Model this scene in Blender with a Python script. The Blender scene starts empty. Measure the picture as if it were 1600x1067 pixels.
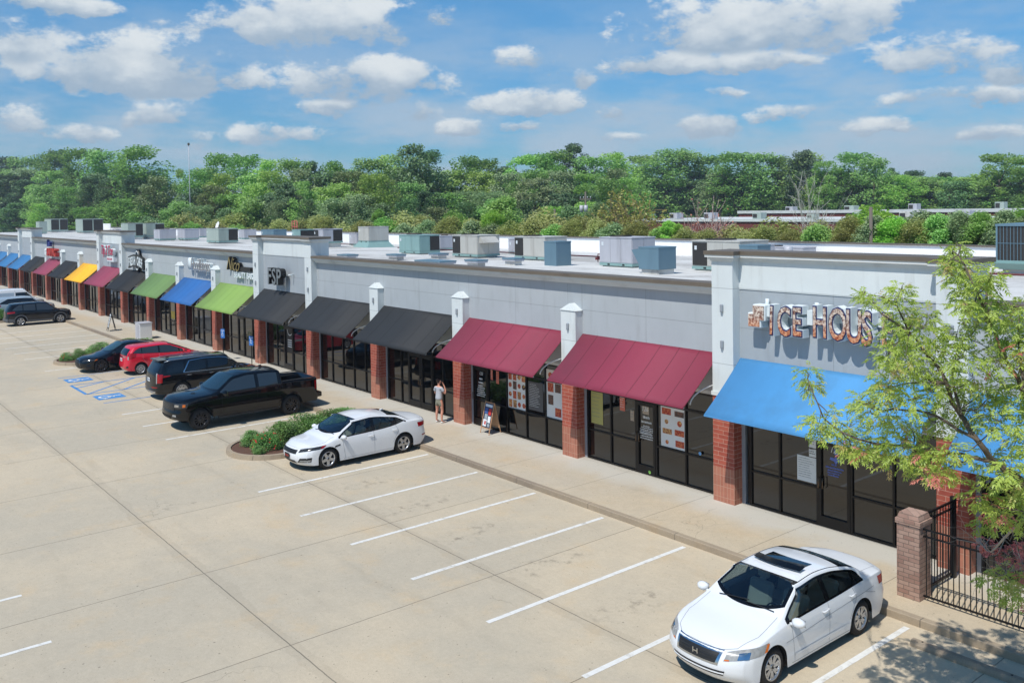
import bpy, bmesh, math, random
from math import sin, cos, pi, radians, sqrt, atan2
from mathutils import Vector, Matrix, noise
from mathutils.bvhtree import BVHTree

S = bpy.context.scene
COL = S.collection

# ------------------------------------------------------------------ camera
def make_camera():
    f, yaw, pit, rol = 1405.9955, 0.8877, -0.0290, -0.0167
    fw = Vector((-sin(yaw)*cos(pit), cos(yaw)*cos(pit), sin(pit)))
    rt = Vector((cos(yaw), sin(yaw), 0)); up = rt.cross(fw)
    c, s = cos(rol), sin(rol)
    r2 = rt*c+up*s; u2 = up*c-rt*s
    cd = bpy.data.cameras.new('camera'); cam = bpy.data.objects.new('camera', cd); COL.objects.link(cam)
    m = Matrix((( r2.x, u2.x, -fw.x, 15.4509), (r2.y, u2.y, -fw.y, -19.5067), (r2.z, u2.z, -fw.z, 8.181), (0, 0, 0, 1)))
    cam.matrix_world = m
    cd.sensor_width = 36; cd.lens = f/1600*36
    cd.shift_y = -(533.5-365.24)/1600
    cd.clip_start = .1; cd.clip_end = 4000
    S.camera = cam
make_camera()

# ------------------------------------------------------------------ light, sky, exposure
SUNV = Vector((.15, -.60, 1.0)).normalized()
S.view_settings.view_transform = 'Standard'; S.view_settings.look = 'None'
S.view_settings.gamma = 1; S.view_settings.use_curve_mapping = False
S.view_settings.exposure = 0.19
sd = bpy.data.lights.new('sun', 'SUN'); sd.energy = 3.75; sd.angle = radians(.5); sd.color = (1, .965, .9)
so = bpy.data.objects.new('sun', sd); COL.objects.link(so)
so.rotation_euler = SUNV.to_track_quat('Z', 'Y').to_euler()

class NT:
    """small helper to write node maths as expressions"""
    def __init__(s, tree): s.t = tree; s.n = tree.nodes; s.l = tree.links
    def node(s, kind, **kw):
        n = s.n.new(kind)
        for k, v in kw.items(): setattr(n, k, v)
        return n
    def put(s, sock, v):
        if isinstance(v, bpy.types.NodeSocket): s.l.new(v, sock)
        else: sock.default_value = v
    def m(s, op, a, b=None, c=None, clamp=False):
        n = s.node('ShaderNodeMath', operation=op, use_clamp=clamp)
        for i, v in enumerate((a, b, c)):
            if v is not None: s.put(n.inputs[i], v)
        return n.outputs[0]
    def mix(s, f, a, b):
        n = s.node('ShaderNodeMix', data_type='RGBA')
        s.put(n.inputs[0], f)
        for k, v in ((6, a), (7, b)):
            if not isinstance(v, bpy.types.NodeSocket) and len(v) == 3: v = (*v, 1)
            s.put(n.inputs[k], v)
        return n.outputs[2]
    def noise(s, vec, scale, detail=3, rough=.5, dim='3D'):
        n = s.node('ShaderNodeTexNoise', noise_dimensions=dim)
        if vec is not None: s.l.new(vec, n.inputs['Vector'])
        n.inputs['Scale'].default_value = scale; n.inputs['Detail'].default_value = detail; n.inputs['Roughness'].default_value = rough
        return n.outputs[0]
    def ramp(s, v, lo, hi):
        n = s.node('ShaderNodeMapRange', interpolation_type='SMOOTHSTEP')
        s.put(n.inputs[0], v); n.inputs[1].default_value = lo; n.inputs[2].default_value = hi
        return n.outputs[0]
    def comb(s, x, y, z):
        n = s.node('ShaderNodeCombineXYZ')
        for i, v in enumerate((x, y, z)): s.put(n.inputs[i], v)
        return n.outputs[0]
    def sep(s, v):
        n = s.node('ShaderNodeSeparateXYZ'); s.l.new(v, n.inputs[0]); return n.outputs

def make_world():
    w = bpy.data.worlds.new('World'); S.world = w; w.use_nodes = True
    w.cycles.sampling_method = 'MANUAL'; w.cycles.sample_map_resolution = 512
    t = NT(w.node_tree); t.n.clear()
    out = t.node('ShaderNodeOutputWorld'); bg = t.node('ShaderNodeBackground')
    sky = t.node('ShaderNodeTexSky', sky_type='NISHITA', sun_disc=False)
    sky.sun_elevation = math.asin(SUNV.z); sky.sun_rotation = atan2(SUNV.x, SUNV.y)
    sky.altitude = 50; sky.air_density = 1.0; sky.dust_density = .25; sky.ozone_density = 3.5
    tc = t.node('ShaderNodeTexCoord')
    x, y, z = t.sep(tc.outputs['Generated'])
    az = t.m('ARCTAN2', t.m('MULTIPLY', x, -1.0), y)      # 0 at +Y, grows towards -X (radians)
    el = t.m('ARCSINE', z)
    # clouds: (azimuth, elevation, half width, height above base, height below) in degrees
    CL = CLOUDS
    nv = t.comb(t.m('MULTIPLY', az, 1.0), t.m('MULTIPLY', el, 1.7), 0.37)
    n1 = t.noise(nv, 13.0, 9, .62)
    n2 = t.noise(nv, 42.0, 6, .65)
    n0 = t.noise(nv, 5.0, 4, .55)
    wob = t.m('ADD', t.m('ADD', t.m('MULTIPLY', t.m('SUBTRACT', n1, .5), 5.2), t.m('MULTIPLY', t.m('SUBTRACT', n0, .5), 1.2)), t.m('MULTIPLY', t.m('SUBTRACT', n2, .5), 1.5))
    azw = t.m('ADD', az, t.m('MULTIPLY', t.m('SUBTRACT', n0, .5), .10)); elw = t.m('ADD', el, t.m('MULTIPLY', t.m('SUBTRACT', n1, .5), .03))
    den = None; top = None
    for (a, e, hw, hu, hd, amp) in CL:
        da = t.m('MULTIPLY', t.m('SUBTRACT', azw, radians(a)), 1/radians(hw*1.0)); hu *= 1.15; hd *= 1.05
        de = t.m('SUBTRACT', elw, radians(e))
        up = t.m('MULTIPLY', t.m('MAXIMUM', de, 0.0), 1/radians(hu))
        dn = t.m('MULTIPLY', t.m('MINIMUM', de, 0.0), 1/radians(hd))
        q = t.m('ADD', up, dn)
        d = t.m('SUBTRACT', amp, t.m('ADD', t.m('MULTIPLY', da, da), t.m('MULTIPLY', q, q)))
        tp = t.m('ADD', d, 0)
        if den is None: den = d; top = t.m('MULTIPLY', q, t.ramp(d, -.2, .4))
        else:
            w_ = t.ramp(t.m('SUBTRACT', d, den), -.7, .7)
            top = t.m('ADD', t.m('MULTIPLY', top, t.m('SUBTRACT', 1.0, w_)), t.m('MULTIPLY', q, w_))
            den = t.m('SMOOTH_MAX', den, d, .35)
    den = t.m('MAXIMUM', den, -1.2)
    f = t.m('ADD', den, wob)
    a1 = t.ramp(f, -.05, .7)
    # thin broken cloud low over the horizon
    nv2 = t.comb(t.m('MULTIPLY', az, 1.0), t.m('MULTIPLY', el, 3.2), 2.1)
    n3 = t.noise(nv2, 6.5, 8, .6)
    lowm = t.m('MULTIPLY', t.ramp(el, 0.30, 0.03), 1.0)
    thin = t.m('MULTIPLY', t.m('MULTIPLY', t.ramp(n3, .36, .64), lowm), .85)
    lit = t.ramp(t.m('ADD', top, t.m('ADD', t.m('MULTIPLY', t.m('SUBTRACT', n1, .5), 3.2), t.m('MULTIPLY', f, -.10))), -.62, .95)
    skc = t.node('ShaderNodeVectorMath', operation='MULTIPLY'); t.l.new(sky.outputs[0], skc.inputs[0]); skc.inputs[1].default_value = (.053, .096, .114)
    ccol = t.mix(lit, CLOUD_DARK, CLOUD_LIT)
    lg = t.node('ShaderNodeVectorMath', operation='MULTIPLY'); t.l.new(skc.outputs[0], lg.inputs[0]); t.l.new(t.mix(t.ramp(el, 0.02, .30), (.70, .66, .74), (1.0, 1.0, 1.0)), lg.inputs[1])
    c1 = t.mix(thin, lg.outputs[0], CLOUD_THIN)
    c2 = t.mix(t.m('MULTIPLY', a1, .93), c1, ccol)
    t.l.new(c2, bg.inputs[0]); bg.inputs[1].default_value = 1.0
    t.l.new(bg.outputs[0], out.inputs[0])
CLOUD_DARK = (.33, .42, .52); CLOUD_LIT = (.68, .72, .74); CLOUD_THIN = (.40, .49, .59)
CLOUDS = [(73.2,8.34,7.20,2.25,1.55,1.00),(77.6,7.86,2.18,0.94,0.77,0.80),(67.3,7.79,2.51,1.17,0.85,0.80),(79.6,9.24,1.75,1.87,0.77,0.70),(77.3,11.72,3.64,0.56,0.54,0.90),(62.6,11.39,6.55,1.78,1.47,1.00),(54.7,11.79,2.72,0.94,0.62,0.80),(59.8,8.08,4.90,1.50,1.74,1.00),(62.0,6.51,2.63,0.47,0.77,0.80),(57.2,5.99,1.80,1.03,0.54,0.80),(54.6,5.09,1.82,0.66,0.46,0.80),(72.4,5.71,2.17,0.94,0.85,0.80),(79.7,5.05,2.09,1.22,0.77,0.80),(76.4,4.52,2.04,0.75,0.54,0.80),(69.6,4.13,1.84,1.12,0.70,0.70),(65.1,4.65,3.43,0.94,0.77,0.80),(49.7,9.00,2.97,1.12,1.01,0.90),(46.0,8.05,1.27,0.66,0.54,0.70),(49.5,6.42,4.56,1.12,0.77,0.80),(44.3,5.70,2.70,0.75,0.54,0.70),(43.9,4.29,2.25,0.47,0.39,0.70),(35.6,10.17,8.51,2.58,1.08,1.00),(41.0,8.73,3.99,0.94,0.85,0.90),(30.1,10.86,4.40,1.64,1.16,0.90),(35.5,8.64,3.82,0.94,0.54,0.80),(25.0,7.90,4.81,1.78,1.01,1.00),(21.5,7.07,2.08,0.94,0.77,0.80),(24.7,5.91,4.05,0.66,0.70,0.80),(33.4,5.29,2.91,0.75,0.54,0.80),(38.4,5.11,2.61,0.66,0.62,0.70),(28.1,4.47,2.33,0.66,0.46,0.60),(22.9,3.73,2.14,0.56,0.46,0.70),(50.8,5.04,2.74,0.47,0.39,0.60),(37.6,6.83,1.73,0.47,0.46,0.60)]
make_world()

# ------------------------------------------------------------------ helpers
def lin(c):
    return tuple((v/255/12.92 if v/255 <= .04045 else ((v/255+.055)/1.055)**2.4) for v in c)

class MB:
    """collects polygons; build() links them as one mesh object"""
    def __init__(s): s.v = []; s.f = []; s.mi = []; s.sm = []
    def add(s, vs, fs, mi=0, sm=False):
        o = len(s.v); s.v += [tuple(p) for p in vs]
        for f in fs: s.f.append([i+o for i in f]); s.mi.append(mi); s.sm.append(sm)
        return s
    def box(s, x0, y0, z0, x1, y1, z1, mi=0, ch=0):
        if x0 > x1: x0, x1 = x1, x0
        if y0 > y1: y0, y1 = y1, y0
        if z0 > z1: z0, z1 = z1, z0
        if ch <= 0:
            vs = [(x0,y0,z0),(x1,y0,z0),(x1,y1,z0),(x0,y1,z0),(x0,y0,z1),(x1,y0,z1),(x1,y1,z1),(x0,y1,z1)]
            return s.add(vs, [(0,3,2,1),(4,5,6,7),(0,1,5,4),(1,2,6,5),(2,3,7,6),(3,0,4,7)], mi)
        # chamfered box
        bm = bmesh.new(); bmesh.ops.create_cube(bm, size=1)
        bmesh.ops.scale(bm, vec=(x1-x0, y1-y0, z1-z0), verts=bm.verts)
        bmesh.ops.translate(bm, vec=((x0+x1)/2, (y0+y1)/2, (z0+z1)/2), verts=bm.verts)
        bmesh.ops.bevel(bm, geom=bm.edges[:], offset=ch, segments=1, affect='EDGES')
        bm.verts.index_update()
        s.add([v.co for v in bm.verts], [[v.index for v in f.verts] for f in bm.faces], mi); bm.free(); return s
    def quad(s, a, b, c, d, mi=0): return s.add([a, b, c, d], [(0,1,2,3)], mi)
    def prism(s, poly, z0, z1, mi=0):
        n = len(poly)
        return s.add([(p[0],p[1],z0) for p in poly]+[(p[0],p[1],z1) for p in poly],
            [list(range(n))[::-1], list(range(n, 2*n))]+[(i,(i+1)%n,(i+1)%n+n,i+n) for i in range(n)], mi)
    def extr(s, poly, f3, mi=0):
        """poly of 2-D points; f3(u, v, k) gives the 3-D point for k = 0, 1"""
        n = len(poly)
        return s.add([f3(p[0],p[1],0) for p in poly]+[f3(p[0],p[1],1) for p in poly],
            [list(range(n))[::-1], list(range(n, 2*n))]+[(i,(i+1)%n,(i+1)%n+n,i+n) for i in range(n)], mi)
    def tube(s, pts, r, n=8, mi=0, sm=True, cap=True):
        pts = [Vector(p) for p in pts]; rs = r if isinstance(r, (list, tuple)) else [r]*len(pts)
        o = len(s.v); up0 = None
        for i, p in enumerate(pts):
            d = (pts[min(i+1, len(pts)-1)]-pts[max(i-1, 0)])
            d = d.normalized() if d.length > 1e-9 else Vector((0,0,1))
            a = Vector((0,0,1)) if abs(d.z) < .9 else Vector((1,0,0))
            if up0 is not None: a = up0
            u = (a-d*a.dot(d)); u = u.normalized() if u.length > 1e-6 else d.orthogonal().normalized()
            up0 = u; w = d.cross(u)
            for k in range(n):
                t = 2*pi*k/n; s.v.append(tuple(p+(u*cos(t)+w*sin(t))*rs[i]))
        for i in range(len(pts)-1):
            for k in range(n):
                s.f.append([o+i*n+k, o+i*n+(k+1)%n, o+(i+1)*n+(k+1)%n, o+(i+1)*n+k]); s.mi.append(mi); s.sm.append(sm)
        if cap:
            s.f.append([o+k for k in range(n)][::-1]); s.mi.append(mi); s.sm.append(False)
            s.f.append([o+(len(pts)-1)*n+k for k in range(n)]); s.mi.append(mi); s.sm.append(False)
        return s
    def lathe(s, prof, n=24, M=None, mi=0, sm=True):
        """prof: (radius, height) around z, transformed by M"""
        o = len(s.v); M = M or Matrix()
        for r, h in prof:
            for k in range(n):
                t = 2*pi*k/n; s.v.append(tuple(M @ Vector((r*cos(t), r*sin(t), h))))
        for i in range(len(prof)-1):
            for k in range(n):
                s.f.append([o+i*n+k, o+i*n+(k+1)%n, o+(i+1)*n+(k+1)%n, o+(i+1)*n+k]); s.mi.append(mi); s.sm.append(sm)
        return s
    def xf(s, M, a=0):
        for i in range(a, len(s.v)): s.v[i] = tuple(M @ Vector(s.v[i]))
        return s
    def build(s, name, mats, parent=None, smooth=None, fix=False):
        me = bpy.data.meshes.new(name); me.from_pydata(s.v, [], s.f); 
        if not isinstance(mats, (list, tuple)): mats = [mats]
        for m in mats: me.materials.append(m)
        me.polygons.foreach_set('material_index', s.mi)
        me.polygons.foreach_set('use_smooth', [bool(x) if smooth is None else smooth for x in s.sm])
        if fix:
            bm = bmesh.new(); bm.from_mesh(me); bmesh.ops.recalc_face_normals(bm, faces=bm.faces[:]); bm.to_mesh(me); bm.free()
        me.update()
        o = bpy.data.objects.new(name, me); COL.objects.link(o)
        if parent is not None: o.parent = parent
        return o

def tag(o, label=None, cat=None, group=None, kind=None):
    if label: o['label'] = label
    if cat: o['category'] = cat
    if group: o['group'] = group
    if kind: o['kind'] = kind
    return o
def thing(name, label, cat, loc=(0,0,0), rz=0, group=None):
    o = bpy.data.objects.new(name, None); COL.objects.link(o); o.location = loc; o.rotation_euler = (0,0,rz)
    o.empty_display_size = .3
    return tag(o, label, cat, group)
def copy_tree(o, parent=None):
    c = o.copy(); COL.objects.link(c)
    if parent is not None: c.parent = parent
    for ch in list(o.children): copy_tree(ch, c)
    return c

def text_mb(body, size=1.0, ext=.02, off=0.0, shear=0.0, sx=1.0, spacing=1.0, res=3):
    """letters in the XZ plane (reading along +X, front facing -Y), as polygons; returns MB starting at x=0, z=0"""
    cu = bpy.data.curves.new('t', 'FONT'); cu.body = body; cu.size = size; cu.extrude = ext; cu.offset = off; cu.shear = shear
    cu.space_character = spacing; cu.resolution_u = res
    ob = bpy.data.objects.new('t', cu); COL.objects.link(ob)
    dg = bpy.context.evaluated_depsgraph_get(); dg.update()
    me = bpy.data.meshes.new_from_object(ob.evaluated_get(dg))
    mb = MB(); mb.add([(v.co.x*sx, -v.co.z, v.co.y) for v in me.vertices], [list(p.vertices) for p in me.polygons])
    bpy.data.objects.remove(ob); bpy.data.curves.remove(cu); bpy.data.meshes.remove(me)
    return mb

# ------------------------------------------------------------------ materials
def newmat(name):
    m = bpy.data.materials.new(name); m.use_nodes = True
    t = NT(m.node_tree); b = t.n.get('Principled BSDF')
    return m, t, b
def pset(b, **kw):
    for k, v in kw.items(): b.inputs[k].default_value = v
def basic(name, col, rough=.6, metal=0.0, var=.12, scale=3.0, spec=.5, bump=0.0, bscale=60.0, coat=0.0, ior=None, dirt=None, streak=False):
    """a paint, metal or plaster with uneven tone from noise; col is an sRGB triple 0-255"""
    m, t, b = newmat(name); c = lin(col) if max(col) > 1 else col
    tc = t.node('ShaderNodeTexCoord'); v = tc.outputs['Object']
    if streak:
        mp = t.node('ShaderNodeMapping'); mp.inputs['Scale'].default_value = (1, 1, .18); t.l.new(v, mp.inputs[0]); v2 = mp.outputs[0]
    else: v2 = v
    n = t.noise(v2, scale, 5, .6)
    k = t.m('ADD', 1-var, t.m('MULTIPLY', n, 2*var))
    vm = t.node('ShaderNodeVectorMath', operation='SCALE'); vm.inputs[0].default_value = c; t.l.new(k, vm.inputs[3])
    colr = vm.outputs[0]
    if dirt:
        n2 = t.noise(v2, scale*.45, 6, .65); colr = t.mix(t.m('MULTIPLY', t.ramp(n2, .5, .78), dirt[1]), colr, lin(dirt[0]))
    t.l.new(colr, b.inputs['Base Color'])
    pset(b, Roughness=rough, Metallic=metal)
    b.inputs['Specular IOR Level'].default_value = spec
    if ior: b.inputs['IOR'].default_value = ior
    if coat: b.inputs['Coat Weight'].default_value = coat; b.inputs['Coat Roughness'].default_value = .03
    if bump:
        bn = t.node('ShaderNodeBump'); bn.inputs['Strength'].default_value = bump; bn.inputs['Distance'].default_value = .01
        t.l.new(t.noise(v, bscale, 3, .6), bn.inputs['Height']); t.l.new(bn.outputs[0], b.inputs['Normal'])
    return m

def brick_mat(name, c1, c2, mortar, bw, rh, ms=.008, offset=.5, bump=.4, rough=.8):
    m, t, b = newmat(name)
    tc = t.node('ShaderNodeTexCoord'); x, y, z = t.sep(tc.outputs['Object'])
    v = t.comb(t.m('ADD', x, y), z, 0.0)
    br = t.node('ShaderNodeTexBrick', offset=offset); t.l.new(v, br.inputs['Vector'])
    br.inputs['Color1'].default_value = (*lin(c1), 1); br.inputs['Color2'].default_value = (*lin(c2), 1); br.inputs['Mortar'].default_value = (*lin(mortar), 1)
    br.inputs['Scale'].default_value = 1; br.inputs['Mortar Size'].default_value = ms; br.inputs['Mortar Smooth'].default_value = .1
    br.inputs['Brick Width'].default_value = bw; br.inputs['Row Height'].default_value = rh; br.inputs['Bias'].default_value = -.1
    n = t.noise(tc.outputs['Object'], 7, 5, .6)
    vm = t.node('ShaderNodeVectorMath', operation='SCALE'); t.l.new(br.outputs[0], vm.inputs[0]); t.l.new(t.m('ADD', .78, t.m('MULTIPLY', n, .44)), vm.inputs[3])
    t.l.new(vm.outputs[0], b.inputs['Base Color']); pset(b, Roughness=rough)
    bn = t.node('ShaderNodeBump', invert=True); bn.inputs['Strength'].default_value = bump; bn.inputs['Distance'].default_value = .01
    t.l.new(br.outputs['Fac'], bn.inputs['Height']); t.l.new(bn.outputs[0], b.inputs['Normal'])
    return m

def line_mask(t, v, x0, p, w):
    """1 on lines at v = x0 + k p of width w"""
    q = t.m('DIVIDE', t.m('SUBTRACT', v, x0), p)
    d = t.m('MULTIPLY', t.m('ABSOLUTE', t.m('SUBTRACT', t.m('FRACT', t.m('ADD', q, .5)), .5)), p)
    return t.m('LESS_THAN', d, w/2)

def concrete(name, base, warm, grey, x0, px, y0=None, py=None, spots=True, jw=.022):
    m, t, b = newmat(name)
    tc = t.node('ShaderNodeTexCoord'); v = tc.outputs['Object']; x, y, z = t.sep(v)
    n1 = t.noise(v, .16, 6, .62); n2 = t.noise(v, .7, 6, .65); n3 = t.noise(v, 38, 3, .7); n4 = t.noise(v, 150, 2, .8)
    mp = t.node('ShaderNodeMapping'); mp.inputs['Scale'].default_value = (.12, .9, 1); mp.inputs['Location'].default_value = (3, 8, 0); t.l.new(v, mp.inputs[0])
    nst = t.noise(mp.outputs[0], 1.0, 6, .6)                    # long streaks of wear along the lane
    # slab-wise tone
    ix = t.m('FLOOR', t.m('DIVIDE', t.m('SUBTRACT', x, x0), px))
    iy = t.m('FLOOR', t.m('DIVIDE', t.m('SUBTRACT', y, y0 if y0 is not None else 0), py or 50.0))
    wn = t.node('ShaderNodeTexWhiteNoise', noise_dimensions='2D'); t.l.new(t.comb(ix, iy, 0.0), wn.inputs['Vector'])
    c = t.mix(t.ramp(t.m('ADD', n1, t.m('MULTIPLY', t.m('SUBTRACT', wn.outputs[0], .5), .10)), .36, .64), lin(grey), lin(base))
    c = t.mix(t.m('MULTIPLY', t.ramp(n2, .5, .76), .5), c, lin(warm))
    c = t.mix(t.m('MULTIPLY', t.ramp(nst, .55, .8), .22), c, lin((120, 112, 98)))
    n5 = t.noise(v, 10, 6, .8); n6 = t.noise(v, 2.4, 5, .7)
    k = t.m('ADD', .34, t.m('MULTIPLY', n3, .38)); k = t.m('ADD', k, t.m('ADD', t.m('MULTIPLY', n4, .34), t.m('ADD', t.m('MULTIPLY', n5, .36), t.m('MULTIPLY', n6, .22))))
    vm = t.node('ShaderNodeVectorMath', operation='SCALE'); t.l.new(c, vm.inputs[0]); t.l.new(k, vm.inputs[3]); c = vm.outputs[0]
    if spots == 3:   # washed, paler strip beside the shop fronts
        c = t.mix(t.m('MULTIPLY', t.ramp(t.m('ADD', y, t.m('MULTIPLY', t.m('SUBTRACT', n2, .5), 2.6)), -1.35, -.1), .8), c, lin((190, 187, 178)))
    # hairline cracks
    wv = t.node('ShaderNodeVectorMath', operation='ADD'); t.l.new(v, wv.inputs[0])
    nn = t.node('ShaderNodeTexNoise'); nn.inputs['Scale'].default_value = .8; nn.inputs['Detail'].default_value = 4; t.l.new(v, nn.inputs['Vector'])
    sc = t.node('ShaderNodeVectorMath', operation='SCALE'); sc.inputs[3].default_value = 1.6; t.l.new(nn.outputs['Color'], sc.inputs[0]); t.l.new(sc.outputs[0], wv.inputs[1])
    vo = t.node('ShaderNodeTexVoronoi', feature='DISTANCE_TO_EDGE'); vo.inputs['Scale'].default_value = .17; t.l.new(wv.outputs[0], vo.inputs['Vector'])
    cr = t.m('MULTIPLY', t.m('LESS_THAN', vo.outputs['Distance'], .0013), t.ramp(t.noise(v, .25, 2), .54, .60))
    c = t.mix(t.m('MULTIPLY', cr, .3), c, lin((95, 88, 78)))
    if spots:
        for sc_, th, r_ in ((2.4, .80, .052), (1.3, .80, .022), (5.0, .72, .075), (11.0, .80, .10)):
            vs = t.node('ShaderNodeTexVoronoi'); vs.inputs['Scale'].default_value = sc_; vs.inputs['Randomness'].default_value = 1; t.l.new(v, vs.inputs['Vector'])
            cx_, _, _ = t.sep(vs.outputs['Color'])
            sp = t.m('MULTIPLY', t.ramp(vs.outputs['Distance'], r_*1.3, r_*.7), t.m('GREATER_THAN', cx_, th-.2))
            c = t.mix(t.m('MULTIPLY', sp, .55), c, lin((82, 76, 68)))
    if spots == 2:   # oil drips in the middle of the stalls
        sx = t.m('ABSOLUTE', t.m('SUBTRACT', t.m('FRACT', t.m('DIVIDE', t.m('ADD', x, 9.53), 2.743)), .5)); sy = t.m('ABSOLUTE', t.m('ADD', y, 6.1))
        om = t.m('MULTIPLY', t.m('MULTIPLY', t.ramp(sx, .22, .02), t.ramp(sy, 1.6, .4)), t.ramp(t.noise(v, 2.6, 5, .7), .50, .68))
        c = t.mix(t.m('MULTIPLY', om, .62), c, lin((96, 88, 78)))
        tk = t.m('MULTIPLY', t.ramp(t.noise(v, 5.5, 4, .6), .62, .72), t.ramp(y, -9.5, -10.5)); c = t.mix(t.m('MULTIPLY', tk, .10), c, lin((96, 90, 80)))
    wob = t.m('MULTIPLY', t.m('SUBTRACT', t.noise(v, 3, 3), .5), .03)
    j = line_mask(t, t.m('ADD', x, wob), x0, px, jw)
    near = None
    if y0 is not None:
        j = t.m('MAXIMUM', j, line_mask(t, t.m('ADD', y, wob), y0, py, jw*1.1))
        dk = t.m('MULTIPLY', line_mask(t, t.m('ADD', y, t.m('MULTIPLY', t.m('SUBTRACT', n2, .5), .8)), y0, py, .34), .10)
        c = t.mix(dk, c, lin((110, 98, 80)))
    c = t.mix(t.m('MULTIPLY', j, .72), c, lin((88, 82, 72)))
    t.l.new(c, b.inputs['Base Color']); pset(b, Roughness=.86)
    bn = t.node('ShaderNodeBump'); bn.inputs['Strength'].default_value = .25; bn.inputs['Distance'].default_value = .004
    t.l.new(t.m('SUBTRACT', n4, t.m('MULTIPLY', j, 2.0)), bn.inputs['Height']); t.l.new(bn.outputs[0], b.inputs['Normal'])
    return m

def foliage(name, c1, c2, trans=.3, dead=None, nscale=.6):
    m, t, b = newmat(name)
    tc = t.node('ShaderNodeTexCoord'); oi = t.node('ShaderNodeObjectInfo')
    n = t.noise(tc.outputs['Object'], nscale, 3, .6); n2 = t.noise(tc.outputs['Object'], nscale*9, 2, .6)
    c = t.mix(t.ramp(t.m('ADD', t.m('MULTIPLY', n, .75), t.m('MULTIPLY', n2, .3)), .34, .7), lin(c1), lin(c2))
    if dead: c = t.mix(t.m('MULTIPLY', t.ramp(t.noise(tc.outputs['Object'], nscale*2.4, 3), .56, .72), .8), c, lin(dead))
    hs = t.node('ShaderNodeHueSaturation'); t.l.new(c, hs.inputs['Color'])
    t.l.new(t.m('ADD', .485, t.m('MULTIPLY', oi.outputs['Random'], .03)), hs.inputs['Hue'])
    t.l.new(t.m('ADD', 1.15, t.m('MULTIPLY', oi.outputs['Random'], .5)), hs.inputs['Value'])
    hs.inputs['Saturation'].default_value = .95
    df = t.node('ShaderNodeBsdfDiffuse'); tr = t.node('ShaderNodeBsdfTranslucent'); mx = t.node('ShaderNodeMixShader'); gl = t.node('ShaderNodeBsdfGlossy')
    gl.inputs['Roughness'].default_value = .5; gl.inputs['Color'].default_value = (.9, .95, .9, 1)
    t.l.new(hs.outputs[0], df.inputs[0]); t.l.new(hs.outputs[0], tr.inputs[0]); mx.inputs[0].default_value = trans
    t.l.new(df.outputs[0], mx.inputs[1]); t.l.new(tr.outputs[0], mx.inputs[2])
    m2 = t.node('ShaderNodeMixShader'); m2.inputs[0].default_value = .04; t.l.new(mx.outputs[0], m2.inputs[1]); t.l.new(gl.outputs[0], m2.inputs[2])
    t.l.new(m2.outputs[0], t.n['Material Output'].inputs[0]); t.n.remove(b)
    return m

M = {}
M['lot'] = concrete('parking_concrete', (192, 177, 152), (196, 170, 132), (178, 167, 147), -.27, 4.45, -7.37, 4.9, spots=2)
M['walk'] = concrete('sidewalk_concrete', (188, 172, 146), (188, 158, 118), (184, 172, 152), -.3, 3.05, .3, 50, spots=3, jw=.016)
M['kerb'] = concrete('kerb_concrete', (160, 144, 122), (166, 138, 102), (138, 124, 108), 1.0, 3.05, None, None, spots=False)
M['stripe'] = basic('white_road_paint', (218, 216, 210), .7, var=.14, scale=9, dirt=((156, 146, 128), .85))
M['bluepaint'] = basic('blue_road_paint', (70, 132, 190), .7, var=.12, scale=9, dirt=((140, 150, 150), .45))
def stucco(name, col, sx0=None, sp=None, score=None):
    """plaster with faint panel joints"""
    m, t, b = newmat(name)
    tc = t.node('ShaderNodeTexCoord'); v = tc.outputs['Object']; x, y, z = t.sep(v)
    n = t.noise(v, 1.1, 6, .6)
    mp = t.node('ShaderNodeMapping'); mp.inputs['Scale'].default_value = (2.2, 2.2, .25); t.l.new(v, mp.inputs[0])
    st = t.noise(mp.outputs[0], 1.4, 5, .65)
    k = t.m('ADD', .90, t.m('MULTIPLY', n, .2))
    vm = t.node('ShaderNodeVectorMath', operation='SCALE'); vm.inputs[0].default_value = lin(col); t.l.new(k, vm.inputs[3])
    c = t.mix(t.m('MULTIPLY', t.ramp(st, .5, .8), .30), vm.outputs[0], lin((118, 116, 112)))
    if score:
        j = None
        for zz in score:
            q = t.m('LESS_THAN', t.m('ABSOLUTE', t.m('SUBTRACT', z, zz)), .011); j = q if j is None else t.m('MAXIMUM', j, q)
        if sx0 is not None:
            for xo in sx0: j = t.m('MAXIMUM', j, line_mask(t, x, xo, sp, .02))
        c = t.mix(t.m('MULTIPLY', j, .38), c, lin((100, 104, 106)))
    t.l.new(c, b.inputs['Base Color']); pset(b, Roughness=.9)
    bn = t.node('ShaderNodeBump'); bn.inputs['Strength'].default_value = .3; bn.inputs['Distance'].default_value = .004
    t.l.new(t.noise(v, 90, 3, .7), bn.inputs['Height']); t.l.new(bn.outputs[0], b.inputs['Normal'])
    return m
M['wall'] = stucco('grey_stucco', (168, 174, 178), (-2.67, .02, .69), 6.09, (4.88,))
M['tower'] = stucco('grey_tower_stucco', (160, 167, 172), (3.44,), 30.45, (4.88,))
M['pil'] = stucco('pale_stucco', (208, 214, 214), None, None, (3.9, 5.93))
M['pilp'] = stucco('pale_stucco_pilaster', (208, 214, 214), None, None, (3.9,))
M['trim'] = basic('white_moulding', (212, 214, 212), .7, var=.08, scale=2, dirt=((150, 146, 140), .5))
M['fascia'] = basic('brown_metal_coping', (104, 94, 82), .55, var=.16, scale=1.6, dirt=((70, 62, 54), .6))
M['brick'] = brick_mat('red_brick', (164, 82, 64), (146, 66, 52), (182, 140, 122), .34, .1165, .0065)
M['block'] = brick_mat('tan_soldier_brick', (172, 112, 90), (158, 98, 78), (186, 150, 128), .113, .29, .005, offset=0.0)
M['post'] = brick_mat('brown_brick', (168, 138, 122), (142, 108, 94), (112, 96, 84), .22, .085, .007)
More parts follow.
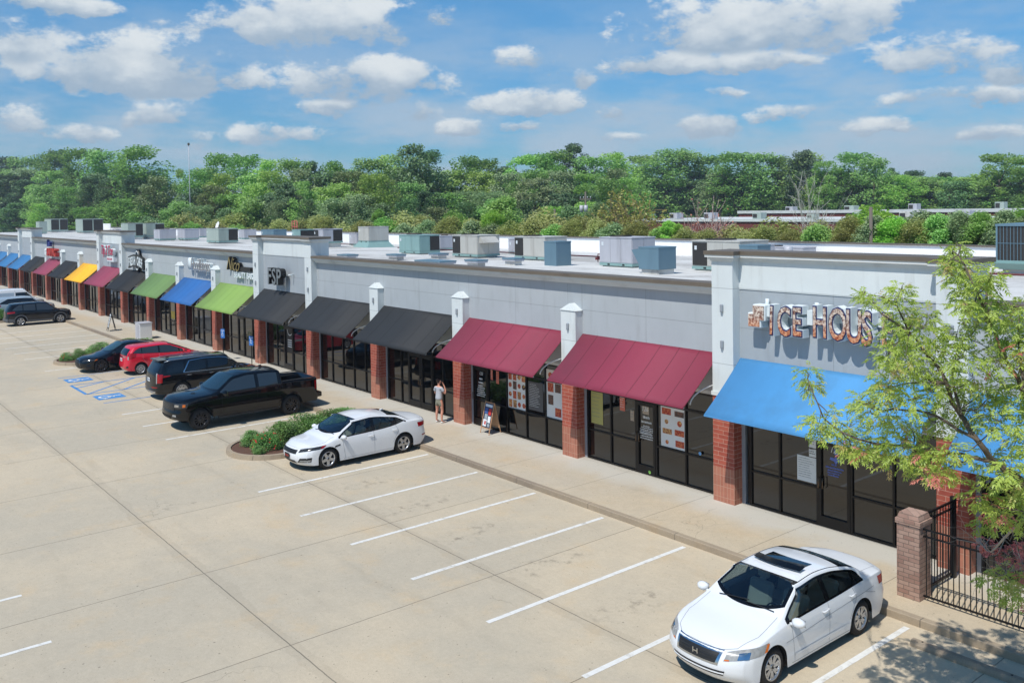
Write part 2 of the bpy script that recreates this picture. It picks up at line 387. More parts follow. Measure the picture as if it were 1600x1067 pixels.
M['bbrick'] = brick_mat('far_red_brick', (120, 56, 50), (104, 46, 42), (120, 78, 70), .25, .09, .006, bump=.1)
M['frame'] = basic('dark_bronze_aluminium', (34, 31, 29), .35, .5, var=.1)
M['jamb'] = basic('grey_jamb_metal', (150, 156, 162), .5, .1)
M['handle'] = basic('brushed_bronze', (120, 100, 82), .3, .9)
def glass_mat(name, col, ior=1.9, rough=.02, dust=.0):
    m, t, b = newmat(name)
    tc = t.node('ShaderNodeTexCoord')
    n = t.noise(tc.outputs['Object'], 2.2, 5, .7)
    t.l.new(t.mix(t.m('MULTIPLY', t.ramp(n, .5, .8), dust), lin(col), lin((120, 110, 98))), b.inputs['Base Color'])
    t.l.new(t.m('ADD', rough, t.m('MULTIPLY', t.ramp(n, .45, .8), .05 if dust else 0.0)), b.inputs['Roughness'])
    b.inputs['IOR'].default_value = ior
    if dust:
        bn = t.node('ShaderNodeBump'); bn.inputs['Strength'].default_value = .02; bn.inputs['Distance'].default_value = .02
        t.l.new(t.noise(tc.outputs['Object'], .8, 2), bn.inputs['Height']); t.l.new(bn.outputs[0], b.inputs['Normal'])
    return m
M['glass'] = glass_mat('tinted_shop_glass', (5, 5, 5), 1.72, .006, .03)
M['cglass'] = glass_mat('tinted_car_glass', (12, 15, 17), 1.7, .01)
M['sglass'] = glass_mat('sky_toned_car_glass', (44, 54, 62), 1.7, .02); M['mglass'] = glass_mat('light_tint_car_glass', (46, 52, 56), 1.7, .02)  # sglass is opaque; its lighter base colour stands in for reflected sky and cabin
M['wglass'] = glass_mat('car_windscreen_glass', (22, 40, 48), 1.85, .01)
M['lglass'] = glass_mat('sky_painted_car_glass', (40, 62, 66), 1.7, .02)  # paler teal base colour, reflected sky painted into the glass
M['roof'] = basic('white_roof_membrane', (196, 195, 191), .8, var=.14, scale=.35, dirt=((140, 136, 130), .85), bump=.1, bscale=8)
def roofmat():
    m, t, b = newmat('white_roof_membrane'); v = t.node('ShaderNodeTexCoord').outputs['Object']; x, y, z = t.sep(v)
    n = t.noise(v, .3, 7, .65); n2 = t.noise(v, 1.6, 6, .7)
    c = t.mix(t.m('MULTIPLY', t.ramp(n, .42, .66), .8), lin((206, 205, 201)), lin((158, 154, 148)))
    c = t.mix(t.m('MULTIPLY', t.ramp(n2, .56, .74), .6), c, lin((128, 124, 118)))
    j = t.m('MAXIMUM', line_mask(t, x, .4, 3.05, .05), line_mask(t, t.m('ADD', y, t.m('MULTIPLY', n2, .1)), .9, 6.1, .05))
    c = t.mix(t.m('MULTIPLY', j, .5), c, lin((134, 130, 124))); t.l.new(c, b.inputs['Base Color']); pset(b, Roughness=.8); return m
M['roof'] = roofmat()
M['parapet'] = basic('white_parapet_membrane', (242, 242, 242), .7, var=.04, scale=.5)
M['black'] = basic('black_plastic', (20, 20, 21), .5)
M['rubber'] = basic('tyre_rubber', (26, 25, 25), .85, var=.15, scale=20)
M['chrome'] = basic('chrome', (200, 203, 206), .12, 1.0, var=.03)
M['alloy'] = basic('silver_alloy', (182, 184, 188), .3, .85, var=.05)
M['darkalloy'] = basic('gloss_black_alloy', (58, 58, 62), .18, .8)
M['iron'] = basic('black_iron', (22, 22, 24), .45, .3)
M['white'] = basic('white_sheet', (225, 225, 222), .7, var=.04)
M['blackletter'] = basic('black_acrylic', (14, 14, 15), .4)
M['mulch'] = basic('mulch', (92, 64, 50), .95, var=.5, scale=30, bump=1.0, bscale=45)
M['grass'] = basic('grass', (82, 104, 48), .95, var=.35, scale=.4)
M['bark'] = basic('bark', (96, 84, 72), .9, var=.25, scale=9, bump=.6, bscale=30)
M['paleb'] = basic('pale_bark', (158, 148, 136), .9, var=.2, scale=9)
M['wood'] = basic('pine_wood', (190, 146, 108), .6, var=.15, scale=12)
M['pole'] = basic('weathered_pole', (104, 96, 86), .8)
M['maroonpipe'] = basic('maroon_pipe', (96, 24, 30), .5)
M['redpaint'] = basic('red_safety_paint', (196, 92, 84), .5)

# ------------------------------------------------------------------ ground, paving and markings
W0 = -146.2; BAY = 6.09; XR = 12.87
def rz_(Y): return 5.7-.018*Y
g = MB(); g.quad((-1500,-900,-.03),(900,-900,-.03),(900,1800,-.03),(-1500,1800,-.03)); tag(g.build('ground', M['grass']), kind='structure')
g = MB(); g.quad((-210,-75,0),(45,-75,0),(45,1,0),(-210,1,0)); tag(g.build('parking_lot', M['lot']), kind='structure')
g = MB(); g.box(W0-4,-2.62,-.02,30,2.2,.15); tag(g.build('sidewalk', M['walk']), kind='structure')
g = MB(); g.box(W0-4,-2.78,-.025,30,-2.62,.154, ch=.012); tag(g.build('kerb', M['kerb']), kind='structure')
g = MB(); g.quad((-220,24,-.01),(30,24,-.01),(30,21,-.01),(-220,21,-.01)); g.quad((-220,24.01,-.01),(-220,34,-.01),(30,34,-.01),(30,24.01,-.01))
tag(g.build('service_road', M['lot']), kind='structure')
g = MB(); h = .004; wd = .060
def stripe(mb, x0, y0, x1, y1, w=wd, z=h, mi=0):
    d = Vector((x1-x0, y1-y0)).normalized(); n = Vector((-d.y, d.x))*w
    mb.quad((x0-n.x,y0-n.y,z),(x1-n.x,y1-n.y,z),(x1+n.x,y1+n.y,z),(x0+n.x,y0+n.y,z), mi)
for k in range(0, 9): stripe(g, -9.53+k*2.743, -8.9, -9.53+k*2.743, -2.95)
for x in (-17.62, -20.30, -23.02): stripe(g, x, -8.9, x, -2.95)
for x in (-36.6, -41.70, -44.45, -47.20, -49.95, -52.70, -55.42, -58.5, -68.4, -72.3, -75.1): stripe(g, x, -8.95, x, -2.95, .06)
for x in (-3.46, -6.2, -8.95, -.72, 2.02, -11.7): stripe(g, x, -15.70, x, -21.6, .055)
tag(g.build('parking_stripes', M['stripe']), kind='structure')
g = MB()
for (a, b, c, d, w) in ((-33.9,-8.9,-33.9,-2.95,.04),(-31.3,-8.9,-31.3,-2.95,.05),(-28.5,-8.9,-28.5,-2.95,.05),(-25.9,-8.85,-25.9,-2.95,.05),(-31.3,-8.9,-28.5,-8.9,.07),
        (-30.42,-8.85,-31.26,-7.4,.055),(-28.5,-8.85,-31.26,-6.0,.055),(-28.5,-7.3,-31.26,-4.4,.055),(-28.5,-5.7,-31.26,-2.95,.055)): stripe(g, a, b, c, d, w, h)
for cx in (-32.68, -27.27): g.quad((cx-.56,-8.82,h+.002),(cx+.56,-8.82,h+.002),(cx+.56,-7.66,h+.002),(cx-.56,-7.66,h+.002))
tag(g.build('accessible_bay_markings', M['bluepaint']), kind='structure')
def wheelchair(cx, cy, s, z):
    """international access symbol lying on the ground; its top points to +Y"""
    m = MB()
    def arc(x, y, r, a0, a1, w, n=14):
        for i in range(n):
            t0 = radians(a0+(a1-a0)*i/n); t1 = radians(a0+(a1-a0)*(i+1)/n)
            m.quad(*[(cx+(x+rr*cos(t))*s, cy+(y+rr*sin(t))*s, z) for rr, t in ((r-w,t0),(r+w,t0),(r+w,t1),(r-w,t1))])
    arc(0, -.16, .22, 100, 350, .045); arc(-.04, .40, .035, 0, 360, .035)
    def bar(x0, y0, x1, y1, w):
        d = Vector((x1-x0, y1-y0)).normalized(); n = Vector((-d.y, d.x))*w
        m.quad((cx+(x0-n.x)*s,cy+(y0-n.y)*s,z+.0008),(cx+(x1-n.x)*s,cy+(y1-n.y)*s,z+.0008),(cx+(x1+n.x)*s,cy+(y1+n.y)*s,z+.0008),(cx+(x0+n.x)*s,cy+(y0+n.y)*s,z+.0008))
    bar(-.04,.33,-.02,-.04,.05); bar(-.04,.16,.16,.14,.035); bar(-.05,-.02,.20,-.04,.045); bar(.19,-.02,.30,-.30,.04); bar(.28,-.29,.40,-.24,.035)
    return m
for cx in (-32.68, -27.27):
    tag(wheelchair(cx, -8.24, 1.1, h+.005).build('wheelchair_marking', M['stripe']), kind='structure')

# ------------------------------------------------------------------ the row of shops
B = thing('shopping_center', 'long pale grey stucco shopping row with brick piers and coloured awnings', 'building')
def X(i): return -i*BAY
TOW = (0, 5, 10, 15)
# main wall (behind the pilasters), above the shop windows
g = MB()
segs = []
xr = XR
for b_ in TOW:
    segs.append((X(b_-1)+.69, xr)); xr = X(b_)
segs.append((W0, xr))
for a, b in segs: g.box(a, .30, 3.02, b, .62, 5.76)
g.box(W0, .62, 2.9, XR, .9, 5.4)
g.build('upper_wall', M['wall'], B)
g = MB(); g.box(W0, .66, .15, W0+.3, 20, 5.6); g.box(XR-.3, .66, .15, XR, 20, 5.6); g.box(W0, 19.7, .0, XR, 20.0, 5.25)
g.build('outer_wall', M['wall'], B)
# cornice and coping of the low roofline
g = MB(); c = MB()
for a, b in segs:
    g.box(a, .12, 5.80, b, .30, 5.94); g.box(a, .20, 5.72, b, .30, 5.80); g.box(a, .04, 5.86, b, .12, 5.94)
    c.box(a, -.02, 5.94, b, .58, 6.045)
g.build('cornice', M['trim'], B); c.build('coping', M['fascia'], B)
# towers
for b_ in TOW:
    x0, x1 = X(b_), X(b_-1)+.69
    g = MB(); g.box(x0+.69, .30, 3.02, x1-.69, .62, 5.91); g.build('tower_wall', M['tower'], B)
    g = MB(); g.box(x0+.69, .28, 5.91, x1-.69, .62, 6.72)
    g.box(x0+.0, .30, 5.70, x0+.69, .95, 6.72); g.box(x1-.69, .30, 5.70, x1, .95, 6.72); g.box(x0+.1, .60, 5.7, x1-.1, .9, 6.70)
    g.build('tower_parapet', M['pil'], B)
    g = MB()
    for e, z0, z1 in ((.03, 6.66, 6.72), (.07, 6.70, 6.76), (.13, 6.76, 6.825)):
        g.box(x0-e, -e, z0, x0+.69+e, .30-e+.001*e, z1); g.box(x1-.69-e, -e, z0, x1+e, .30-e, z1)
        g.box(x0+.69+e, .28-e, z0, x1-.69-e, .31, z1)
        g.box(x0-e, .30-e, z0+.001, x0+.2, .95, z1+.001*0); g.box(x1-.2, .30-e, z0+.001, x1+e, .95, z1)
    g.build('tower_cornice', M['trim'], B)
    g = MB(); e = .15
    g.box(x0-e, -e, 6.825, x0+.69+e, .28-e, 6.93); g.box(x1-.69-e, -e, 6.825, x1+e, .28-e, 6.93); g.box(x0-e, .28-e, 6.826, x1+e, 1.0, 6.932)
    g.build('tower_coping', M['fascia'], B)
# piers, pilasters, wall lights
def pier(i):
    x0 = X(i); x1 = x0+.69
    g = MB(); g.box(x0-.004, -.004, .15, x1+.004, .34, 1.09, 1); g.box(x0, 0, 1.09, x1, .34, 3.05, 0); g.build('brick_pier', [M['brick'], M['block']], B)
    tall = any(i in (b_, b_-1) for b_ in TOW)
    g = MB(); top = 6.70 if tall else 4.86
    g.box(x0-.03, -.03, 3.02, x1+.03, .30, 3.13)
    g.box(x0, 0, 3.13, x1, .30, top)
    if not tall:   # gabled cap: ridge runs front to back
        zc = 4.86; e = .03; zt = 5.08
        g.add([(x0-e,-e,zc),(x1+e,-e,zc),(x1+e,.30,zc),(x0-e,.30,zc),((x0+x1)/2,.05,zt),((x0+x1)/2,.30,zt)], [(0,1,4),(1,2,5,4),(3,0,4,5),(0,3,2,1),(2,3,5)])
    g.build('pilaster', M['pil'] if tall else M['pilp'], B)
    for zz in ((5.40, 4.43) if tall else (4.35,)):
        g = MB(); g.box(x0+.30, -.06, zz-.10, x0+.39, -.002, zz+.10, 0, .012); g.box(x0+.315, -.07, zz-.11, x0+.375, -.02, zz-.098, 0)
        g.build('wall_light', M['jamb'], B)
for i in range(-2, 24): pier(i)
# soffit and beam above the glazing
g = MB()
for i in range(-1, 24): g.box(X(i)+.69, .30, 2.93, X(i-1), .66, 3.02)
g.build('window_head', M['pilp'], B)

# awnings
AW = {-1:'sky',0:'sky',1:'mar',2:'mar',3:'blk',4:'blk',5:'blk',6:'lime',7:'blue',8:'grn',9:'blk2',10:'mar2',11:'yel',12:'blk2',13:'mar2',14:'blk2'}
AC = dict(sky=(74,144,198), mar=(134,46,68), blk=(34,36,39), lime=(128,160,78), blue=(34,98,164), grn=(100,132,76), blk2=(20,21,23), mar2=(140,56,80), yel=(240,178,32), blue2=(44,110,162))
AN = dict(sky='bright sky blue', mar='maroon', blk='charcoal black', lime='lime green', blue='deep blue', grn='moss green', blk2='black', mar2='rose maroon', yel='yellow', blue2='mid blue')
for k, c_ in AC.items(): M['aw_'+k] = basic('awning_'+k+'_canvas', c_, .75, var=.10, scale=1.1, dirt=(tuple(int(v*.62+26) for v in c_), .5), bump=.2, bscale=120, streak=True)
def awning(b_):
    k = AW.get(b_, 'blue2'); x0 = X(b_)+.70; x1 = X(b_-1)-.005
    ya, za, yl, zl = .30, 4.12, -1.22, 2.86
    rnd = random.Random(b_)
    if b_ in (0, -1): za, zl = 4.07, 2.79
    g = MB(); t = .025
    n = 12
    # slightly sagging cloth
    vs = []; fs = []
    for j in range(n+1):
        s_ = j/n; y = ya+(yl-ya)*s_; z = za+(zl-za)*s_-.035*sin(pi*s_)
        xo = -.02*s_
        vs += [(x0+xo, y, z), (x1+.0, y, z)]
    off = len(vs); vs += [(x, y+.010, z-t) for x, y, z in vs]
    for j in range(n):
        a = 2*j; fs.append((a, a+2, a+3, a+1)); fs.append((off+a, off+a+1, off+a+3, off+a+2))
        fs.append((a, off+a, off+a+2, a+2)); fs.append((a+1, a+3, off+a+3, off+a+1))
    fs.append((2*n, off+2*n, off+2*n+1, 2*n+1)); fs.append((0, 1, off+1, off))
    g.add(vs, fs, 0, True)
    # valance hem
    g.box(x0-.02, yl-.008, zl-.05, x1, yl+.012, zl-.005, 0)
    # welded seams
    if k not in ('sky',):
        xs = [x0+(x1-x0)*q for q in ((.135, .30, .42, .62, .745, .88) if b_ in (1,) else (.17, .34, .5, .66, .84))]
        for x in xs:
            x += rnd.uniform(-.06, .06)
            for j in range(n):
                s0, s1 = j/n, (j+1)/n
                f = lambda s_: (ya+(yl-ya)*s_, za+(zl-za)*s_-.035*sin(pi*s_)+.004)
                (ya_, za_), (yb_, zb_) = f(s0), f(s1)
                g.quad((x-.010, ya_, za_), (x+.010, ya_, za_), (x+.010, yb_, zb_), (x-.010, yb_, zb_), 1)
    o = g.build('awning', [M['aw_'+k], M['seam_'+k]], B, fix=False)
    o['label'] = AN[k]+' sloping canvas awning'
    # light metal frame: lip bar, side bars and curved braces
    g = MB(); zb = zl-.03
    for x in (x0+.05, x1-.06):
        g.tube([(x, ya, za-.06), (x, yl+.03, zl-.03)], .016, 6)
        pts = [(x, .28-1.15*cos(pi/2*q/9), 2.86+.40*sin(pi/2*q/9)) for q in range(10)]
        g.tube(pts, .02, 6)
    g.tube([(x0, yl+.02, zl-.03), (x1, yl+.02, zl-.03)], .016, 6)
    f_ = g.build('awning_frame', M['trim'], B)
for k, c_ in AC.items(): M['seam_'+k] = basic('awning_'+k+'_seam', tuple(int(v*.72) for v in c_), .8)
for b_ in range(-1, 24): awning(b_)

# shop fronts
YS = .38
PAT = {  # (offsets of mullion centres from the bay's left pier, door spans)
 0: ([.97,1.86,2.95,3.87,4.93,5.98],[(2.95,3.87,'r')]), 1: ([.78,1.86,2.92,3.73,4.84,5.98],[(2.92,3.73,'l')]),
 2: ([.80,1.70,2.80,3.86,4.87,5.98],[(.80,1.70,'l')]), 3: ([.86,1.89,2.45,3.38,4.22,4.92,5.98],[(2.45,3.38,'r'),(3.38,4.22,'l')]),
 4: ([.87,1.95,2.99,3.99,5.03,5.98],[]), 5: ([.80,2.04,2.90,3.92,5.0,5.98],[(2.90,3.92,'l')]),
 6: ([.80,1.95,2.99,3.89,5.0,5.98],[(2.99,3.89,'r')]), 7: ([.80,2.01,2.84,3.79,5.0,5.98],[(2.84,3.79,'r')]),
 8: ([.80,1.9,2.8,3.8,4.8,5.98],[(2.8,3.8,'r')]), 9: ([.80,1.9,2.9,3.9,4.9,5.98],[(3.9,4.9,'l')]) }
def shopfront(b_):
    mu, doors = PAT[b_ if b_ in PAT else (5+(b_*7) % 5)]
    x0 = X(b_); f = MB(); gl = MB(); yf = YS-.045; yb = YS+.06; w = .028
    f.box(x0+.69, yf, .15, x0+.80, yb, 2.93, 1)             # grey jamb against the pier
    xs = [x0+m for m in mu]; xs[0] = max(xs[0], x0+.84)
    xl, xr2 = xs[0], x0+BAY-.01
    f.box(xl-.05, yf+.003, .15, xr2, yb, .21); f.box(xl-.05, yf+.003, 2.86, xr2, yb, 2.93)
    for x in xs: f.box(x-w, yf, .21, x+w, yb, 2.86)
    if b_ == 0: f.box(xl-.09, yf+.004, .21, xl-w, yb, 2.86)
    for a, b in zip(xs[:-1], xs[1:]):
        isd = any(abs(a-(x0+d[0])) < .01 for d in doors)
        f.box(a+w, yf+.004, 2.32, b-w, yb, 2.38)
        if not isd: f.box(a+w, yf+.004, 1.06, b-w, yb, 1.11)
    f.box(xs[-1]+w, yf+.004, 1.06, xr2, yb, 1.11); f.box(xs[-1]+w, yf+.004, 2.32, xr2, yb, 2.38)
    fr = f.build('shopfront_frame', [M['frame'], M['jamb']], B)
    gl.box(xl, YS, .2, xr2+.02, YS+.02, 2.9)
    gl.build('window_pane', M['glass'], fr)
    for d0, d1, side in doors:
        a, b = x0+d0+w, x0+d1-w; y = yf-.01
        d = MB(); d.box(a+.005, y, .17, a+.085, yb, 2.31); d.box(b-.085, y, .17, b-.005, yb, 2.31); d.box(a+.085, y, .17, b-.085, yb, .42); d.box(a+.085, y, 2.20, b-.085, yb, 2.31)
        D = d.build('door', M['frame'], B)
        hx = a+.05 if side == 'l' else b-.05
        if b_ in (0, 1): hx = a+.05
        hd = MB(); hd.tube([(hx, y, 1.38), (hx, y-.07, 1.37), (hx, y-.075, 1.12), (hx, y, 1.11)], .014, 6)
        hd.tube([(hx+.1, y, 1.38), (hx+.1, y-.05, 1.37), (hx+.1, y-.055, 1.12), (hx+.1, y, 1.11)], .012, 6) if b_ in (0, 1) else None
        hd.build('door_handle', M['handle'], D)
        pl = MB(); pl.box(a, YS-.5+.5+.025, .15, b, YS+.05, .2); 
for b_ in range(-1, 24): shopfront(b_)
# house numbers on the two nearest doors, lettering
def num(txt, x, z, s=.19):
    m = text_mb(txt, s, .003, shear=.25, sx=.95); m.xf(Matrix.Translation((x, YS-.012, z))); m.build('unit_number', M['white'], B)
num('127', 3.28, 2.04); num('126', -2.96, 2.04); num('125', -10.98-.05, 2.04, .16)
# roof deck and back parapet
g = MB(); g.add([(W0,.62,rz_(.62)),(XR,.62,rz_(.62)),(XR,20,rz_(20)),(W0,20,rz_(20)),(W0,.62,5.1),(XR,.62,5.1),(XR,20,5.0),(W0,20,5.0)], [(0,1,2,3),(7,6,5,4),(0,4,5,1),(2,6,7,3)])
g.box(-44, 2.2, rz_(2.2)-.1, -34, 2.24, rz_(2.2)+.006)
g.build('roof', M['roof'], B)
g = MB(); g.box(W0, 19.6, 5.2, XR, 19.98, 6.20); g.box(W0, 19.5, 5.2, W0+17, 19.6, 6.75); g.build('back_parapet', M['parapet'], B)
g = MB(); g.box(W0, 19.52, 6.20, XR, 20.05, 6.26); g.build('parapet_coping', M['fascia'], B)
for k in range(9):
    pass

# ------------------------------------------------------------------ rooftop units
M['ubeige'] = basic('beige_sheet_metal', (190, 188, 180), .55, .1, var=.1, scale=2, dirt=((140, 134, 124), .6), streak=True)
M['ugrey'] = basic('light_grey_sheet_metal', (182, 182, 188), .55, .1, var=.1, scale=2, dirt=((130, 128, 130), .6), streak=True)
M['ugreen'] = basic('grey_green_sheet_metal', (166, 178, 168), .55, .1, var=.1, scale=2, dirt=((120, 130, 120), .5), streak=True)
M['uteal'] = basic('faded_teal_sheet_metal', (136, 168, 164), .5, .15, var=.1, scale=2, dirt=((96, 120, 118), .5), streak=True)
M['ublue'] = basic('blue_grey_sheet_metal', (106, 134, 148), .45, .2, var=.08, scale=2, dirt=((80, 104, 118), .5), streak=True)
def coilmat():
    m, t, b = newmat('condenser_fins')
    x, y, z = t.sep(t.node('ShaderNodeTexCoord').outputs['Object'])
    l = t.m('MAXIMUM', line_mask(t, t.m('ADD', x, y), 0, .045, .014), line_mask(t, z, 0, .045, .012))
    t.l.new(t.mix(l, lin((40, 38, 37)), lin((70, 68, 65))), b.inputs['Base Color']); pset(b, Roughness=.6, Metallic=.3)
    return m
M['coil'] = coilmat()
M['label'] = basic('pale_sticker', (206, 212, 214), .6)
def unit(kind, x0, x1, y0, y1, h, mat, label, coil='', curb=.28, skew=0, hood=0, seed=0):
    """package unit: cabinet with proud panels, rails, coil grilles, a fan ring on top"""
    r = random.Random(seed+int(x0*10)); zb = rz_(y0)+curb
    t = thing('rooftop_unit', label, 'air conditioner', ((x0+x1)/2, (y0+y1)/2, rz_(y0)-.05), 0, 'air conditioning units on the flat roof')
    a, b, c, d = -(x1-x0)/2, (x1-x0)/2, -(y1-y0)/2, (y1-y0)/2
    if curb > .1:
        g = MB()
        if skew: # angled adapter curb
            g.add([(a-.35,c-.35,0),(b+.35,c-.35,0),(b+.35,d+.3,0),(a-.35,d+.3,0),(a,c,curb),(b,c,curb),(b,d,curb),(a,d,curb)], [(0,1,5,4),(1,2,6,5),(2,3,7,6),(3,0,4,7),(4,5,6,7)])
        else: g.box(a+.1, c+.1, -.1, b-.1, d-.1, curb-.02)
        g.build('roof_curb', M['uteal'] if skew else M['roof'], t)
    g = MB(); zr = curb+.05
    g.box(a, c, zr-.07, b, c+.06, zr+.05); g.box(a, d-.06, zr-.07, b, d, zr+.05); g.box(b-.06, c+.06, zr-.07, b, d-.06, zr+.05); g.box(a, c+.06, zr-.07, a+.06, d-.06, zr+.05)
    for q in (.25, .7): g.box(a+(b-a)*q, c-.002, zr-.05, a+(b-a)*q+.14, c+.01, zr+.02, 1)
    g.build('base_rail', [M['uteal'], M['black']], t)
    z0 = zr+.05; z1 = curb+h
    g = MB(); g.box(a+.012, c+.012, z0, b-.012, d-.012, z1-.03); g.box(a-.015, c-.015, z1-.03, b+.015, d+.015, z1+.015, 0, .008)
    # proud panels on the two faces towards the parking side and the right
    fx = [a+.02]; n = max(2, int((b-a)/.62))
    xs = [a+.02+(b-a-.04)*(q/n+ (r.uniform(-.04,.04) if 0<q<n else 0)) for q in range(n+1)]
    cfront = 'f' in coil or 'F' in coil
    for i in range(n):
        if cfront and i == 0: continue
        g.box(xs[i]+.008, c-.004, z0+.03, xs[i+1]-.008, c+.012, z1-.06)
        if r.random() < .5: g.box(xs[i]+.1, c-.008, z0+.15, xs[i]+.34, c-.004, z0+.42)
    n2 = max(1, int((d-c)/.7)); ys = [c+.02+(d-c-.04)*q/n2 for q in range(n2+1)]
    for i in range(n2):
        if 's' in coil and (i > 0 or n2 == 1): continue
        g.box(b-.012, ys[i]+.008, z0+.03, b+.004, ys[i+1]-.008, z1-.06)
        g.box(b-.002, ys[i]+.06, z0+.3, b+.006, ys[i]+.08, z0+.42)
    g.build('cabinet', M[mat], t)
    k = MB()
    if cfront: k.box(xs[0]+.03, c-.010, z0+.04, xs[1]-.02, c+.01, z1-.07)
    if 's' in coil: k.box(b-.01, (ys[1] if n2 > 1 else c)+.03, z0+.04, b+.010, d-.04, z1-.07)
    if 'A' in coil:
        for (u, v) in ((0, .47), (.53, 1)): k.box(b-.01, c+.05+(d-c-.1)*u, z0+.05, b+.010, c+.05+(d-c-.1)*v, z1-.1)
    if k.v: k.build('condenser_coil', M['coil'], t)
    g = MB(); rr = min((b-a), (d-c))*.33
    cx = a+rr+.12
    g.lathe([(rr, z1+.015), (rr, z1+.06), (rr-.03, z1+.06), (rr-.03, z1+.018)], 20, Matrix.Translation((cx, 0, 0)))
    for q in range(5): g.tube([(cx+(rr-.02)*cos(pi*q/5), (rr-.02)*sin(pi*q/5), z1+.05), (cx-(rr-.02)*cos(pi*q/5), -(rr-.02)*sin(pi*q/5), z1+.05)], .008, 4)
    g.build('fan_guard', M['coil'], t)
    if hood:
        g = MB(); x_ = b+.004
        if hood == 1:   # sloping rain hood on the side face
            y0_, y1_ = c+.15, d-.3
            g.add([(x_,y0_,z1-.06),(x_,y1_,z1-.06),(x_+.42,y1_,z1-.38),(x_+.42,y0_,z1-.38),(x_,y0_,z1-.40),(x_,y1_,z1-.40)], [(0,1,2,3),(0,3,4),(1,5,2),(3,2,5,4)])
        g.build('rain_hood', M[mat], t)
    g = MB(); g.box(a+.15, c-.012, z1-.36, a+.27, c-.006, z1-.2); g.build('rating_plate', M['label'], t)
    return t
unit('p', -12.67,-10.72,8.29,9.75,1.20,'ugrey','lilac grey roof unit with two tall doors beside the black pipe flue','',.12)
unit('p', -24.75,-22.48,8.98,10.5,1.10,'ubeige','white roof unit with a sloping rain hood on its right side','f',.14,hood=1)
unit('p', -20.06,-17.68,9.53,11.0,1.08,'ubeige','white roof unit directly behind the tall blue grey intake box','f',.14)
unit('p', -30.96,-28.72,9.46,10.9,1.04,'uteal','faded teal roof unit with a wide dark coil on its right side','s',.12)
unit('p', -8.13,-5.79,9.02,10.9,1.12,'ubeige','white roof unit half hidden behind the left end of the nearest tower','f',.12)
unit('p', -43.22,-41.7,13.6,15.3,1.12,'ubeige','beige roof unit on a sloping teal adapter curb','',.42,skew=1)
unit('p', -45.6,-44.1,11.2,12.8,1.02,'ugrey','roof unit with two dark coil faces just right of the second tower','sF',.36)
unit('p', -46.95,-45.75,14.9,16.2,.92,'ugrey','small pale roof unit left of the beige one on the adapter curb','',.1)
unit('p', -49.9,-48.4,11.5,12.8,1.0,'uteal','dark teal roof unit peeking above the middle tower coping','s',.3)
unit('p', -46.6,-45.9,9.6,10.4,.72,'ublue','low blue grey box seen over the right end of the middle tower','',.1)
unit('p', -62.56,-59.74,9.47,11.2,1.14,'ugreen','long grey green roof unit left of the middle tower','s',.16)
unit('p', -73.9,-72.4,17.0,18.3,.95,'ugrey','pale grey roof unit at the back parapet left of the middle tower','',.1)
unit('p', -86.2,-84.8,17.0,18.2,.95,'ugrey','faint grey roof unit at the back parapet behind the script sign','',.1)
unit('p', -60.0,-57.4,13.4,14.6,1.1,'ublue','low long blue grey unit just over the left end of the middle tower','',.1)
unit('p', -74.81,-73.02,8.83,10.4,.98,'ugrey','short grey roof unit above the fresh chef awning, left of a pair','',.14)
unit('p', -73.0,-71.0,10.5,11.9,.98,'ugrey','short grey roof unit above the moss green awning, right of a pair','',.2)
unit('p', -83.0,-80.6,8.1,9.6,1.4,'ugreen','grey green roof unit with dark side coil right behind the rose tower','s',.3)
unit('p', -84.82,-82.0,10.33,12.2,1.36,'ugreen','grey green roof unit with dark side coil, second beside the rose tower','s',.3)
unit('p', -102.5,-99.8,12.2,13.6,.75,'ugrey','low grey condenser with fins seen over the rose tower','A',.1)
unit('p', -129.0,-125.0,14.58,17.4,1.86,'ugreen','big square two-coil roof unit left of the rose tower','A',.3)
unit('p', -145.0,-140.6,13.73,16.2,1.86,'ugreen','big square two-coil roof unit farthest left but one','A',.3)
unit('p', -128.6,-126.4,9.2,10.2,1.6,'ugreen','slim pale roof cabinet farthest left beside the third tower','',.2)
unit('p', -9.6,-8.6,13.6,15.4,.82,'ugrey','small grey unit behind the blue grey intake near the lilac unit','',.1)
unit('p', -33.6,-32.9,13.8,15.0,.9,'ugrey','narrow grey unit peeping out behind the faded teal one','',.1)
unit('p', -25.6,-24.9,13.6,14.8,.85,'ugrey','narrow grey unit behind the left edge of a white roof unit','',.1)
unit('p', -11.3,-8.9,19-.9,19.2,.62,'ugrey','flat grey roof unit seen just over the nearest tower coping','',.1)
# big residential style condenser on the right
t = thing('condensing_unit', 'large dark finned condenser on a pale stand at the right edge', 'air conditioner', (2.0, 16.8, rz_(15.4)-.05), 0, 'air conditioning units on the flat roof')
g = MB(); g.box(-.95,-1.1,-.05,.95,1.0,.22); g.build('roof_curb', M['roof'], t)
g = MB(); g.add([(-1.05,-1.2,.22),(1.05,-1.2,.22),(1.05,1.1,.22),(-1.05,1.1,.22),(-1.35,-1.45,.46),(1.35,-1.45,.46),(1.35,1.3,.46),(-1.35,1.3,.46)], [(0,1,5,4),(1,2,6,5),(2,3,7,6),(3,0,4,7),(4,5,6,7)]); g.box(-1.2,-1.35,.46,1.2,1.2,.56); g.build('base_rail', M['uteal'], t)
g = MB(); g.box(-1.08,-1.3,.56,1.08,1.1,1.82); g.build('condenser_coil', M['coil'], t)
g = MB()
for x in (-1.1, 1.04): g.box(x,-1.33,.56,x+.06,-1.27,1.86); g.box(x,1.07,.56,x+.06,1.13,1.86)
g.box(-1.12,-1.34,1.82,1.12,1.14,1.90)
for q in range(1, 18): g.box(-1.08+q*.12,-1.315,.56,-1.08+q*.12+.016,-1.30,1.82)
